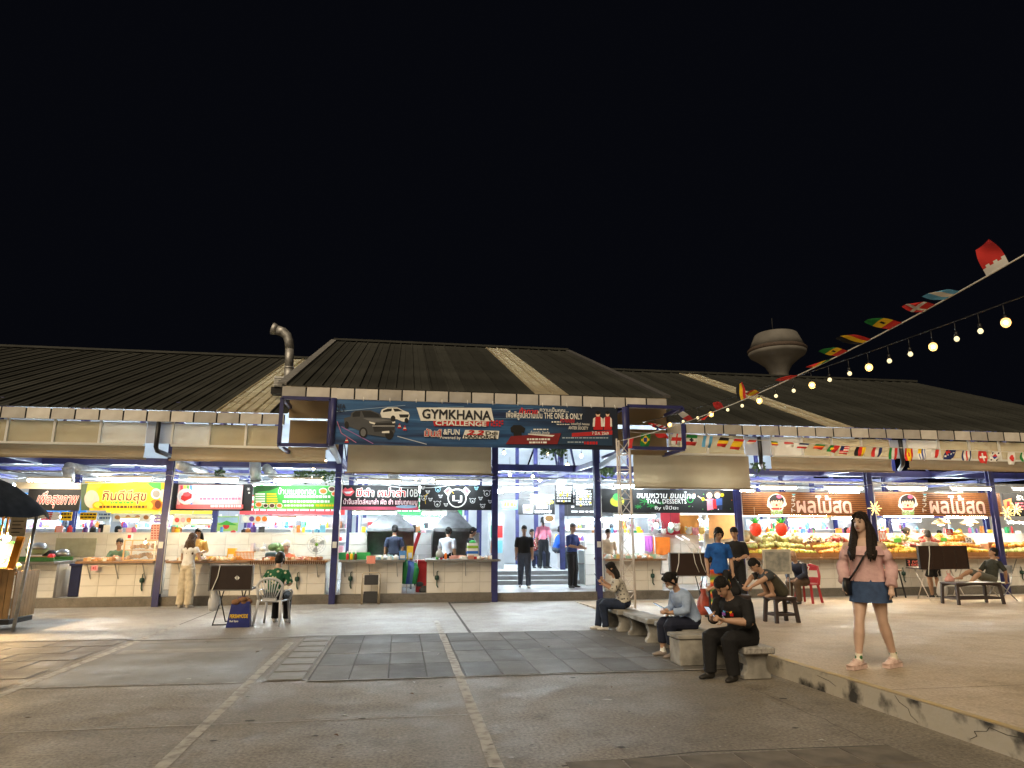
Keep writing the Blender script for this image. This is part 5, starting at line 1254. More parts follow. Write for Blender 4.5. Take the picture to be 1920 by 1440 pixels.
def person(label, loc, rz, pose='stand', h=1.0, skin=None, top=None, bottom=None, sleeve=0.45, leg=1.0, shoe=None, hair=None, style='short', hlen=0.3, head=(0, 0), fat=1.0, female=False,
           wide=1.0, face=False, bare_feet=False, mask=None, vox=0.012, curl=0.5, group=None, foot=None, twist=0, collar=None, hide_legs=False, sock=None, shirt_len=0.04, loose=1.0, hat=None, neckline=.6, **over):
    P = dict(POSES[pose]); P.update(over)
    skin = skin or M_SKIN; hair = hair or M_HAIR; shoe = shoe or mat('shoe_dark', (0.03, 0.028, 0.026), 0.5, var=0.2)
    root = thing('person', label, 'person', loc, rz, group); root.scale = (h, h, h)
    mb = MB(); SK, TP, BT, SH, MK, SO = 0, 1, 2, 3, 4, 5
    mats = [skin, top, bottom, shoe, mask or M_PAPER, sock or M_PAPER]
    pel = LV(P['pel']); ln = math.radians(P['lean']); sd = math.radians(P.get('side', 0)); l2 = math.radians(P.get('lean2', P['lean']))
    u1 = LV((math.sin(sd), math.sin(ln) * math.cos(sd), math.cos(ln) * math.cos(sd))); u2 = LV((math.sin(sd), math.sin(l2) * math.cos(sd), math.cos(l2) * math.cos(sd)))
    tw = math.radians(twist)
    def sp(t): return pel + u1 * min(t, .22) + u2 * max(0, t - .22)
    X = Vector((1, 0, 0)); X2 = Vector((math.cos(tw), math.sin(tw), 0))
    g = .94 if female else 1.0; k = fat
    # trunk: bottom garment, then top garment over it
    mb.tube([sp(-.075), sp(-.03), sp(.04), sp(.13)], [(.09 * k, .075 * k), (.155 * k, .12 * k), (.172 * k, .13 * k), (.15 * k, .118 * k)], 14, BT, up=LV((0, 1, 0)))
    ts = [(shirt_len, .170, .132), (.12, .158 * (.96 if female else 1), .124), (.22, (.142 if female else .155), .112), (.33, .168 * g, .124), (.41, .178 * g, .118), (.465, .160 * g, .098), (.505, .085, .07)]
    tl = [q for q in ts if q[0] <= neckline]
    mb.tube([sp(t) for t, a, b in tl], [(a * k * loose, b * k * loose) for t, a, b in tl], 14, TP, up=LV((0, 1, 0)))
    if len(tl) < len(ts): mb.tube([sp(t) for t, a, b in ts[2:]], [(a * k * .96, b * k * .95) for t, a, b in ts[2:]], 14, SK, up=LV((0, 1, 0)))
    if female: 
        for s in (-1, 1): mb.ell(sp(.345) + X2 * .07 * s + LV((0, .085 * k, 0)), (.062, .055, .06), 8, 6, TP)
    nb = sp(.50); hy, hp = math.radians(head[0]), math.radians(head[1])
    lh = l2 * 0.35 + hp
    nd = LV((math.sin(sd) * .5, math.sin(l2 * .6 + hp * .35), math.cos(l2 * .6 + hp * .35)))
    hb = nb + nd * .085
    mb.tube([sp(.44), nb, hb + nd * .03], [.062, .052, .054], 10, SK)
    HM = (Euler((0, 0, -hy)).to_matrix() @ Euler((lh, 0, 0)).to_matrix())       # head frame: -Y is the face
    hc = hb + HM @ Vector((0, -.012, .105))
    def hp_(x, f, z): return hc + HM @ Vector((x, -f, z))
    mb.ell(hp_(0, -.012, .025), (.076, .094, .098), 14, 10, SK, HM)
    mb.ell(hp_(0, .022, -.032), (.060, .066, .078), 12, 9, SK, HM)
    mb.ell(hp_(0, .052, -.078), (.034, .034, .030), 10, 7, SK, HM)
    mb.tube([hp_(0, .083, .012), hp_(0, .100, -.022), hp_(0, .088, -.034)], [.010, .0155, .012], 7, SK)
    for s in (-1, 1): mb.ell(hp_(.077 * s, -.012, -.012), (.010, .020, .030), 7, 6, SK, HM)
    if mask: mb.ell(hp_(0, .046, -.052), (.058, .056, .048), 12, 8, MK, HM)
    # arms
    hands = P.get('hands', {})
    for s, e, w, q in ((1, 'el', 'wl', 'l'), (-1, 'er', 'wr', 'r')):
        S = sp(.425) + X2 * (.165 * g * k + .015) * s; E = LV(P[e]); W = LV(P[w])
        A = [S - X2 * s * .05, S, S.lerp(E, .45), E, E.lerp(W, .35), W]; Rr = [.058 * k, .058 * k, .049 * k, .041 * k, .042 * k, .027]
        mb.tube(A, Rr, 10, SK)
        # sleeve as its own slightly wider layer
        tot = (E - S).length + (W - E).length; end = sleeve * tot; pts = [S - X2 * s * .05, S]; rr = [.068 * k, .071 * k]
        def along(t): return S.lerp(E, t / (E - S).length) if t <= (E - S).length else E.lerp(W, (t - (E - S).length) / (W - E).length)
        if sleeve > 0:
            n = 5
            LE = (E - S).length
            for t in sorted([end * i / n for i in range(1, n + 1)] + ([LE] if end > LE else [])):
                pts.append(along(t)); rr.append((.066 - .020 * min(1, t / tot)) * k * (loose if t == end else 1) + (.004 if t == end else 0))
            mb.tube(pts, rr, 10, TP)
        d = (W - E).normalized()
        hd = hands.get(q, {}); dirv = LV(hd['d']) if 'd' in hd else d
        nr = LV(hd['n']) if 'n' in hd else Vector((-s, 0, 0)) + LV((0, .2, 0))
        if vox < 0.016: hand(mb, W, dirv, nr, hd.get('t', 1), hd.get('c', curl), SK, .95 if female else 1.05)
        else: mb.tube([W, W + dirv * .06, W + dirv * .14], [(.026, .02), (.038, .022), (.022, .014)], 8, SK)
    # legs
    if not hide_legs:
        for s, kn, an, q in ((1, 'kl', 'al', 'l'), (-1, 'kr', 'ar', 'r')):
            Hh = pel + X * .082 * s * k + Vector((0, 0, -.01)); K = LV(P[kn]); A = LV(P[an])
            mb.tube([Hh, Hh.lerp(K, .35), Hh.lerp(K, .8), K, K.lerp(A, .3), K.lerp(A, .7), A], [.090 * k, .086 * k, .062 * k, .053 * k, .059 * k, .043 * k, .034], 12, SK)
            L1, L2 = (K - Hh).length, (A - K).length; end = leg * (L1 + L2); n = 8; pts, rr = [], []
            for t in sorted([end * i / n for i in range(n + 1)] + ([L1] if end > L1 else [])):
                p = Hh.lerp(K, t / L1) if t <= L1 else K.lerp(A, (t - L1) / L2)
                f = t / (L1 + L2); pts.append(p); rr.append((.102 - .040 * min(1, f / .9)) * k * (1 + (wide - 1) * f) + (.010 if .38 < f < .62 else .004))
            if leg > 0: mb.tube(pts, rr, 12, BT)
            fd = LV(foot[q]) if foot and q in foot else LV((0.12 * s, 1, 0)); fd.z = fd.z * 1.0; fd = fd.normalized()
            b = A + Vector((0, 0, -.035)); upn = Vector((0, 0, 1))
            fm = SK if bare_feet else SH
            mb.tube([b - fd * .055 + upn * .004, b - fd * .02, b + fd * .06 - upn * .004, b + fd * .12 - upn * .012, b + fd * .165 - upn * .016], [(.030, .034), (.038, .044), (.040, .034), (.043, .026), (.026, .018)], 10, fm, up=upn)
            if sock: mb.tube([A + Vector((0, 0, -.02)), A.lerp(K, .16)], [.041, .041], 10, SO)
    me = bpy.data.meshes.new('body'); me.from_pydata(mb.v, [], mb.f)
    o = bpy.data.objects.new('body', me); COL.objects.link(o); o.parent = root; WM[o.name] = WM[root.name]
    rm = o.modifiers.new('r', 'REMESH'); rm.mode = 'VOXEL'; rm.voxel_size = vox; rm.use_smooth_shade = True
    sm = o.modifiers.new('s', 'SMOOTH'); sm.iterations = 3 if vox < .016 else 2; sm.factor = .5
    PENDING.append((o, mb, mats))
    # hair
    if style != 'bald':
        hm = MB(); 
        def strand(c, r, nu=22, nv=12, cut=None):
            n0 = len(hm.v); hm.ell(c, r, nu, nv, 0, HM)
            for i in range(n0, len(hm.v)):
                v = Vector(hm.v[i]); q = HM.inverted() @ (v - Vector(c)); a = math.atan2(q.y, q.x)
                f = 1 + .022 * math.sin(a * 9 + q.z * 40) + .012 * math.sin(a * 17 + 1.3) + rng.uniform(-.01, .01)
                hm.v[i] = tuple(Vector(c) + HM @ (q * f))
        strand(hp_(0, -.020, .050), (.084, .096, .086))
        if style in ('short', 'bob', 'long', 'bun', 'cap', 'pony'): strand(hp_(0, -.052, -.005), (.080, .066, .085))
        for s in (-1, 1):
            if female: hm.tube([hp_(.012 * s, .052, .118), hp_(.050 * s, .058, .088), hp_(.074 * s, .034, .03), hp_(.080 * s, .008, -.03), hp_(.074 * s, -.01, -.08)], [(.012, .01), (.018, .010), (.02, .012), (.02, .014), (.010, .008)], 8, 0)
        if style in ('bob', 'long'):
            back = pel.lerp(nb, .0); L = hlen
            for j, x in enumerate((-.085, -.065, -.045, -.022, 0, .022, .045, .065, .085)):
                e1, e2 = rng.uniform(-.015, .015), rng.uniform(.86, 1.04)
                a = hp_(x * .9, -.080 + abs(x) * .7, -.01); b = nb + X2 * x * 1.3 - LV((0, .075 - abs(x) * .5, -.0)); c = b - u2 * L * .5 - LV((0, .018, 0)) + X2 * e1; d = b - u2 * L * e2 * (1 - abs(x) * 1.2) + X2 * e1 * 2
                hm.tube([a, a.lerp(b, .5) - LV((0, .018, 0)), b + Vector((0, 0, -.02)), c, d], [.036, .036, .034, .030, .008], 9, 0)
            if style == 'long' and P.get('front_hair', True):
                for s in (-1, 1):
                    for j, (ox, of, e2) in enumerate(((0, 0, 1.0), (.022, -.03, .92), (-.018, .0, .86), (.035, -.055, .95))):
                        a = hp_(.074 * s, .012 - j * .014, .02); b = nb + X2 * (.088 + ox) * s + LV((0, .045 + of, .02)); c = sp(.34) + X2 * (.10 + ox) * s + LV((0, .185 + of, 0)); d = sp(.44 - L * .52 * e2) + X2 * (.092 + ox) * s + LV((0, .196 + of, 0))
                        hm.tube([a, a.lerp(b, .55) + X2 * s * .006, b, c, d], [(.022, .014), (.028, .019), (.030, .020), (.026, .016), (.005, .004)], 9, 0)
        if style == 'bun': hm.ell(hp_(0, -.135, .02), (.040, .040, .040), 10, 8, 0, HM)
        if style == 'pony': hm.tube([hp_(0, -.10, .03), hp_(0, -.15, .0), hp_(0, -.15, -.12), hp_(0, -.13, -.24)], [.028, .032, .028, .008], 9, 0)
        ho = hm.build('hair', hair, root)
        if style == 'cap':
            cm = MB(); cm.ell(hp_(0, -.018, .060), (.094, .108, .088), 16, 8, 0, HM); cm.tube([hp_(0, .06, .052), hp_(0, .115, .044), hp_(0, .155, .034)], [(.08, .008), (.075, .008), (.045, .006)], 12, 0, up=HM @ Vector((1, 0, 0)))
            cm.build('cap', hat or M_BLACK, root)
        elif style == 'hat':
            cm = MB(); cm.ell(hp_(0, -.018, .060), (.092, .106, .10), 16, 8, 0, HM); cm.build('cap', hat or M_PAPER, root)
    if face:
        for s in (-1, 1):
            em = MB(); em.ell(hp_(.031 * s, .0775, .012), (.0135, .008, .0065), 9, 6, 0, HM); em.build('eye', M_EYE, root)
            em = MB(); em.tube([hp_(.014 * s, .088, .032), hp_(.032 * s, .083, .038), hp_(.048 * s, .070, .032)], [.0035, .0042, .0028], 6, 0); em.build('eyebrow', hair, root)
        if not mask:
            em = MB(); em.tube([hp_(-.022, .081, -.062), hp_(-.008, .090, -.059), hp_(.008, .090, -.059), hp_(.022, .081, -.062)], [.003, .006, .006, .003], 6, 0); em.build('mouth', M_LIP, root)
    root['_k'] = 1; del root['_k']
    return root, dict(hp=hp_, HM=HM, sp=sp, X2=X2, nb=nb, hc=hc)
def finish_people():
    bpy.context.view_layer.update()
    dg = bpy.context.evaluated_depsgraph_get()
    for o, mb, mats in PENDING:
        me = bpy.data.meshes.new_from_object(o.evaluated_get(dg))
        bvh = BVHTree.FromPolygons([Vector(v) for v in mb.v], mb.f)
        n = len(me.polygons); c = np.empty(n * 3, np.float32); me.polygons.foreach_get('center', c); c = c.reshape(-1, 3)
        idx = np.zeros(n, np.int32)
        for i in range(n):
            r = bvh.find_nearest(c[i])
            if r[2] is not None: idx[i] = mb.m[r[2]]
        nl = np.empty(n, np.int32); me.polygons.foreach_get('loop_total', nl); lv = np.empty(len(me.loops), np.int32); me.loops.foreach_get('vertex_index', lv); lf = np.repeat(np.arange(n), nl)
        for _ in range(4):                          # even out the garment edges
            vc = np.zeros((len(me.vertices), 6)); np.add.at(vc, (lv, idx[lf]), 1)
            fc = np.zeros((n, 6)); np.add.at(fc, lf, vc[lv]); idx = fc.argmax(1).astype(np.int32)
        me.materials.clear()
        for m in mats: me.materials.append(m)
        me.polygons.foreach_set('material_index', idx); me.polygons.foreach_set('use_smooth', [True] * n); me.update()
        old = o.data; o.modifiers.clear(); o.data = me; bpy.data.meshes.remove(old); me.name = 'body'
# ------------------------------------------------------------------ benches, stools, chairs
TERR = mat('terrazzo', (.42, .40, .37), .6, var=0, rgb2=(.20, .19, .18), scale=30)
MOSSY = mat('weathered_cast_stone', (.40, .38, .34), .75, var=0, rgb2=(.13, .125, .11), scale=4, bump=.3)
def bench(x, y0, y1, label, h=.365, wood=False):
    t = thing('stone_bench', label, 'bench', (x, (y0 + y1) / 2, 0)); m = MOSSY if wood else TERR
    fit_box('seat', x - .19, x + .19, y0, y1, h - .075, h, m, t, .012)
    for y in (y0 + .16, y1 - .22):
        mb = MB()
        mb.prism([(-.17, 0), (.17, 0), (.17, .05), (.13, .09), (.115, .15), (.135, .23), (.17, h - .076), (-.17, h - .076), (-.135, .23), (-.115, .15), (-.13, .09), (-.17, .05)], (x, y + .05, .004), (1, 0, 0), (0, 0, 1), .11)
        mb.build('support', MOSSY, t, True, .008)
    return t
bench(4.13, 7.72, 9.0, 'terrazzo stone bench under the stout person in black')
bench(4.05, 9.12, 10.4, 'weathered stone bench under the woman in pale blue', wood=True)
bench(4.0, 10.55, 11.75, 'weathered bench with white painted rim beside a seated woman', wood=True)
bench(3.95, 11.85, 13.0, 'far stone bench under the woman in the spotted blouse', wood=True)
t = thing('stone_block', 'square weathered stone block standing between two benches', 'block', (3.72, 8.85, 0)); fit_box('base', 3.56, 3.88, 8.7, 9.05, .004, .33, MOSSY, t, .015); fit_box('cap', 3.54, 3.90, 8.68, 9.07, .33, .38, MOSSY, t, .01)
BRP = mat('brown_plastic', (.055, .04, .038), .45, var=.1)
def plastic_stool(x, y, z, label, w=.42, d=.34, h=.44, rz=0.0, m=None, name='plastic_stool', cat='stool'):
    m = m or BRP; t = thing(name, label, cat, (x, y, z), rz)
    MB().bx(-w / 2, w / 2, -d / 2, d / 2, h - .05, h).build('seat', m, t, bevel=.012)
    for sx in (-1, 1):
        for sy in (-1, 1):
            MB().bar((sx * (w / 2 - .04), sy * (d / 2 - .04), h - .05), (sx * (w / 2 - .01), sy * (d / 2 - .01), 0), .065, .055).build('leg', m, t, bevel=.006)
    for sy in (-1, 1):
        MB().bx(-w / 2 + .06, w / 2 - .06, sy * (d / 2 - .03) - .015, sy * (d / 2 - .03) + .015, .12, .165).build('stretcher', m, t)
        mb = MB(); r = []
        for k in range(9): q = math.pi * k / 8; r.append((-(w / 2 - .07) * math.cos(q), h - .12 + .06 * math.sin(q)))
        mb.prism([(-(w / 2 - .05), h - .051)] + r + [((w / 2 - .05), h - .051)], (0, sy * (d / 2 - .035) + .01, 0), (1, 0, 0), (0, 0, 1), .02); mb.build('apron', m, t)
    for sx in (-1, 1): MB().bx(sx * (w / 2 - .03) - .015, sx * (w / 2 - .03) + .015, -d / 2 + .06, d / 2 - .06, .12, .165).build('stretcher', m, t)
    return t
plastic_stool(6.74, 11.75, plat_z(11.8), 'brown plastic stool under the squatting man', .46, .36, .44, .1)
plastic_stool(6.38, 12.6, plat_z(12.4), 'brown plastic stool under the crouched person in black', .4, .36, .42, -.2)
q = az(1825, 1134, .05)
plastic_stool(q.x, q.y, plat_z(q.y), 'long brown plastic table before the reclining man', 1.25, .5, .50, .03, name='plastic_table', cat='table')
def plastic_chair(x, y, z, rz, m, label, h=.85, slots=9):
    """moulded chair; the back faces local +Y, the sitter looks to -Y"""
    t = thing('plastic_chair', label, 'chair', (x, y, z), rz)
    mb = MB(); mb.prism([(-.23, -.22), (.23, -.22), (.21, .20), (-.21, .20)], (0, 0, .42), (1, 0, 0), (0, 1, 0), .03); mb.build('seat', m, t, bevel=.01)
    for sx in (-1, 1):
        MB().tube([(sx * .21, -.20, .43), (sx * .25, -.24, 0)], [(.028, .022), (.02, .016)], 8).build('leg', m, t)
        MB().tube([(sx * .21, .20, .46), (sx * .25, .28, 0)], [(.03, .022), (.02, .016)], 8).build('leg', m, t)
        MB().tube([(sx * .23, -.20, .43), (sx * .27, -.22, .58), (sx * .275, -.10, .63), (sx * .26, .12, .63), (sx * .235, .22, .60)], [(.022, .014), (.022, .014), (.028, .012), (.028, .012), (.024, .014)], 8).build('armrest', m, t)
    bk = []
    for k in range(13):
        a = math.pi * k / 12; bk.append((-.25 * math.cos(a) * (1 if 0 < k < 12 else .93), .22 + .05 * math.sin(a) * .6, .60 + (h - .60) * math.sin(a) ** .6))
    MB().tube([(-.20, .20, .45)] + bk + [(.20, .20, .45)], [(.026, .016)] * 15, 8).build('back_rim', m, t)
    for i in range(slots):
        u = (i - (slots - 1) / 2) / ((slots - 1) / 2)
        top = .60 + (h - .60) * math.sqrt(max(0, 1 - (u * .9) ** 2)) - .015
        MB().tube([(u * .10, .205, .47), (u * .23, .25, top)], [(.008, .012), (.013, .010)], 6).build('back_slat', m, t)
    MB().bx(-.13, .13, .19, .215, .44, .50).build('lower_back', m, t)
    return t
WPL = mat('white_plastic', (.62, .64, .68), .35, var=.06)
plastic_chair(-2.33, 13.95, .005, math.radians(168), WPL, 'white plastic armchair with fan shaped back slats')
RPL = mat('red_plastic', (.42, .03, .035), .4, var=.08)
qx = ay(1522, 1100, 15.95)
t = thing('plastic_chair', 'red plastic chair under the bald man in the navy jacket', 'chair', (qx.x - .12, 15.95, plat_z(15.95)), math.radians(-58))
MB().bx(-.21, .21, -.2, .2, .42, .455).build('seat', RPL, t, bevel=.015)
for sx in (-1, 1):
    MB().bar((sx * .18, -.18, .42), (sx * .22, -.23, 0), .05, .04).build('leg', RPL, t)
    MB().bar((sx * .18, .18, .42), (sx * .22, .26, 0), .05, .04).build('leg', RPL, t)
MB().tube([(-.20, .19, .42), (-.21, .24, .62), (-.17, .28, .84), (0, .29, .89), (.17, .28, .84), (.21, .24, .62), (.20, .19, .42)], [(.035, .016)] * 7, 8).build('back_rim', RPL, t)
MB().bx(-.18, .18, .215, .235, .46, .60).build('lower_back', RPL, t); MB().bx(-.16, .16, .262, .28, .76, .86).build('upper_back', RPL, t)
# tall black bar stool
q = ay(1677, 1118, 17.3); t = thing('bar_stool', 'tall black metal bar stool with wooden seat by the fruit counter', 'stool', (q.x, 17.3, .015))
MB().bx(-.19, .19, -.17, .17, .70, .735).build('seat', M_WOOD, t, bevel=.008)
for sx in (-1, 1):
    for sy in (-1, 1): MB().bar((sx * .13, sy * .12, .70), (sx * .20, sy * .18, 0), .028).build('leg', M_BLACK, t)
    MB().bar((sx * .175, -.155, .25), (sx * .175, .155, .25), .018).build('footrest', M_BLACK, t)
MB().bar((-.175, -.155, .25), (.175, -.155, .25), .018).build('footrest', M_BLACK, t)
# wire chair of the reclining man
q = ay(1872, 1100, 15.7); t = thing('folding_chair', 'thin metal framed chair under the reclining man', 'chair', (q.x, 15.7, plat_z(15.7)), math.radians(-84))
MB().bx(-.2, .2, -.2, .2, .42, .445).build('seat', M_STEEL, t)
for sx in (-1, 1):
    MB().tube([(sx * .2, .30, .86), (sx * .2, .2, .44), (sx * .2, -.22, .0)], .012, 6).build('leg', M_STEEL, t); MB().tube([(sx * .21, -.2, .44), (sx * .21, .30, .0)], .012, 6).build('leg', M_STEEL, t)
MB().bx(-.2, .2, .285, .30, .66, .86).build('backrest', M_STEEL, t)
# folding chair leaning on the counter under the red lettered sign
q = ay(694, 1130, 17.72); t = thing('folding_chair', 'folded chair with black pads leaning on the tiled counter', 'chair', (q.x, 17.72, 0.005)); CH = mat('brass_tube', (.55, .46, .34), .35, metal=.6, var=.1)
ln = lambda z: .17 * z / .72
MB().tube([(-.22, 0, 0), (-.22, ln(.7), .70), (-.18, ln(.72), .74), (.18, ln(.72), .74), (.22, ln(.7), .70), (.22, 0, 0)], .014, 7).build('frame', CH, t)
for sx in (-1, 1): MB().tube([(sx * .19, -.05, 0), (sx * .19, .10, .62)], .012, 6).build('leg', CH, t)
MB().box((0, ln(.56) - .02, .57), (.34, .025, .24), (-.23, 0, 0)).build('backrest', M_BLACK, t, bevel=.01); MB().box((0, ln(.2) - .03, .17), (.34, .03, .27), (-.23, 0, 0)).build('seat', M_BLACK, t, bevel=.01)

# ------------------------------------------------------------------ sellers' ticket cases on folding stands
CASE = mat('case_brown', (.036, .020, .015), .5, var=.12)
def ticket_case(px0, py0, px1, py1, Y, z, label, panels=1, white_stand=False, logo=False, wires=True):
    a, b = ay(px0, py1, Y), ay(px1, py0, Y); t = thing('ticket_case', label, 'display case', ((a.x + b.x) / 2, Y, z)); xm = (a.x + b.x) / 2; w = (b.x - a.x) / panels
    for i in range(panels): MB().bx(a.x + i * w + .004, a.x + (i + 1) * w - .004, Y, Y + .06, a.z, b.z).build('back_panel', CASE, t, True, .006)
    for x in (a.x, b.x): MB().bx(x - .012, x + .012, Y - .01, Y + .07, a.z - .012, b.z + .012).build('edge_trim', M_STEEL if panels == 1 else M_BLACK, t, True)
    for zz_ in (a.z, b.z): MB().bx(a.x, b.x, Y - .008, Y + .07, zz_ - .01, zz_ + .01).build('rail', M_STEEL if panels == 1 else CASE, t, True)
    MB().box((xm, Y + .32, a.z + .02), (b.x - a.x, .5, .03)).build('tray', CASE, t) if False else fit_box('tray', a.x, b.x, Y + .07, Y + .55, a.z - .005, a.z + .03, CASE, t)
    sm = W_T if white_stand else M_DARK
    for x in (a.x + .18, b.x - .18):
        for s in (-1, 1): MB().tube([(x, Y + .25 - s * .2, a.z - .01), (x + .05 * s, Y + .25 + s * .28, z)], .012, 6).build('leg', sm, t, True)
    for s in (-1, 1): MB().tube([(a.x + .18 + .05 * s, Y + .25 + s * .28, z + .012), (b.x - .18 + .05 * s, Y + .25 + s * .28, z + .012)], .011, 6).build('foot_bar', sm, t, True)
    if logo:
        pr = Print(Y - .006); lx, ly = px0 + (px1 - px0) * .64, (py0 + py1) / 2
        pr.poly([(lx - 5, ly), (lx - 1, ly - 4.5), (lx - 1, ly + 4.5)], W_).poly([(lx + 5, ly), (lx + .5, ly - 4.5), (lx + .5, ly + 4.5)], W_); pr.done(t, 'printed_mark')
    if wires:
        x = a.x + (b.x - a.x) * .22; MB().tube([(x, Y - .012, b.z), (x - .02, Y - .02, b.z - .2), (x - .1, Y - .02, a.z + .02), (x - .13, Y - .02, a.z - .15)], .009, 5).build('power_cord', W_, t, True)
    return t
ticket_case(391, 1060, 475, 1107, 14.0, .006, 'brown ticket case with white arrow mark beside the white chair', 1, False, True)
ticket_case(1258, 1037, 1332, 1080, 14.3, plat_z(14.3), 'plain brown ticket case next to the woman in the blue jersey', 1, False)
ticket_case(1727, 1024, 1811, 1067, 16.1, plat_z(16.1), 'four panelled brown ticket case on a white stand', 4, True)
for x, lab in ((1300, 'first white clip lamp'), (1312, 'second white clip lamp')):
    p = ay(x, 1037, 14.28); t = thing('clip_lamp', lab + ' on top of the plain brown case', 'lamp', p)
    MB().bx(p.x - .03, p.x + .03, 14.24, 14.32, p.z, p.z + .1).build('clip', W_, t, True); MB().tube([p, p + Vector((-.12, 0, .18)), p + Vector((-.25, 0, .28))], .008, 5).build('arm', W_, t, True)
    MB().tube([p + Vector((-.38, 0, .36)), p + Vector((-.22, 0, .27))], .016, 6).build('lamp_tube', M_TUBE['cool'] if False else mat('lamp_off_white', (.8, .82, .85), .3, var=0, emit=1.2), t, True)
    MB().tube([p, p + Vector((.02, -.02, -.2)), p + Vector((.1, -.02, -.4))], .007, 5).build('cord', W_, t, True)
# bags by the sellers
q = az(448, 1176); t = thing('shopping_bag', 'blue shopping bag with yellow lettering set down by the white chair', 'bag', (q.x, q.y, .006)); BB = mat('blue_bag', (.018, .03, .22), .4, var=.15, bump=.3, bscale=6)
mb = MB(); mb.add([(-.21, -.10, 0), (.20, -.10, 0), (.20, .10, 0), (-.21, .10, 0), (-.15, -.06, .42), (.17, -.07, .45), (.16, .07, .44), (-.14, .08, .41)], [(3, 2, 1, 0), (0, 1, 5, 4), (1, 2, 6, 5), (2, 3, 7, 6), (3, 0, 4, 7)]); mb.build('sack', BB, t)
text('PERSIAMODE', (-.155, .16), (.16, .23), YL, t, bold=.03, uv=((0, -.099, 0), (1, 0, 0), (0, .085, 1)), depth=.012); text('Bad Spas', (-.15, .085), (.0, .13), W_, t, bold=.02, uv=((0, -.099, 0), (1, 0, 0), (0, .085, 1)), depth=.012)
mb = MB()
for k in range(9): mb.ell((rng.uniform(-.1, .14), rng.uniform(-.06, .04), .43 + rng.uniform(0, .06)), (.07, .05, .05), 7, 5)
mb.build('cloth_contents', cloth('tan_cloth', (150, 110, 80)) if 'cloth' in globals() else mat('cloth_tan', (.3, .17, .09), .8), t)
for y in (-.06, .06): MB().tube([(-.06, y, .42), (-.04, y, .52), (.05, y, .53), (.08, y, .44)], .008, 5).build('handle', BB, t)
def sack(px, py, Y, w, h, m, label, name='carrier_bag'):
    p = ay(px, py, Y); mb = MB(); n = 12; vs = []
    for j in range(7):
        f = [.7, 1, 1.02, .9, .62, .3, .45][j]
        for i in range(n):
            a = 6.2832 * i / n; r = w / 2 * f * (1 + .10 * math.sin(3 * a + j)); vs.append((p.x + r * math.cos(a), p.y + r * .6 * math.sin(a), p.z + h * j / 6))
    mb.add(vs, [(j * n + i, j * n + (i + 1) % n, (j + 1) * n + (i + 1) % n, (j + 1) * n + i) for j in range(6) for i in range(n)] + [tuple(range(n - 1, -1, -1))], 0, True)
    t = thing(name, label, 'bag', p); mb.build('sack', m, t, True)
    for s in (-1, 1): MB().tube([p + Vector((s * w * .15, 0, h)), p + Vector((s * w * .22, 0, h * 1.2)), p + Vector((s * w * .1, 0, h * 1.3))], .008, 5).build('handle', m, t, True)
FILM = mat('white_film', (.75, .75, .75), .3, var=.1, transl=.4)
sack(400, 1145, 14.25, .22, .45, FILM, 'white film bag hanging at the arrow marked ticket case')
sack(1322, 1153, 13.4, .34, .5, mat('red_film', (.5, .10, .07), .35, var=.3), 'red and white film bag beside the tie-dye trousers')
sack(1781, 1092, 15.85, .26, .22, mat('pink_film', (.72, .38, .34), .4, var=.2), 'pink packet on the brown plastic table')
sack(824, 1045, 17.95, .2, .22, FILM, 'white carrier bag standing on the pig face stall counter')
sack(1768, 1118, 16.3, .3, .5, FILM, 'white film bag hanging on the white stand')
# red crate bins
RB = mat('red_bin', (.40, .018, .025), .4, var=.1)
a, b = ay(780, 1085, 18.55), ay(812, 1040, 18.55); t = thing('ice_bin', 'red insulated bin with its lid propped open in the counter gap', 'bin', ((a.x + b.x) / 2, 18.6, .217))
MB().bx(a.x, b.x, 18.45, 18.85, .217, 1.02).build('tub', RB, t, True, .02); MB().bx(a.x - .02, b.x + .02, 18.43, 18.87, .96, 1.03).build('rim', RB, t, True, .01)
MB().box(((a.x - .05), 18.6, 1.38), (.08, .42, .72), (0, .30, 0)).build('lid', RB, t)
for o in t.children:
    if o.name.startswith('lid'): o.data.transform(Matrix.Translation(-WM[t.name].translation))
a, b = ay(131, 1100, 18.5), ay(156, 1062, 18.5); t = thing('waste_bin', 'navy blue plastic bin in the gap beside the turf topped counter', 'bin', ((a.x + b.x) / 2, 18.6, .217)); NB = mat('navy_plastic', (.012, .018, .07), .4, var=.1)
MB().bx(a.x, b.x, 18.4, 18.8, .217, .98).build('tub', NB, t, True, .02); MB().bx(a.x - .03, b.x + .03, 18.37, 18.83, .93, .99).build('rim', NB, t, True, .01)
# trolley of carrier bags
a = ay(762, 1110, 18.3); t = thing('bag_rack', 'wire rack hung with green and blue carrier bags', 'rack', (a.x, 18.3, .217))
for dx in (0, .22): MB().tube([(a.x + dx, 18.3, .217), (a.x + dx + .04, 18.3, 1.15)], .012, 6).build('upright', W_T, t, True)
for k, c in enumerate(((30, 120, 60), (40, 70, 150), (70, 110, 170), (40, 140, 80))):
    mb = MB(); x = a.x - .05 + k * .08; mb.tube([(x, 18.2 + k * .02, 1.05 - k * .03), (x + .02, 18.2, .8), (x - .02, 18.22, .45)], [(.05, .03), (.10, .06), (.08, .05)], 8); mb.build('hung_bag', col(*c), t, True)
t = thing('sack_heap', 'dark crumpled sacks on the floor of the counter gap', 'sack', (ax(795, 18.6, 1100), 18.6, .217)); mb = MB()
for k in range(5): mb.ell((ax(795, 18.6, 1100) + rng.uniform(-.15, .15), 18.6 + rng.uniform(-.1, .1), .27 + k * .05), (.16, .12, .10), 9, 6)
mb.build('folds', mat('dark_sack', (.06, .07, .075), .6, var=.3), t, True)
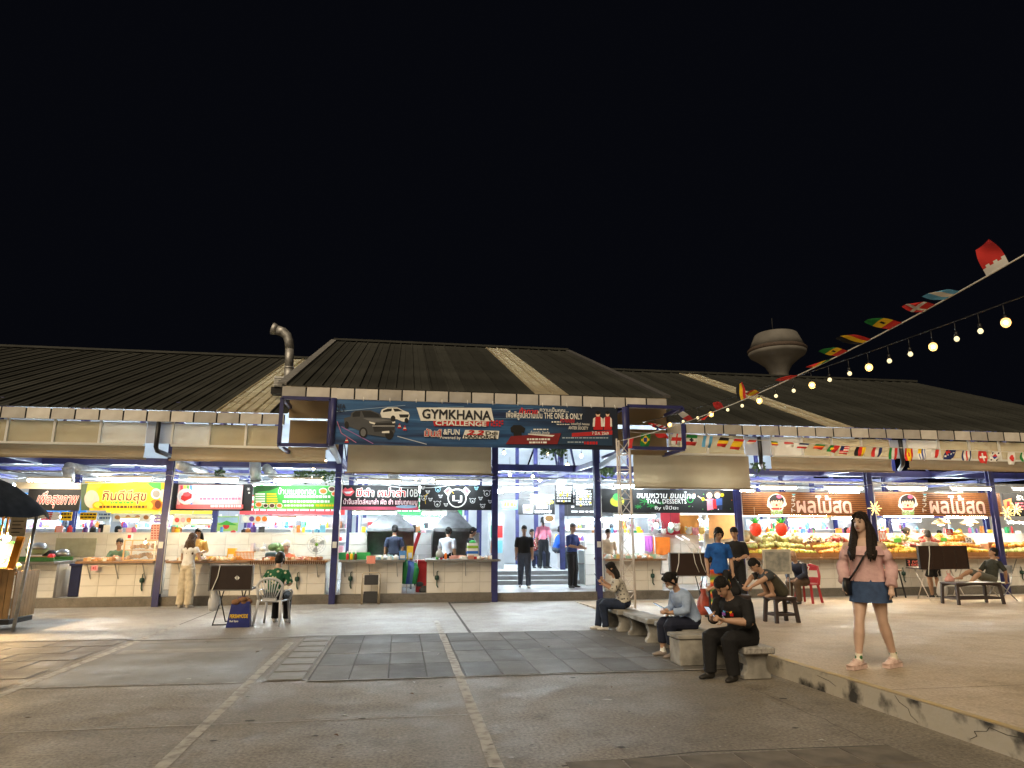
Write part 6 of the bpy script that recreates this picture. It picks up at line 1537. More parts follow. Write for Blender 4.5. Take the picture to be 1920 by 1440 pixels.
fit_box('drain_grate', ax(842, 17.85, 1130), ax(918, 17.85, 1130), 17.72, 17.93, .0045, .012, M_DARK, ground)
for k in range(26): MB().bx(ax(842, 17.85, 1130) + .02 + k * .04, ax(842, 17.85, 1130) + .035 + k * .04, 17.73, 17.92, .0122, .017).build('grate_bar', M_STEEL, ground)

# ------------------------------------------------------------------ what lies on the counters
ZC = 1.055
def tray(x0, x1, y0, y1, z, m, label, name='tray'):
    t = thing(name, label, 'tray', ((x0 + x1) / 2, (y0 + y1) / 2, z)); fit_box('base', x0, x1, y0, y1, z + .001, z + .012, m, t)
    for q in ((x0, x1, y0, y0 + .012), (x0, x1, y1 - .012, y1)): fit_box('rim', *q, z + .012, z + .05, m, t)
    for q in ((x0, x0 + .012, y0 + .0121, y1 - .0121), (x1 - .012, x1, y0 + .0121, y1 - .0121)): fit_box('rim', *q, z + .012, z + .05, m, t)
    return t
def heap(x0, x1, y0, y1, z, n, r, mats, label, cat, h=.3, name='fruit_pile', sx=1.0):    # small round goods in a sloping pile
    mb = MB(); ms = mats
    for i in range(n):
        u, v = rng.random(), rng.random(); q = max(0, 1 - abs(2 * u - 1) ** 1.5) * (v ** .6)
        p = (x0 + (x1 - x0) * u, y0 + (y1 - y0) * v, z + r * .9 + h * q * rng.uniform(.75, 1))
        mb.ell(p, (r * sx * rng.uniform(.9, 1.1), r, r * rng.uniform(.85, 1)), 8, 6, rng.randrange(len(ms)), Euler((0, rng.uniform(-.6, .6), rng.uniform(0, 3))).to_matrix())
    return tag(mb.build(name, ms), label, cat, None, 'stuff')
MANGO = [mat('mango', (.75, .48, .05), .45, var=.15), mat('mango_ripe', (.78, .40, .04), .45, var=.15)]; ORNG = [mat('orange_skin', (.75, .26, .02), .45, var=.1), mat('tangerine', (.78, .33, .03), .45, var=.1)]
APPL = [mat('apple_red', (.55, .06, .05), .35, var=.2), mat('apple_pink', (.70, .22, .18), .35, var=.2)]; GUAV = [mat('guava_green', (.50, .58, .16), .45, var=.15), mat('guava_pale', (.62, .66, .25), .45, var=.15)]
MELN = [mat('melon_cream', (.72, .60, .32), .5, var=.12), mat('melon_pale', (.66, .66, .38), .5, var=.12)]; BNN = [mat('banana', (.78, .58, .06), .45, var=.1), mat('banana_green', (.55, .58, .08), .45, var=.1)]; BREAD = [mat('bread', (.55, .27, .08), .6, var=.2), mat('bun', (.68, .40, .15), .6, var=.2)]
# A
t = thing('turf_mat', 'green artificial turf tray lining the counter beside the cart', 'turf', (-8.9, 18.4, ZC)); TURF = mat('artificial_turf', (.045, .16, .04), .9, var=.25, scale=60, bump=.6, bscale=150)
fit_box('mat', -9.85, -8.05, 17.9, 18.85, ZC + .001, ZC + .02, TURF, t)
for q in ((-9.85, -8.0, 17.84, 17.9), (-9.85, -8.0, 18.8, 18.86)): fit_box('lip', *q, ZC + .001, ZC + .09, TURF, t)
for px, py, Y, r, m, lab in ((68, 1040, 19.4, .26, col(200, 215, 170), 'pale green basin full of steel pots'), (72, 1030, 19.3, .19, M_STEEL, 'upturned steel pot in the green basin'), (117, 1042, 19.4, .17, M_STEEL, 'shiny steel bowl on the dark shelf'), (96, 1044, 19.6, .2, mat('dark_pan', (.05, .05, .055), .4, metal=.5), 'dark pan beside the shiny bowl')):
    p = ay(px, py, Y); t = thing('bowl', lab, 'bowl', p)
    MB().lathe([(r * .55, 0), (r * .85, .06), (r, .15), (r * 1.04, .16), (r * .98, .16), (r * .8, .07), (r * .5, .02)] if 'upturned' not in lab and 'shiny' not in lab else [(r, 0), (r * .98, .05), (r * .75, .13), (r * .3, .165), (.01, .17)], p, 16).build('shell', m, t, True)
p = ay(165, 1052, 19.5); t = thing('work_shelf', 'dark work shelf with pans against the tiled wall', 'shelf', (p.x, 19.6, .217)); fit_box('top', ax(60, 19.6), ax(172, 19.6), 19.2, 20.2, .98, 1.03, mat('dark_wood_shelf', (.09, .05, .035), .5, var=.2), t)
for x in (ax(64, 19.6), ax(168, 19.6)): fit_box('leg', x - .03, x + .03, 19.25, 19.31, .217, .98, M_STEEL, t)
t = thing('wall_board', 'pale green board fixed to the tiled half wall', 'board', (ax(137, 20.36), 20.37, 1.0)); fit_box('panel', ax(100, 20.36), ax(176, 20.36), 20.36, 20.385, ay(137, 1044, 20.36).z, ay(137, 1009, 20.36).z, mat('sage_board', (.42, .43, .33), .6, var=.1), t, .004)
t = thing('trough', 'orange plastic trough with a red end on the turf counter', 'trough', (ax(75, 18.9), 18.9, 1.06)); a, b = ay(52, 1052, 18.9), ay(97, 1043, 18.9); MB().bx(a.x, b.x, 18.8, 19.0, a.z, b.z).build('body', col(225, 130, 60), t, True, .02); MB().tube([(b.x, 18.78, (a.z + b.z) / 2 + .02), (b.x + .1, 18.78, (a.z + b.z) / 2 + .02)], .1, 12).build('end_ring', RD, t, True)
# B
a, b = ay(236, 1050, 18.2), ay(303, 1013, 18.2); t = thing('bread_case', 'lit glass display case of buns on the yellow sign counter', 'display case', ((a.x + b.x) / 2, 18.3, ZC)); FR = mat('case_frame', (.70, .42, .18), .4, var=.1); GLS = mat('clear_pane', (.9, .92, .93), .05, var=0, alpha=.12); H_ = .48
for z in (ZC + .015, ZC + .25, ZC + H_): fit_box('shelf', a.x, b.x, 18.0, 18.5, z - .012, z + .012, FR, t)
for x in (a.x, b.x): fit_box('post', x - .015, x + .015, 17.995, 18.02, ZC + .03, ZC + H_, FR, t); fit_box('post', x - .015, x + .015, 18.48, 18.505, ZC + .03, ZC + H_, FR, t)
fit_box('glass_front', a.x + .016, b.x - .016, 18.0, 18.004, ZC + .03, ZC + H_ - .02, GLS, t)
heap(a.x + .04, b.x - .04, 18.05, 18.45, ZC + .03, 26, .05, BREAD, 'golden buns on the lower shelf of the glass case', 'bread', .08, 'bun_pile'); heap(a.x + .04, b.x - .04, 18.05, 18.45, ZC + .265, 22, .05, BREAD, 'golden buns on the upper shelf of the glass case', 'bread', .08, 'bun_pile')
hang_bulb(((a.x + b.x) / 2, 18.25, ZC + .43), 'warm bulb inside the glass bun case', 'fill', .035, .06, None)
goods('packed_snacks', -7.4, -6.75, 17.9, 18.4, ZC, 60, 'cellophane snack packs spread on the yellow sign counter', 'snacks', .09, [col(220, 190, 140), col(240, 235, 225), col(230, 170, 120), col(200, 150, 100)])
t = thing('price_card', 'pink price card hung from the counter under the yellow sign', 'price card', ay(177, 1067, 17.83)); a, b = ay(170, 1070, 17.83), ay(184, 1060, 17.83); fit_box('card', a.x, b.x, 17.83, 17.835, a.z, b.z, PK, t); ptext('45', 173, 1062, 181, 1068, 17.83, RD, t, bold=.03)
a, b = ay(281, 1012, 18.0), ay(305, 982, 18.0); t = thing('picture_board', 'pink board with rows of small brown pictures by the blue post', 'board', ((a.x + b.x) / 2, 18.0, a.z)); fit_box('panel', a.x, b.x, 18.0, 18.02, a.z, b.z, col(240, 185, 170), t); pr = Print(18.0)
for i in range(4):
    for j in range(6): pr.rect(283.5 + i * 5.5, 984.5 + j * 4.6, 287 + i * 5.5, 987 + j * 4.6, col(190, 90, 80))
pr.done(t); fit_box('stand', (a.x + b.x) / 2 - .02, (a.x + b.x) / 2 + .02, 18.025, 18.06, ZC, a.z, M_STEEL, t)
t = thing('tissue_box', 'small red and white box on top of the glass bun case', 'box', ay(244, 1010, 18.2)); a, b = ay(239, 1012, 18.2), ay(249, 1000, 18.2); MB().bx(a.x, b.x, 18.15, 18.25, ZC + H_ + .013, ZC + H_ + .16).build('carton', W_, t, True, .004); MB().bx(a.x + .015, b.x - .015, 18.145, 18.15, ZC + H_ + .05, ZC + H_ + .13).build('print', RD, t, True)
# C, D
goods('bakery_packs', -5.4, -3.9, 17.9, 18.5, ZC, 90, 'wrapped cakes and bread spread over the bakery counter', 'bakery goods', .10, [col(235, 200, 150), col(245, 225, 190), col(220, 160, 90), col(250, 215, 90), col(240, 235, 225)])
def carton(px0, py0, px1, py1, Y, d, m, label, name='box', z0=None):
    a, b = ay(px0, py1, Y), ay(px1, py0, Y); z0 = a.z if z0 is None else z0; t = thing(name, label, 'box', ((a.x + b.x) / 2, Y, z0)); MB().bx(a.x, b.x, Y, Y + d, z0, b.z - .02).build('carton', m, t, True, .006); MB().bx(a.x - .006, b.x + .006, Y - .006, Y + d + .006, b.z - .02, b.z).build('lid', m, t, True, .003); MB().bx(a.x + .03, b.x - .03, Y - .004, Y - .001, z0 + .03, (z0 + b.z) / 2).build('label', M_PAPER, t, True)
carton(425, 1028, 441, 1048, 18.3, .2, col(245, 190, 60), 'yellow box standing on the bakery counter', z0=ZC)
a, b = ay(441, 1052, 18.1), ay(477, 1034, 18.1); t = thing('basket', 'orange slatted plastic basket between the two counters', 'basket', ((a.x + b.x) / 2, 18.1, ZC)); OB = col(235, 150, 60)
for k in range(14): x = a.x + (b.x - a.x) * k / 13; MB().bx(x - .008, x + .008, 18.0, 18.012, ZC + .002, b.z).build('slat', OB, t, True)
for z in (ZC + .03, b.z): MB().bx(a.x, b.x, 18.013, 18.3, z - .02, z).build('band', OB, t, True)
goods('papers', -3.65, -3.35, 18.1, 18.5, b.z, 12, 'film wrapped goods stacked in the orange basket', 'goods', .22, [M_PAPER, col(225, 215, 225), FILM])
goods('snack_trays', -3.3, -1.95, 17.92, 18.5, ZC, 80, 'trays of fried snacks spread on the wooden rimmed counter', 'snacks', .08, [col(190, 120, 60), col(230, 200, 160), col(150, 80, 40), col(245, 235, 220), col(240, 170, 160)])
MB_ = MB()
for k in range(36): MB_.bx(-3.6 + k * .0495, -3.6 + k * .0495 + .03, 17.838, 17.846, 1.0 - .04, 1.05)
tag(MB_.build('wooden_slats', [mat('dark_slat', (.16, .07, .03), .5, var=.2)]), 'dark slatted edge of the fried snack counter', 'slats', None, 'stuff')
def fan(px, py, Y, r, label, z0, m=None):
    p = ay(px, py, Y); t = thing('desk_fan', label, 'fan', (p.x, Y, z0)); gm = M_STEEL
    for rr in (r, r * .75, r * .5, r * .25): 
        MB().tube([p + Vector((rr * math.cos(6.2832 * k / 24), -.03, rr * math.sin(6.2832 * k / 24))) for k in range(25)], .004, 4).build('guard_ring', gm, t, True)
    for k in range(12): MB().bar(p + Vector((0, -.035, 0)), p + Vector((r * math.cos(k * .5236), -.03, r * math.sin(k * .5236))), .004).build('guard_wire', gm, t, True)
    for k in range(3):
        a = k * 2.094 + .4; mb = MB(); mb.add([p + Vector((math.cos(a + d) * q, .01, math.sin(a + d) * q)) for d, q in ((-.15, .04), (-.45, r * .85), (.1, r * .92), (.35, r * .8), (.2, .04))], [(0, 1, 2, 3, 4)]); mb.build('blade', mat('fan_blade', (.5, .52, .55), .4, var=0), t, True)
    MB().ell(p + Vector((0, -.03, 0)), (.045, .02, .045), 10, 6).build('hub', m or col(120, 180, 60), t, True); MB().tube([p + Vector((0, .05, 0)), p + Vector((0, .08, -r)), (p.x, Y + .08, z0)], .02, 7).build('stand', M_WHITE, t, True)
fan(594, 1021, 19.2, .24, 'desk fan with green hub behind the fried snacks', .217); fan(1228, 987, 20.0, .27, 'white fan hung with flowers behind the dessert counter', .217, W_)
a = ay(520, 1037, 19.2); t = thing('wash_basin', 'dark blue basin heaped with green bags behind the snack counter', 'basin', (a.x, 19.3, 1.0)); MB().bx(ax(497, 19.2), ax(532, 19.2), 19.1, 19.6, .98, 1.22).build('tub', mat('teal_tub', (.03, .07, .10), .4, var=.1), t, True, .03); mb = MB()
for k in range(8): mb.ell((a.x + rng.uniform(-.15, .15), 19.3, 1.27 + rng.uniform(0, .12)), (.13, .12, .10), 9, 6)
mb.build('bag_heap', mat('green_film', (.18, .34, .16), .35, var=.3), t, True)
# E, F
a, b = ay(636, 1043, 18.3), ay(694, 1033, 18.3); t = thing('green_tray', 'bright green plastic tray on the worn grey counter', 'tray', ((a.x + b.x) / 2, 18.3, ZC)); GP = col(70, 190, 100); MB().bx(a.x, b.x, 18.1, 18.6, ZC + .002, ZC + .02).build('base', GP, t, True)
for y in (18.1, 18.59): MB().bx(a.x, b.x, y, y + .012, ZC + .02, ZC + .17).build('side', GP, t, True)
goods('skewer_plates', -.75, -.05, 17.95, 18.5, ZC, 46, 'white bowls and skewers lined up on the worn grey counter', 'food', .12, [W_, col(225, 235, 240), col(160, 205, 220), col(230, 225, 200)])
t = thing('paper_sheet', 'pink paper hung over the edge of the worn grey counter', 'paper', ay(695, 1050, 17.83)); a, b = ay(687, 1057, 17.83), ay(704, 1042, 17.83); fit_box('sheet', a.x, b.x, 17.83, 17.834, a.z, b.z, col(250, 160, 140), t)
carton(748, 1033, 762, 1047, 18.0, .14, col(90, 150, 215), 'blue printed box on the worn grey counter', z0=ZC); carton(763, 1024, 775, 1040, 18.3, .14, col(240, 200, 60), 'yellow box by the red bin lid', z0=ZC)
a, b = ay(876, 1045, 18.1), ay(896, 1018, 18.1); t = thing('drawer_box', 'small drawer box striped green blue and red on the counter', 'drawer box', ((a.x + b.x) / 2, 18.1, ZC)); hh = (b.z - ZC) / 6
for k, c in enumerate((RD, W_, col(40, 110, 200), W_, col(150, 190, 60), W_)): MB().bx(a.x + (.0 if k % 2 == 0 else .006), b.x - (.0 if k % 2 == 0 else .006), 18.0, 18.25, ZC + .002 + k * hh, ZC + (k + 1) * hh - .002).build('drawer', c, t, True)
MB().ell(((a.x + b.x) / 2, 18.12, b.z + .02), (.09, .08, .05), 8, 6).build('green_pouch', GP, t, True)
goods('food_packs', 1.3, 2.4, 17.95, 18.5, ZC, 40, 'small food packs on the pig face stall counter', 'food', .10, [W_, col(240, 200, 170), col(225, 160, 140), col(210, 210, 205)])
# G
goods('dessert_trays', 5.45, 7.0, 17.9, 18.6, ZC, 120, 'clear trays of sweets covering the dessert counter', 'sweets', .12, [W_, col(220, 230, 225), col(235, 200, 120), col(170, 215, 190), col(240, 180, 140), col(235, 235, 240)])
def cloth_hang(px0, py0, px1, py1, Y, m, label):
    a, b = ay(px0, py1, Y), ay(px1, py0, Y); t = thing('hung_cloth', label, 'cloth', ((a.x + b.x) / 2, Y, a.z)); mb = MB(); n = 10; vs = []
    for i in range(n + 1):
        for j in range(n + 1): vs.append((a.x + (b.x - a.x) * i / n, Y + .03 * math.sin(i * 1.4) * (1 - j / n), a.z + (b.z - a.z) * j / n + .02 * math.sin(i * .9) * (1 - j / n)))
    mb.add(vs, [(i * (n + 1) + j, (i + 1) * (n + 1) + j, (i + 1) * (n + 1) + j + 1, i * (n + 1) + j + 1) for i in range(n) for j in range(n)], 0, True); mb.build('fabric', m, t, True)
cloth_hang(1225, 1007, 1256, 1040, 20.2, col(240, 130, 40), 'orange cloth hung on the dessert stall wall'); cloth_hang(1210, 1005, 1224, 1034, 20.2, col(205, 110, 210), 'violet bag hung beside the orange cloth'); cloth_hang(1330, 965, 1380, 1010, 20.2, col(225, 175, 120), 'orange patterned poster beside the dessert stall post'); cloth_hang(1240, 962, 1275, 1002, 20.25, col(200, 60, 80), 'red cloth hung behind the white fan'); cloth_hang(1276, 966, 1310, 1002, 20.25, col(240, 170, 90), 'orange poster of snacks behind the dessert sign')
for k in range(12): 
    p = ay(rng.uniform(1200, 1320), rng.uniform(968, 1000), 20.1)
    t = thing('plush_toy', 'small round plush hung behind the dessert counter', 'toy', p, 0, 'plush toys hung in the dessert stall'); r = rng.uniform(.07, .12); m = rng.choice([W_, PK, col(170, 220, 210), col(250, 220, 120)])
    MB().ell(p, (r, r * .6, r), 10, 7).build('body', m, t, True)
    for s in (-1, 1): MB().ell(p + Vector((s * r * .7, 0, r * .8)), (r * .35, r * .3, r * .35), 7, 5).build('ear', m, t, True)
# H, I fruit
FB = mat('fruit_rack_board', (.42, .20, .08), .5, var=.15)
def rack(x0, x1, label, steps=3, y0=17.95):
    t = thing('fruit_rack', label, 'rack', ((x0 + x1) / 2, y0 + .4, ZC))
    for k in range(steps): fit_box('step', x0, x1, y0 + k * .3, y0 + k * .3 + .29, ZC + .002 + (0 if k == 0 else .002), ZC + .08 + k * .14, FB, t); fit_box('lip', x0, x1, y0 + k * .3 - .02, y0 + k * .3 - .001, ZC + .002 + k * .14, ZC + .13 + k * .14, FB, t)
rack(9.5, 11.6, 'stepped board of melons and guavas under the strawberry ornaments'); rack(11.7, 13.1, 'stepped board of citrus under the fresh fruit lettering'); rack(13.65, 15.35, 'stepped board of bananas and mangoes by the mango seller'); rack(15.4, 17.15, 'stepped board of oranges and apples by the far post'); rack(17.6, 20.2, 'stepped board of fruit past the far post')
def zr_(k): return ZC + .085 + k * .14
for x0, x1, k, n, r, ms, lab in ((9.55, 10.3, 2, 22, .11, MELN, 'cream melons piled under the first strawberry ornament'), (10.35, 11.0, 2, 22, .10, GUAV, 'green guavas piled between the strawberry ornaments'), (11.05, 11.55, 2, 20, .10, MELN, 'pale melons piled beside the second strawberry ornament'), (9.55, 11.55, 1, 70, .065, GUAV, 'row of green fruit below the melons'), (9.55, 11.55, 0, 80, .055, BNN, 'front row of yellow fruit on the strawberry stall'),
        (11.75, 12.3, 2, 34, .055, [mat('dark_plum', (.16, .08, .08), .4, var=.2), MELN[0]], 'dusky fruit in the back basket of the citrus board'), (12.35, 13.05, 2, 34, .07, [mat('brown_pear', (.40, .27, .14), .5, var=.2)] + APPL, 'brown pears and red apples at the back of the citrus board'), (11.75, 13.05, 1, 90, .052, MANGO, 'yellow fruit on the middle step of the citrus board'), (11.75, 13.05, 0, 90, .052, ORNG, 'oranges on the front step of the citrus board'),
        (13.7, 14.4, 2, 40, .055, [col(150, 100, 60), col(190, 140, 80)], 'small brown fruit behind the bananas'), (14.45, 15.3, 2, 46, .06, GUAV, 'green guavas behind the mangoes'), (13.7, 14.5, 1, 46, .06, BNN, 'bananas on the middle step near the mango seller'), (14.55, 15.3, 1, 46, .055, APPL, 'red apples on the middle step near the mango seller'), (13.7, 15.3, 0, 110, .055, MANGO, 'ripe mangoes along the front step near the mango seller'),
        (15.45, 15.95, 2, 60, .07, APPL, 'tall heap of pink apples behind the ticket case'), (16.0, 16.4, 2, 40, .07, ORNG, 'small heap of tangerines next to the pink apples'), (16.45, 17.1, 2, 80, .075, [ORNG[1], MANGO[0]], 'tall heap of golden oranges by the far post'), (15.45, 17.1, 1, 110, .062, ORNG, 'oranges on the middle step by the far post'), (15.45, 17.1, 0, 110, .062, MANGO, 'yellow mangoes on the front step by the far post'), (17.65, 20.1, 1, 110, .065, ORNG, 'oranges heaped past the far post'), (17.65, 20.1, 0, 110, .06, GUAV, 'green fruit heaped past the far post')):
    heap(x0, x1, 17.97 + k * .3, 18.22 + k * .3, zr_(k), n, r, ms, lab, 'fruit', (.34 if n >= 60 and k == 2 else .22) if k == 2 else .12)
for x, lab in ((1417, 'on the melon side'), (1465, 'on the guava side')):
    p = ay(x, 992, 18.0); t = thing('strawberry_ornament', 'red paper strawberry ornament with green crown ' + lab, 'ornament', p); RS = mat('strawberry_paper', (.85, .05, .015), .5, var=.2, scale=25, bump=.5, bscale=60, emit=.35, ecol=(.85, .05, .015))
    mb = MB(); mb.lathe([(.03, -.20), (.10, -.16), (.155, -.06), (.165, .04), (.13, .13), (.05, .17)], p, 18); mb.build('body', RS, t, True); mb = MB()
    for k in range(9): a = k * .7; mb.add([p + Vector((0, 0, .16)), p + Vector((.07 * math.cos(a), .07 * math.sin(a), .20)), p + Vector((.16 * math.cos(a + .2), .16 * math.sin(a + .2), .24 + .05 * (k % 3))), p + Vector((.05 * math.cos(a + .4), .05 * math.sin(a + .4), .23))], [(0, 1, 2, 3)])
    mb.lathe([(.08, .14), (.06, .22), (.02, .30)], p, 8); mb.build('leaf_crown', col(60, 190, 50), t, True); MB().tube([p + Vector((0, 0, .28)), p + Vector((0, 0, .6))], .004, 4).build('string', W_, t, True)
for x, y, Y, lab in ((1640, 953, 17.82, 'beside the middle fruit stall post'), (1888, 962, 17.82, 'beside the far fruit stall post'), (1905, 955, 18.0, 'beside the last black sign')):
    p = ay(x, y, Y); t = thing('firework_light', 'starburst light with glowing rods ' + lab, 'light', p); GR = emis('starburst_rod', (1.0, .74, .30), 1.6)
    for k in range(12):
        d = Vector((math.cos(k * .5236), -.25 * (k % 2), math.sin(k * .5236))); MB().tube([p + d * .06, p + d * (.15 if k % 2 else .22)], .012, 6).build('rod', GR, t, True)
    MB().ell(p, (.05, .05, .05), 8, 6).build('hub', W_, t, True)
def price(px0, py0, px1, py1, Y, m, s, ink, label):
    a, b = ay(px0, py1, Y), ay(px1, py0, Y); t = thing('price_card', label, 'price card', ((a.x + b.x) / 2, Y, a.z)); fit_box('card', a.x, b.x, Y, Y + .006, a.z, b.z, m, t); fit_box('stick', (a.x + b.x) / 2 - .006, (a.x + b.x) / 2 + .006, Y + .007, Y + .016, ZC + .05, a.z + .02, W_, t)
    if s: ptext(s, px0 + 1.5, py0 + 1.5, px1 - 1.5, py1 - 1.5, Y, ink, t, bold=.03)
price(1645, 995, 1661, 1014, 18.3, col(240, 130, 100), '100', W_, 'orange price card reading one hundred beside the post'); price(1677, 1009, 1689, 1017, 18.35, col(110, 210, 90), '', BK, 'green price card among the brown fruit'); price(1765, 1008, 1775, 1015, 18.35, col(110, 210, 90), '', BK, 'green price card beside the pink apples'); price(1811, 1007, 1822, 1018, 18.4, W_, '50', BK, 'white price card beside the golden oranges'); price(1775, 992, 1786, 1003, 18.6, RD, 'ล.', W_, 'red price card above the pink apples')
a, b = ay(1700, 1062, 17.7), ay(1727, 1048, 17.7); t = thing('chalk_card', 'black hanging card with pink lettering below the mango counter', 'sign', ((a.x + b.x) / 2, 17.7, a.z)); fit_box('panel', a.x, b.x, 17.7, 17.715, a.z, b.z, BK, t); ptext('3 กก.', 1702, 1050, 1724, 1055.5, 17.7, col(250, 130, 120), t, bold=.03); ptext('100', 1704, 1056.5, 1722, 1061.5, 17.7, col(250, 130, 120), t, bold=.03)
a, b = ay(1433, 1077, 15.4), ay(1482, 1030, 15.4); t = thing('folded_table', 'upturned folding table top with a faded picture beside the bald man', 'table', ((a.x + b.x) / 2, 15.4, plat_z(15.4)))
MB().bx(a.x, b.x, 15.4, 15.43, a.z, b.z).build('table_top', mat('cream_enamel', (.55, .52, .46), .35, var=.15), t, True, .012); MB().bx(a.x + .06, b.x - .06, 15.392, 15.398, a.z + .06, b.z - .06).build('faded_picture', mat('faded_print', (.20, .21, .20), .5, var=0, rgb2=(.42, .40, .35), scale=7), t, True)
for x in (a.x + .05, b.x - .05): MB().tube([(x, 15.44, a.z + .3), (x, 15.5, plat_z(15.4))], .014, 6).build('leg', M_STEEL, t, True)

# ------------------------------------------------------------------ the fruit cart with its dark parasol
cx_, cy_ = -6.95, 13.9
cart = thing('food_cart', 'bamboo sided fruit cart with orange post and hanging papers', 'cart', (cx_, cy_, 0)); BAM = mat('bamboo_plank', (.40, .24, .10), .55, var=0, orand=.25, rgb2=(.24, .14, .06), scale=4)
for i in range(16): MB().bx(-8.1 + i * .0985, -8.1 + i * .0985 + .09, 13.62, 13.64, .22, 1.02 - .0 * i).build('plank', BAM, cart, True)
for j in range(8): MB().bx(-6.522, -6.502, 13.66 + j * .098, 13.66 + j * .098 + .09, .22, 1.02).build('plank', BAM, cart, True)
fit_box('bed', -8.1, -6.53, 13.65, 14.5, .95, .99, BAM, cart); fit_box('top_rail', -8.12, -6.5, 13.60, 13.66, 1.02, 1.06, BAM, cart); fit_box('chassis', -8.1, -6.52, 13.66, 14.45, .12, .20, M_DARK, cart)
for x in (-7.9, -6.75): MB().tube([(x, 13.75, .0), (x, 13.75, .2)], .03, 8).build('leg', M_STEEL, cart, True)
MB().tube([(-6.40, 13.6, 0), (-6.30, 13.6, 2.02)], .03, 10).build('roof_pole', M_GALV, cart, True)
MB().bar((-6.66, 13.72, .98), (-6.56, 13.72, 1.62), .12, .06).build('orange_post', col(240, 160, 40), cart, True)
MB().bar((-8.2, 13.7, 1.98), (-6.28, 13.62, 2.0), .04).build('roof_beam', M_GALV, cart, True)
for x0, x1, z0, z1, m in ((-7.35, -6.95, 1.62, 1.98, col(205, 185, 150)), (-6.75, -6.48, 1.62, 1.97, col(225, 215, 195)), (-8.0, -7.5, 1.66, 1.98, col(210, 170, 110))):
    fit_box('paper', x0, x1, 13.66, 13.665, z0, z1, m, cart)
    for k in range(4): fit_box('written_line', x0 + .04, x1 - .05 - .04 * (k % 2), 13.655, 13.658, z1 - .09 - k * .065, z1 - .075 - k * .065, M_DARK, cart)
for x in (-6.9, -6.82): fit_box('skewer_strip', x, x + .03, 13.68, 13.69, 1.6, 1.98, col(210, 150, 70), cart)
heap(-7.6, -6.62, 13.72, 14.2, .99, 46, .07, GUAV, 'green guavas heaped in the bamboo cart', 'fruit', .18); hang_bulb(ay(13, 1008, 13.75) + Vector((.17, 0, 0)), 'bare white hot bulb hanging in the bamboo cart', 'cart', .06, .5, None)
fit_box('glass_tank', -7.4, -6.95, 14.0, 14.4, 1.0, 1.5, mat('cart_glass', (.8, .85, .85), .05, var=0, alpha=.16), cart); fit_box('green_lid', -7.42, -6.93, 13.98, 14.42, 1.5, 1.53, GN, cart)
par = thing('cart_parasol', 'dark grey cart parasol with scalloped edge', 'parasol', (-7.75, 13.6, 1.0)); PC = mat('parasol_cloth', (.04, .05, .07), .95, var=.2, spec=.1); n = 32; rings = [(0, 2.78), (.5, 2.72), (.95, 2.52), (1.3, 2.26), (1.5, 2.06), (1.53, 1.97)]; mb = MB(); vs = []
for ri, (r, z) in enumerate(rings):
    for i in range(n):
        a = 6.2832 * i / n; s = 1 + .02 * math.cos(a * 8); vs.append((-7.75 + r * s * math.cos(a), 13.6 + r * s * math.sin(a), z - (.03 * (i % 2) if ri == 5 else 0) + .03 * math.cos(a * 8) * (r / 1.5)))
mb.add(vs, [(k * n + i, k * n + (i + 1) % n, (k + 1) * n + (i + 1) % n, (k + 1) * n + i) for k in range(5) for i in range(n)], 0, True); mb.build('canopy', PC, par, True)
for k in range(8): a = k * .7854; MB().tube([(-7.75 + r * math.cos(a), 13.6 + r * math.sin(a), z - .02) for r, z in rings[:5]], .008, 5).build('rib', M_STEEL, par, True)
MB().tube([(-7.75, 13.6, 1.0), (-7.75, 13.6, 2.78)], .022, 8).build('pole', M_STEEL, par, True)

for o_ in list(COL.objects):
    if o_.parent is None and (o_ in (cart, par) or o_.get('label') in ('green guavas heaped in the bamboo cart', 'bare white hot bulb hanging in the bamboo cart')):
        o_.location.x -= .17

# squeeze bottles and sauce jars lined up on the cooking stalls
for i, (x, m, c) in enumerate(((-1.3, RD, 'red'), (-1.2, YL, 'yellow'), (-1.1, col(90, 50, 30), 'brown'), (.95, GN, 'green'), (1.05, RD, 'crimson'), (1.16, ORG, 'orange'))):
    t = thing('sauce_bottle', c + ' squeeze bottle on the ' + ('worn grey counter' if i < 3 else 'pig face stall counter'), 'bottle', (x, 17.98, ZC + .001))
    MB().lathe([(.032, 0), (.036, .02), (.036, .13), (.022, .155)], (x, 17.98, ZC + .001), 10).build('body', m, t, True); MB().lathe([(.02, .155), (.018, .175), (.006, .215)], (x, 17.98, ZC + .001), 8).build('nozzle', W_, t, True)
# leaves and scraps blown about the plaza
for k in range(16):
    x, y = rng.uniform(-3.5, 4.0), rng.uniform(5.0, 12); a_ = rng.uniform(0, 6.28); l_ = rng.uniform(.03, .06); z_ = surf(x, y) + .006
    q = [(x + l_ * math.cos(a_), y + l_ * math.sin(a_), z_), (x + .3 * l_ * math.cos(a_ + 1.5), y + .3 * l_ * math.sin(a_ + 1.5), z_ + .012), (x - l_ * math.cos(a_), y - l_ * math.sin(a_), z_ + .004), (x + .3 * l_ * math.cos(a_ - 1.5), y + .3 * l_ * math.sin(a_ - 1.5), z_ + .010)]
    tag(MB().add(q, [(0, 1, 2, 3)]).build('fallen_leaf', rng.choice([mat('dry_leaf', (.16, .09, .04), .8, var=.2), mat('paper_scrap', (.55, .53, .5), .8, var=.1)])), 'dry leaf or paper scrap lying on the plaza', 'litter', 'scraps lying on the plaza')
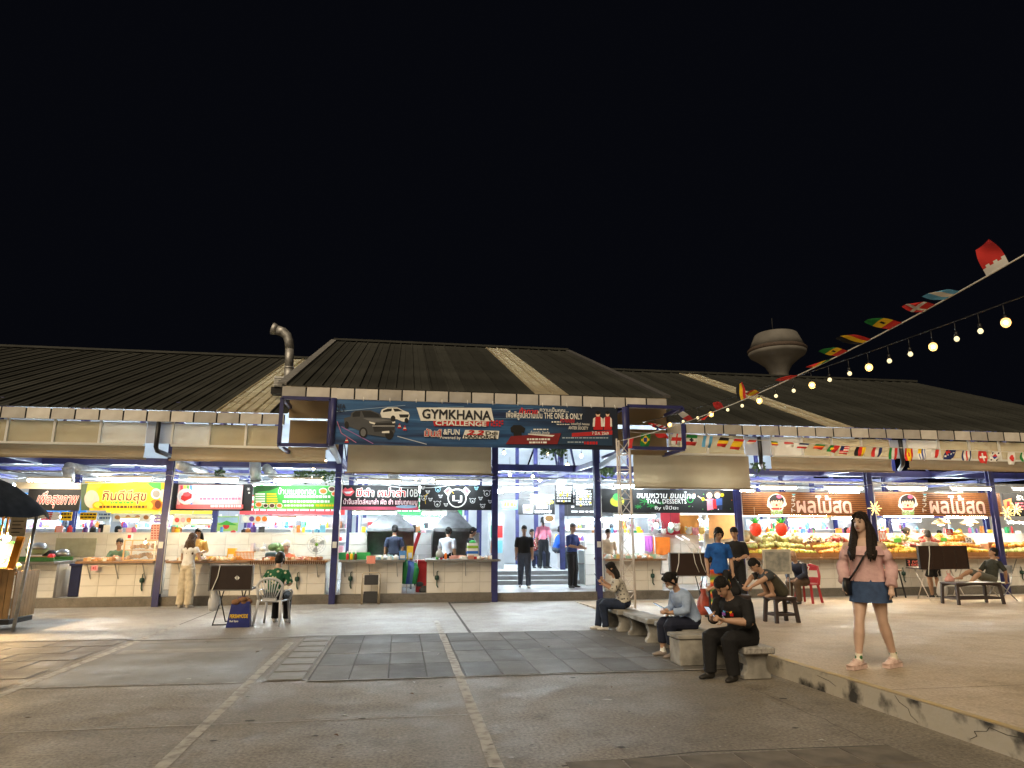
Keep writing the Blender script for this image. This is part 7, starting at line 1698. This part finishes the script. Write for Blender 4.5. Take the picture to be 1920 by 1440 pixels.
# ------------------------------------------------------------------ who is where
def gp(px, py, z=0.0): return az(px, py, z)
JEANS = cloth('dark_denim', (32, 46, 72), (22, 32, 52)); NAVY = cloth('navy', (24, 30, 52)); BLACKC = cloth('black', (20, 20, 23)); GREYT = cloth('charcoal_tee', (62, 66, 70))
CREAM = cloth('cream_trousers', (205, 195, 175), (170, 160, 140)); WHITEC = cloth('white', (225, 225, 225)); BLUEJ = cloth('jersey_blue', (25, 95, 180), (20, 75, 150))
def dotted(name, base, dot, scale, size=0.32):
    m = bpy.data.materials.new(name); m.use_nodes = True; N, L = m.node_tree.nodes, m.node_tree.links; b = N['Principled BSDF']; b.inputs['Roughness'].default_value = .85
    tc = N.new('ShaderNodeTexCoord'); v = N.new('ShaderNodeTexVoronoi'); v.inputs['Scale'].default_value = scale; L.new(tc.outputs['Object'], v.inputs['Vector'])
    mr = N.new('ShaderNodeMapRange'); mr.inputs[1].default_value = size; mr.inputs[2].default_value = size + .05; L.new(v.outputs['Distance'], mr.inputs[0])
    x = N.new('ShaderNodeMix'); x.data_type = 'RGBA'; x.inputs[6].default_value = (*lin(dot), 1); x.inputs[7].default_value = (*lin(base), 1); L.new(mr.outputs[0], x.inputs[0]); L.new(x.outputs[2], b.inputs['Base Color'])
    return m
def banded(name, cols, scale, dist=2.0):
    m = bpy.data.materials.new(name); m.use_nodes = True; N, L = m.node_tree.nodes, m.node_tree.links; b = N['Principled BSDF']; b.inputs['Roughness'].default_value = .85
    tc = N.new('ShaderNodeTexCoord'); w = N.new('ShaderNodeTexWave'); w.bands_direction = 'Z'; w.wave_profile = 'SAW'; w.inputs['Scale'].default_value = scale; w.inputs['Distortion'].default_value = dist; w.inputs['Detail'].default_value = 2
    L.new(tc.outputs['Object'], w.inputs['Vector']); r = N.new('ShaderNodeValToRGB'); e = r.color_ramp.elements
    for i, c in enumerate(cols):
        q = e[i] if i < 2 else e.new(0.5); q.position = i / (len(cols) - 1); q.color = (*lin(c), 1)
    L.new(w.outputs['Fac'], r.inputs[0]); L.new(r.outputs[0], b.inputs['Base Color']); return m
# the woman walking across the platform
ROSE = cloth('dusty_rose', (220, 184, 182), (196, 156, 158)); DENIM = cloth('denim_skirt', (62, 86, 124), (44, 62, 94))
PINKSH = mat('pink_sandal', lin((232, 204, 194)), 0.5, var=0.1); SOCK = dotted('printed_sock', (235, 228, 210), (60, 120, 70), 16, .3)
lady, J = person('woman in dusty rose ruffled blouse and denim skirt walking on the platform', (5.225, 7.21, 0.235), math.radians(-48), h=.975, skin=M_SKIN3, top=ROSE, bottom=DENIM, sleeve=0.0, leg=0.0, style='long', hlen=.36, hair=mat('dark_brown_hair', (.028, .018, .013), .6, var=.4, scale=60, bump=.8, bscale=90, spec=.3), female=True, face=True, vox=.0085,
    shoe=PINKSH, sock=SOCK, head=(14, 2), lean=2, pel=(.0, -.01, .88), kl=(.10, -.03, .47), al=(.145, -.19, .075), kr=(-.11, .13, .47), ar=(-.145, .175, .075), fat=1.04, curl=.25,
    neckline=.35, el=(.255, -.03, 1.07), wl=(.25, .08, .84), er=(-.25, .02, 1.08), wr=(-.22, .14, .87), foot={'l': (-.35, 1, 0), 'r': (-.35, 1, 0)}, twist=0)
sp, X2 = J['sp'], J['X2']
mb = MB()                                       # blouse: off-shoulder tube with a gathered frill
def frill(zs, amp, n=40, k=11):
    vs = []; 
    for (c, a, b, w) in zs:
        for i in range(n):
            t = 6.2832 * i / n; f = 1 + w * amp * (math.sin(k * t) + .5 * math.sin((k + 6) * t + 1))
            vs.append(c + X2 * math.cos(t) * a * f + Vector((0, 1, 0)) * math.sin(t) * b * f)
    return vs, [(r * n + i, r * n + (i + 1) % n, (r + 1) * n + (i + 1) % n, (r + 1) * n + i) for r in range(len(zs) - 1) for i in range(n)]
mb.add(*frill([(sp(.03), .19, .15, 1), (sp(.09), .185, .148, .7), (sp(.22), .175, .14, .4), (sp(.34), .198, .168, .3), (sp(.42), .202, .128, .2)], .035), 0, True)
mb.add(*frill([(sp(.325), .222, .188, 1.3), (sp(.36), .216, .178, .8), (sp(.405), .207, .150, .4), (sp(.425), .203, .130, .1)], .04, 60, 11), 0, True)
mb.build('blouse', ROSE, lady)
for s, E, W in ((1, LV((.255, -.03, 1.07)), LV((.25, .08, .84))), (-1, LV((-.25, .02, 1.08)), LV((-.22, .14, .87)))):
    S = sp(.395) + X2 * .185 * s; sm = MB()
    P_ = [S, S.lerp(E, .35), S.lerp(E, .6), S.lerp(E, .62), E, E.lerp(W, .12), E.lerp(W, .5), E.lerp(W, .53), E.lerp(W, .85), E.lerp(W, .9)]
    sm.tube(P_, [.055, .066, .062, .054, .068, .070, .064, .054, .060, .038], 16, 0)
    for i in range(len(sm.v)): 
        v = Vector(sm.v[i]); sm.v[i] = tuple(v + Vector((math.sin(v.z * 60 + v.x * 40), math.sin(v.z * 70), math.sin(v.x * 80))) * .006)
    sm.build('sleeve', ROSE, lady)
mb = MB()
pl = LV((.0, -.01, .88))
vs, fs = frill([(pl + Vector((0, 0, -.20)), .225, .19, 1), (pl + Vector((0, 0, -.1)), .21, .172, .6), (pl + Vector((0, 0, .02)), .188, .15, .1), (pl + Vector((0, 0, .12)), .162, .132, 0)], .02, 36, 5)
mb.add(vs, fs, 0, True); mb.build('skirt', DENIM, lady)
mb = MB(); mb.tube([pl + LV((-.20, .12, .06)), pl + LV((-.20, .13, -.03)), pl + LV((-.19, .13, -.13))], [(.03, .10), (.045, .12), (.035, .10)], 12, 0, up=LV((0, 1, 0))); mb.build('shoulder_bag', M_BLACK, lady)
mb = MB(); mb.tube([sp(.455) + X2 * .10 + LV((0, .06, 0)), sp(.35) + LV((.05, .185, 0)), sp(.18) + LV((-.06, .17, 0)), pl + LV((-.17, .14, .04))], [(.014, .006)] * 4, 6, 0); mb.build('bag_strap', M_BLACK, lady)
for q, A, fd in (('l', LV((.145, -.19, .075)), LV((-.35, 1, 0)).normalized()), ('r', LV((-.145, .175, .075)), LV((-.35, 1, 0)).normalized())):
    mb = MB(); b = A + Vector((0, 0, -.085)); sdv = fd.cross(Vector((0, 0, 1)))
    for i in range(5): mb.box(tuple(b + fd * (-.06 + i * .055)), (.088, .045, .04), (0, 0, math.atan2(fd.y, fd.x) - math.pi / 2))
    mb.tube([b - fd * .085 + Vector((0, 0, .03)), b + fd * .05 + Vector((0, 0, .028)), b + fd * .195 + Vector((0, 0, .03))], [(.04, .016), (.05, .016), (.036, .014)], 10, 0, up=Vector((0, 0, 1)))
    for f_ in (.02, .09): mb.tube([b + fd * f_ + sdv * .048 + Vector((0, 0, .03)), b + fd * f_ + Vector((0, 0, .105 - f_ * .2)), b + fd * f_ - sdv * .048 + Vector((0, 0, .03))], .012, 6, 0)
    mb.build('sandal', PINKSH, lady)

def phone(p, label, rz=0, tilt=0.6):
    t = thing('mobile_phone', label, 'phone', p, rz)
    MB().box((0, 0, 0), (.075, .01, .155), (tilt, 0, 0)).build('case', M_BLACK, t, bevel=.004)
    MB().box((0, .0062 * math.cos(tilt), .0062 * math.sin(tilt)), (.066, .002, .14), (tilt, 0, 0)).build('screen', mat('phone_screen', (.5, .6, .75), .3, var=0, emit=0.8, ecol=(.5, .6, .75)), t)
# three people on the stone benches
DOT = dotted('dotted_blouse', (190, 186, 176), (50, 50, 55), 19, .25)
SN = mat('white_trainer', (.7, .68, .66), .5, var=.1)
person('woman in spotted grey blouse and jeans seated on the far end of the benches', (4.0, 12.2, 0.0), math.radians(-104), 'sit', h=.93, pel=(0, 0, .48), top=DOT, bottom=JEANS, sleeve=.55, style='bob', hlen=.16, head=(0, 16), female=True, shoe=SN, vox=.011, loose=1.1,
       lean=16, lean2=22, el=(.20, .20, .74), wl=(.06, .40, .84), er=(-.20, .22, .76), wr=(-.05, .38, .88), kl=(.08, .42, .48), kr=(-.08, .46, .49), al=(.1, .38, .075), ar=(-.06, .52, .075), hands={'l': dict(d=(0, .6, .6)), 'r': dict(d=(0, .5, .8))})
phone((3.52, 12.30, 0.90), 'phone held up by the woman in the spotted blouse', math.radians(-104 + 180), -0.5)
LBL = cloth('pale_blue_shirt', (165, 185, 215), (140, 160, 195))
TAUPE = mat('taupe_clog', (.30, .25, .22), .6, var=.1)
person('woman in pale blue shirt and face mask looking down at her phone', (4.08, 9.5, 0.0), math.radians(-82), 'sit', h=.94, pel=(0, 0, .47), top=LBL, bottom=NAVY, sleeve=.85, style='bun', head=(0, 30), female=True, shoe=TAUPE, vox=.010, mask=W_, face=True, loose=1.12, fat=1.06, sock=W_,
       lean=16, lean2=32, kl=(.10, .43, .46), kr=(-.10, .43, .46), el=(.21, .20, .66), wl=(.07, .40, .62), er=(-.21, .20, .66), wr=(-.07, .40, .62), leg=.86, hands={'l': dict(d=(-.3, 1, .15), c=.6), 'r': dict(d=(.3, 1, .15), c=.6)})
phone((3.58, 9.43, 0.68), 'phone in the lap of the woman in the pale blue shirt', math.radians(98), -1.1)
m4, J4 = person('stout person in black T-shirt and black trousers seated at the bench end with phone', (4.12, 8.05, 0.0), math.radians(-66), 'sit', top=BLACKC, bottom=BLACKC, sleeve=.5, style='short', head=(4, 30), vox=.010, face=True, fat=1.2, h=.97, pel=(0, 0, .47),
       lean=18, lean2=34, el=(.27, .22, .66), wl=(.07, .44, .68), er=(-.25, .26, .66), wr=(-.06, .48, .70), al=(.13, .40, .075), ar=(-.14, .50, .075), kl=(.13, .45, .46), kr=(-.13, .48, .47), hands={'l': dict(d=(-.4, 1, .3), c=.7), 'r': dict(d=(.3, .8, .5), c=.7)})
for k, c in enumerate((RD, YL, ORG, col(90, 170, 230), col(150, 90, 190))):
    a = math.pi * (k / 4); q = J4['sp'](.31) + LV((.06 * math.cos(a), .165, -.02 + .05 * math.sin(a)))
    MB().box(tuple(q), (.035, .012, .045), (0, a - 1.57, 0)).build('shirt_print', c, m4)
phone((3.60, 7.84, 0.76), 'black phone held by the stout person in black', math.radians(114), -0.7)
# the group by the stools
TIE = banded('tie_dye', [(190, 30, 35), (230, 110, 30), (230, 200, 60), (60, 140, 60), (200, 40, 50), (235, 160, 40), (190, 30, 35)], 1.5, 3)
q = gp(1355, 1160, plat_z(13))
person('woman in blue jersey and rainbow tie-dye trousers standing head bowed', (q.x, q.y, plat_z(q.y)), math.radians(-14), h=.98, top=BLUEJ, bottom=TIE, sleeve=.42, style='pony', head=(-10, 24), skin=M_SKIN2, wide=1.5, vox=.012, face=True, female=True, shirt_len=-.06, loose=1.1)
pb = ay(1388, 1150, 14.9)
person('young man in black T-shirt standing behind the woman in the blue jersey', (pb.x, 14.9, plat_z(14.9)), math.radians(-30), h=1.03, top=BLACKC, bottom=BLACKC, sleeve=.42, style='short', head=(10, 22), skin=M_SKIN, vox=.013, face=True, wl=(.10, .26, 1.05), wr=(-.10, .26, 1.05))
KH = cloth('olive_shorts', (70, 66, 52))
zs = plat_z(11.9)
person('man in charcoal T-shirt squatting on a stool with knees drawn up', (6.81, 11.85, zs), math.radians(-88), 'sit', h=1.0, top=GREYT, bottom=KH, sleeve=.3, leg=.5, style='short', head=(0, 30), skin=M_SKIN, vox=.012, face=True, bare_feet=True, fat=1.08,
       pel=(0, -.02, .50), lean=35, lean2=52, kl=(.13, .30, .84), al=(.12, .22, .50), kr=(-.13, .30, .84), ar=(-.12, .20, .50), el=(.21, .40, .76), wl=(.09, .60, .62), er=(-.21, .42, .76), wr=(-.09, .62, .62))
person('person in black crouched low in front of the man on the stool', (6.36, 12.65, plat_z(12.6)), math.radians(-95), 'sit', h=.98, top=BLACKC, bottom=BLACKC, sleeve=.5, style='short', head=(0, 30), skin=M_SKIN, vox=.013, pel=(0, 0, .50), lean=28, lean2=40, el=(.22, .30, .66), wl=(.08, .5, .56), er=(-.22, .3, .66), wr=(-.08, .5, .56))
NJ = mat('cloth_navy_jacket', lin((30, 34, 54)), .7, var=.15, bump=.2)
TAN = cloth('brown_trousers', (86, 66, 48))
qx = ay(1506, 1100, 15.9)
bj, JB = person('bald man in navy jacket with white shoulder stripe seated on the red chair', (qx.x, 15.9, plat_z(15.9)), math.radians(-62), 'sit', top=NJ, bottom=TAN, sleeve=.95, style='bald', head=(0, 18), skin=M_SKIN2, vox=.012, face=True, lean=22, lean2=34, fat=1.05, el=(.24, .26, .70), wl=(.10, .42, .58), er=(-.24, .26, .70), wr=(-.10, .46, .58))
mb = MB(); s_ = JB['sp']; mb.tube([s_(.47) + Vector((.10, -.02, .03)), s_(.44) + Vector((.21, 0, .02)), LV((.265, .12, .86)), LV((.27, .22, .74))], [(.022, .012)] * 4, 8, 0); mb.build('jacket_stripe', W_, bj)
# the reclining man by the brown table
qx = ay(1862, 1100, 15.6)
person('man in dark olive T-shirt leaning back with one foot up behind the brown table', (qx.x, 15.6, plat_z(15.6)), math.radians(-84), 'sit', top=cloth('dark_olive', (48, 50, 42)), bottom=cloth('grey_shorts', (96, 96, 88)), sleeve=.42, leg=.55, style='short', head=(30, -6), skin=M_SKIN2, vox=.012, face=True, bare_feet=True, lean=-24, lean2=-18,
       pel=(0, .05, .52), kl=(.10, .52, .66), al=(.08, .80, .46), kr=(-.10, .55, .72), ar=(-.06, .92, .60), el=(.26, -.16, .72), wl=(.16, -.26, .50), er=(-.24, .08, .70), wr=(-.06, .30, .62))
# shoppers and stallholders
def at(px, Y, z): v = ay(px, 1050, Y); return (v.x, Y, z)
person('shopper in grey T-shirt and black shorts with back turned at the mango stall', at(1747, 16.95, .02), math.radians(176), top=cloth('light_grey_tee', (176, 170, 160)), bottom=BLACKC, sleeve=.42, leg=.45, style='short', hair=M_GREYHAIR, skin=M_SKIN2, vox=.013, fat=1.1, head=(0, 10), loose=1.1, h=1.04)
person('long haired woman in white top and cream wide trousers at the bakery counter', (-4.92, 17.5, .005), math.radians(160), top=WHITEC, bottom=CREAM, sleeve=.15, style='long', hlen=.34, hair=M_BROWNHAIR, wide=1.55, female=True, vox=.012, h=.99, head=(0, 12), front_hair=False, shoe=SN, el=(.24, .1, 1.1), wl=(.16, .33, 1.12), er=(-.24, .1, 1.1), wr=(-.16, .33, 1.12))
GREEN = dotted('green_print', (24, 92, 62), (200, 200, 170), 12, .26)
person('woman in green patterned shirt and cap seated on the white plastic chair', (-2.33, 13.95, .0), math.radians(168), 'sit', top=GREEN, bottom=BLACKC, sleeve=.4, style='cap', head=(0, 8), vox=.012, female=True, fat=1.05, skin=M_SKIN3, el=(.26, .10, .78), wl=(.18, .28, .96), er=(-.26, .1, .74), wr=(-.1, .34, .72), shoe=SN)
SLACK = cloth('slate_trousers', (70, 76, 90))
person('man in black polo and grey trousers walking out of the hall entrance', (3.50, 19.6, .217), math.radians(-8), h=1.0, top=BLACKC, bottom=SLACK, sleeve=.42, style='short', skin=M_SKIN2, vox=.013, face=True, head=(6, 8), fat=1.08, kl=(.10, .10, .49), al=(.11, .12, .075), kr=(-.10, .0, .49), ar=(-.11, -.12, .085), shoe=SN)
person('grey haired man in navy shirt and black trousers standing on the entrance step', (4.86, 19.45, .217), math.radians(42), h=1.04, top=cloth('navy_polo', (44, 62, 118)), bottom=BLACKC, sleeve=.42, style='short', hair=M_GREYHAIR, skin=M_SKIN2, vox=.013, face=True, head=(10, 4), fat=1.06, wl=(.12, .34, 1.06), wr=(-.10, .34, 1.06), el=(.26, .06, 1.12), er=(-.26, .06, 1.12))
ZI = .575
person('woman in pink shirt with dark ponytail standing with her back to the entrance', at(1019, 23.4, ZI), math.radians(170), top=cloth('pink_shirt', (226, 130, 150)), bottom=BLACKC, sleeve=.6, style='pony', female=True, vox=.016, head=(0, 5))
person('man in bright blue T-shirt sitting on a stool in the aisle', at(1042, 22.9, ZI), math.radians(95), 'sit', top=cloth('bright_blue_tee', (35, 95, 205)), bottom=cloth('grey_jeans', (70, 76, 84)), sleeve=.42, style='short', vox=.016, pel=(0, 0, .62), kl=(.1, .4, .6), kr=(-.1, .4, .62), lean=18)
person('seated diner with plaid shirt beside the clad pillar', at(1006, 23.8, ZI), math.radians(40), 'sit', top=dotted('plaid', (150, 60, 60), (220, 210, 200), 14, .3), bottom=NAVY, sleeve=.45, style='short', vox=.016)
person('seated diner in blue with black hair behind the man in black polo', at(994, 24.2, ZI), math.radians(20), 'sit', top=cloth('mid_blue', (60, 110, 170)), bottom=NAVY, sleeve=.45, style='short', vox=.016)
V = dict(vox=.014, hide_legs=False)
person('stallholder in green shirt leaning on the counter beside the bread case', at(222, 18.95, .16), math.radians(14), h=.96, top=cloth('sage_green', (90, 120, 100)), bottom=NAVY, sleeve=.42, style='short', skin=M_SKIN2, face=True, pel=(0, -.1, .74), lean=30, kl=(.1, -.02, .42), kr=(-.1, -.02, .42), el=(.24, .22, .94), wl=(.08, .40, 1.0), er=(-.24, .22, .94), wr=(-.1, .44, 1.0), **V)
person('bakery stallholder in yellow top and glasses behind the counter', at(368, 19.0, .217), math.radians(5), h=.95, top=cloth('butter_yellow', (235, 195, 120)), bottom=NAVY, sleeve=.42, style='bob', hlen=.06, female=True, skin=M_SKIN, face=True, head=(0, 20), wl=(.1, .3, 1.05), wr=(-.1, .3, 1.05), **V)
person('seller in white cap and orange top bent low behind the fried snacks', at(537, 19.0, .217), math.radians(0), 'sit', h=1.0, top=cloth('coral_top', (235, 120, 90)), bottom=NAVY, sleeve=.42, style='hat', hat=col(245, 235, 225), skin=M_SKIN2, face=True, pel=(0, -.1, .52), lean=24, **V)
person('cook in navy T-shirt seen from behind at the first steel hood', at(738, 19.25, .217), math.radians(178), h=1.0, top=cloth('cook_navy', (32, 42, 66)), bottom=BLACKC, sleeve=.42, style='short', skin=M_SKIN, head=(0, 8), **V)
person('cook in white T-shirt with cross strap working at the second hood', at(838, 19.2, .217), math.radians(150), h=.97, top=cloth('offwhite_tee', (215, 222, 235)), bottom=BLACKC, sleeve=.45, style='bun', female=True, fat=1.12, skin=M_SKIN, head=(0, 15), el=(.28, .1, 1.1), wl=(.2, .3, 1.0), **V)
person('woman in dark floral top beside the coloured drawer box', at(881, 19.3, .217), math.radians(70), h=.97, top=cloth('dark_floral', (52, 50, 60)), bottom=BLACKC, sleeve=.42, style='short', female=True, skin=M_SKIN, fat=1.1, head=(0, 20), **V)
person('dessert stallholder in cream top behind the truss mast', at(1141, 19.1, .217), math.radians(-10), h=.95, top=cloth('cream_top', (232, 215, 190)), bottom=NAVY, sleeve=.45, style='short', skin=M_SKIN3, face=True, head=(0, 22), **V)
person('fruit seller in a grey face mask behind the strawberry ornaments', at(1528, 20.9, .217), math.radians(0), h=.98, top=BLACKC, bottom=BLACKC, sleeve=.45, style='short', mask=col(150, 190, 190), skin=M_SKIN, face=True, **V)
person('woman with dark hair tied back arranging mangoes behind the pile', at(1703, 19.2, .217), math.radians(75), h=.98, top=cloth('pale_apron', (205, 200, 185)), bottom=NAVY, sleeve=.5, style='bun', female=True, skin=M_SKIN2, face=True, head=(0, 10), **V)
person('dark haired shopper seen over the half wall beyond the red apples', at(1769, 21.2, .217), math.radians(170), h=.95, top=BLACKC, bottom=BLACKC, style='short', vox=.016)
person('shopper in black with back turned beyond the half wall', at(167, 21.3, .217), math.radians(195), h=.98, top=NAVY, bottom=BLACKC, style='short', vox=.016)
person('shopper in dark jacket with pale face beyond the half wall', at(213, 21.5, .217), math.radians(110), h=1.0, top=BLACKC, bottom=BLACKC, style='short', vox=.016)
person('shopper in white shirt walking the inner aisle beyond the fruit stall', at(1592, 21.6, .217), math.radians(80), h=1.0, top=WHITEC, bottom=BLACKC, style='short', vox=.016)
finish_people()
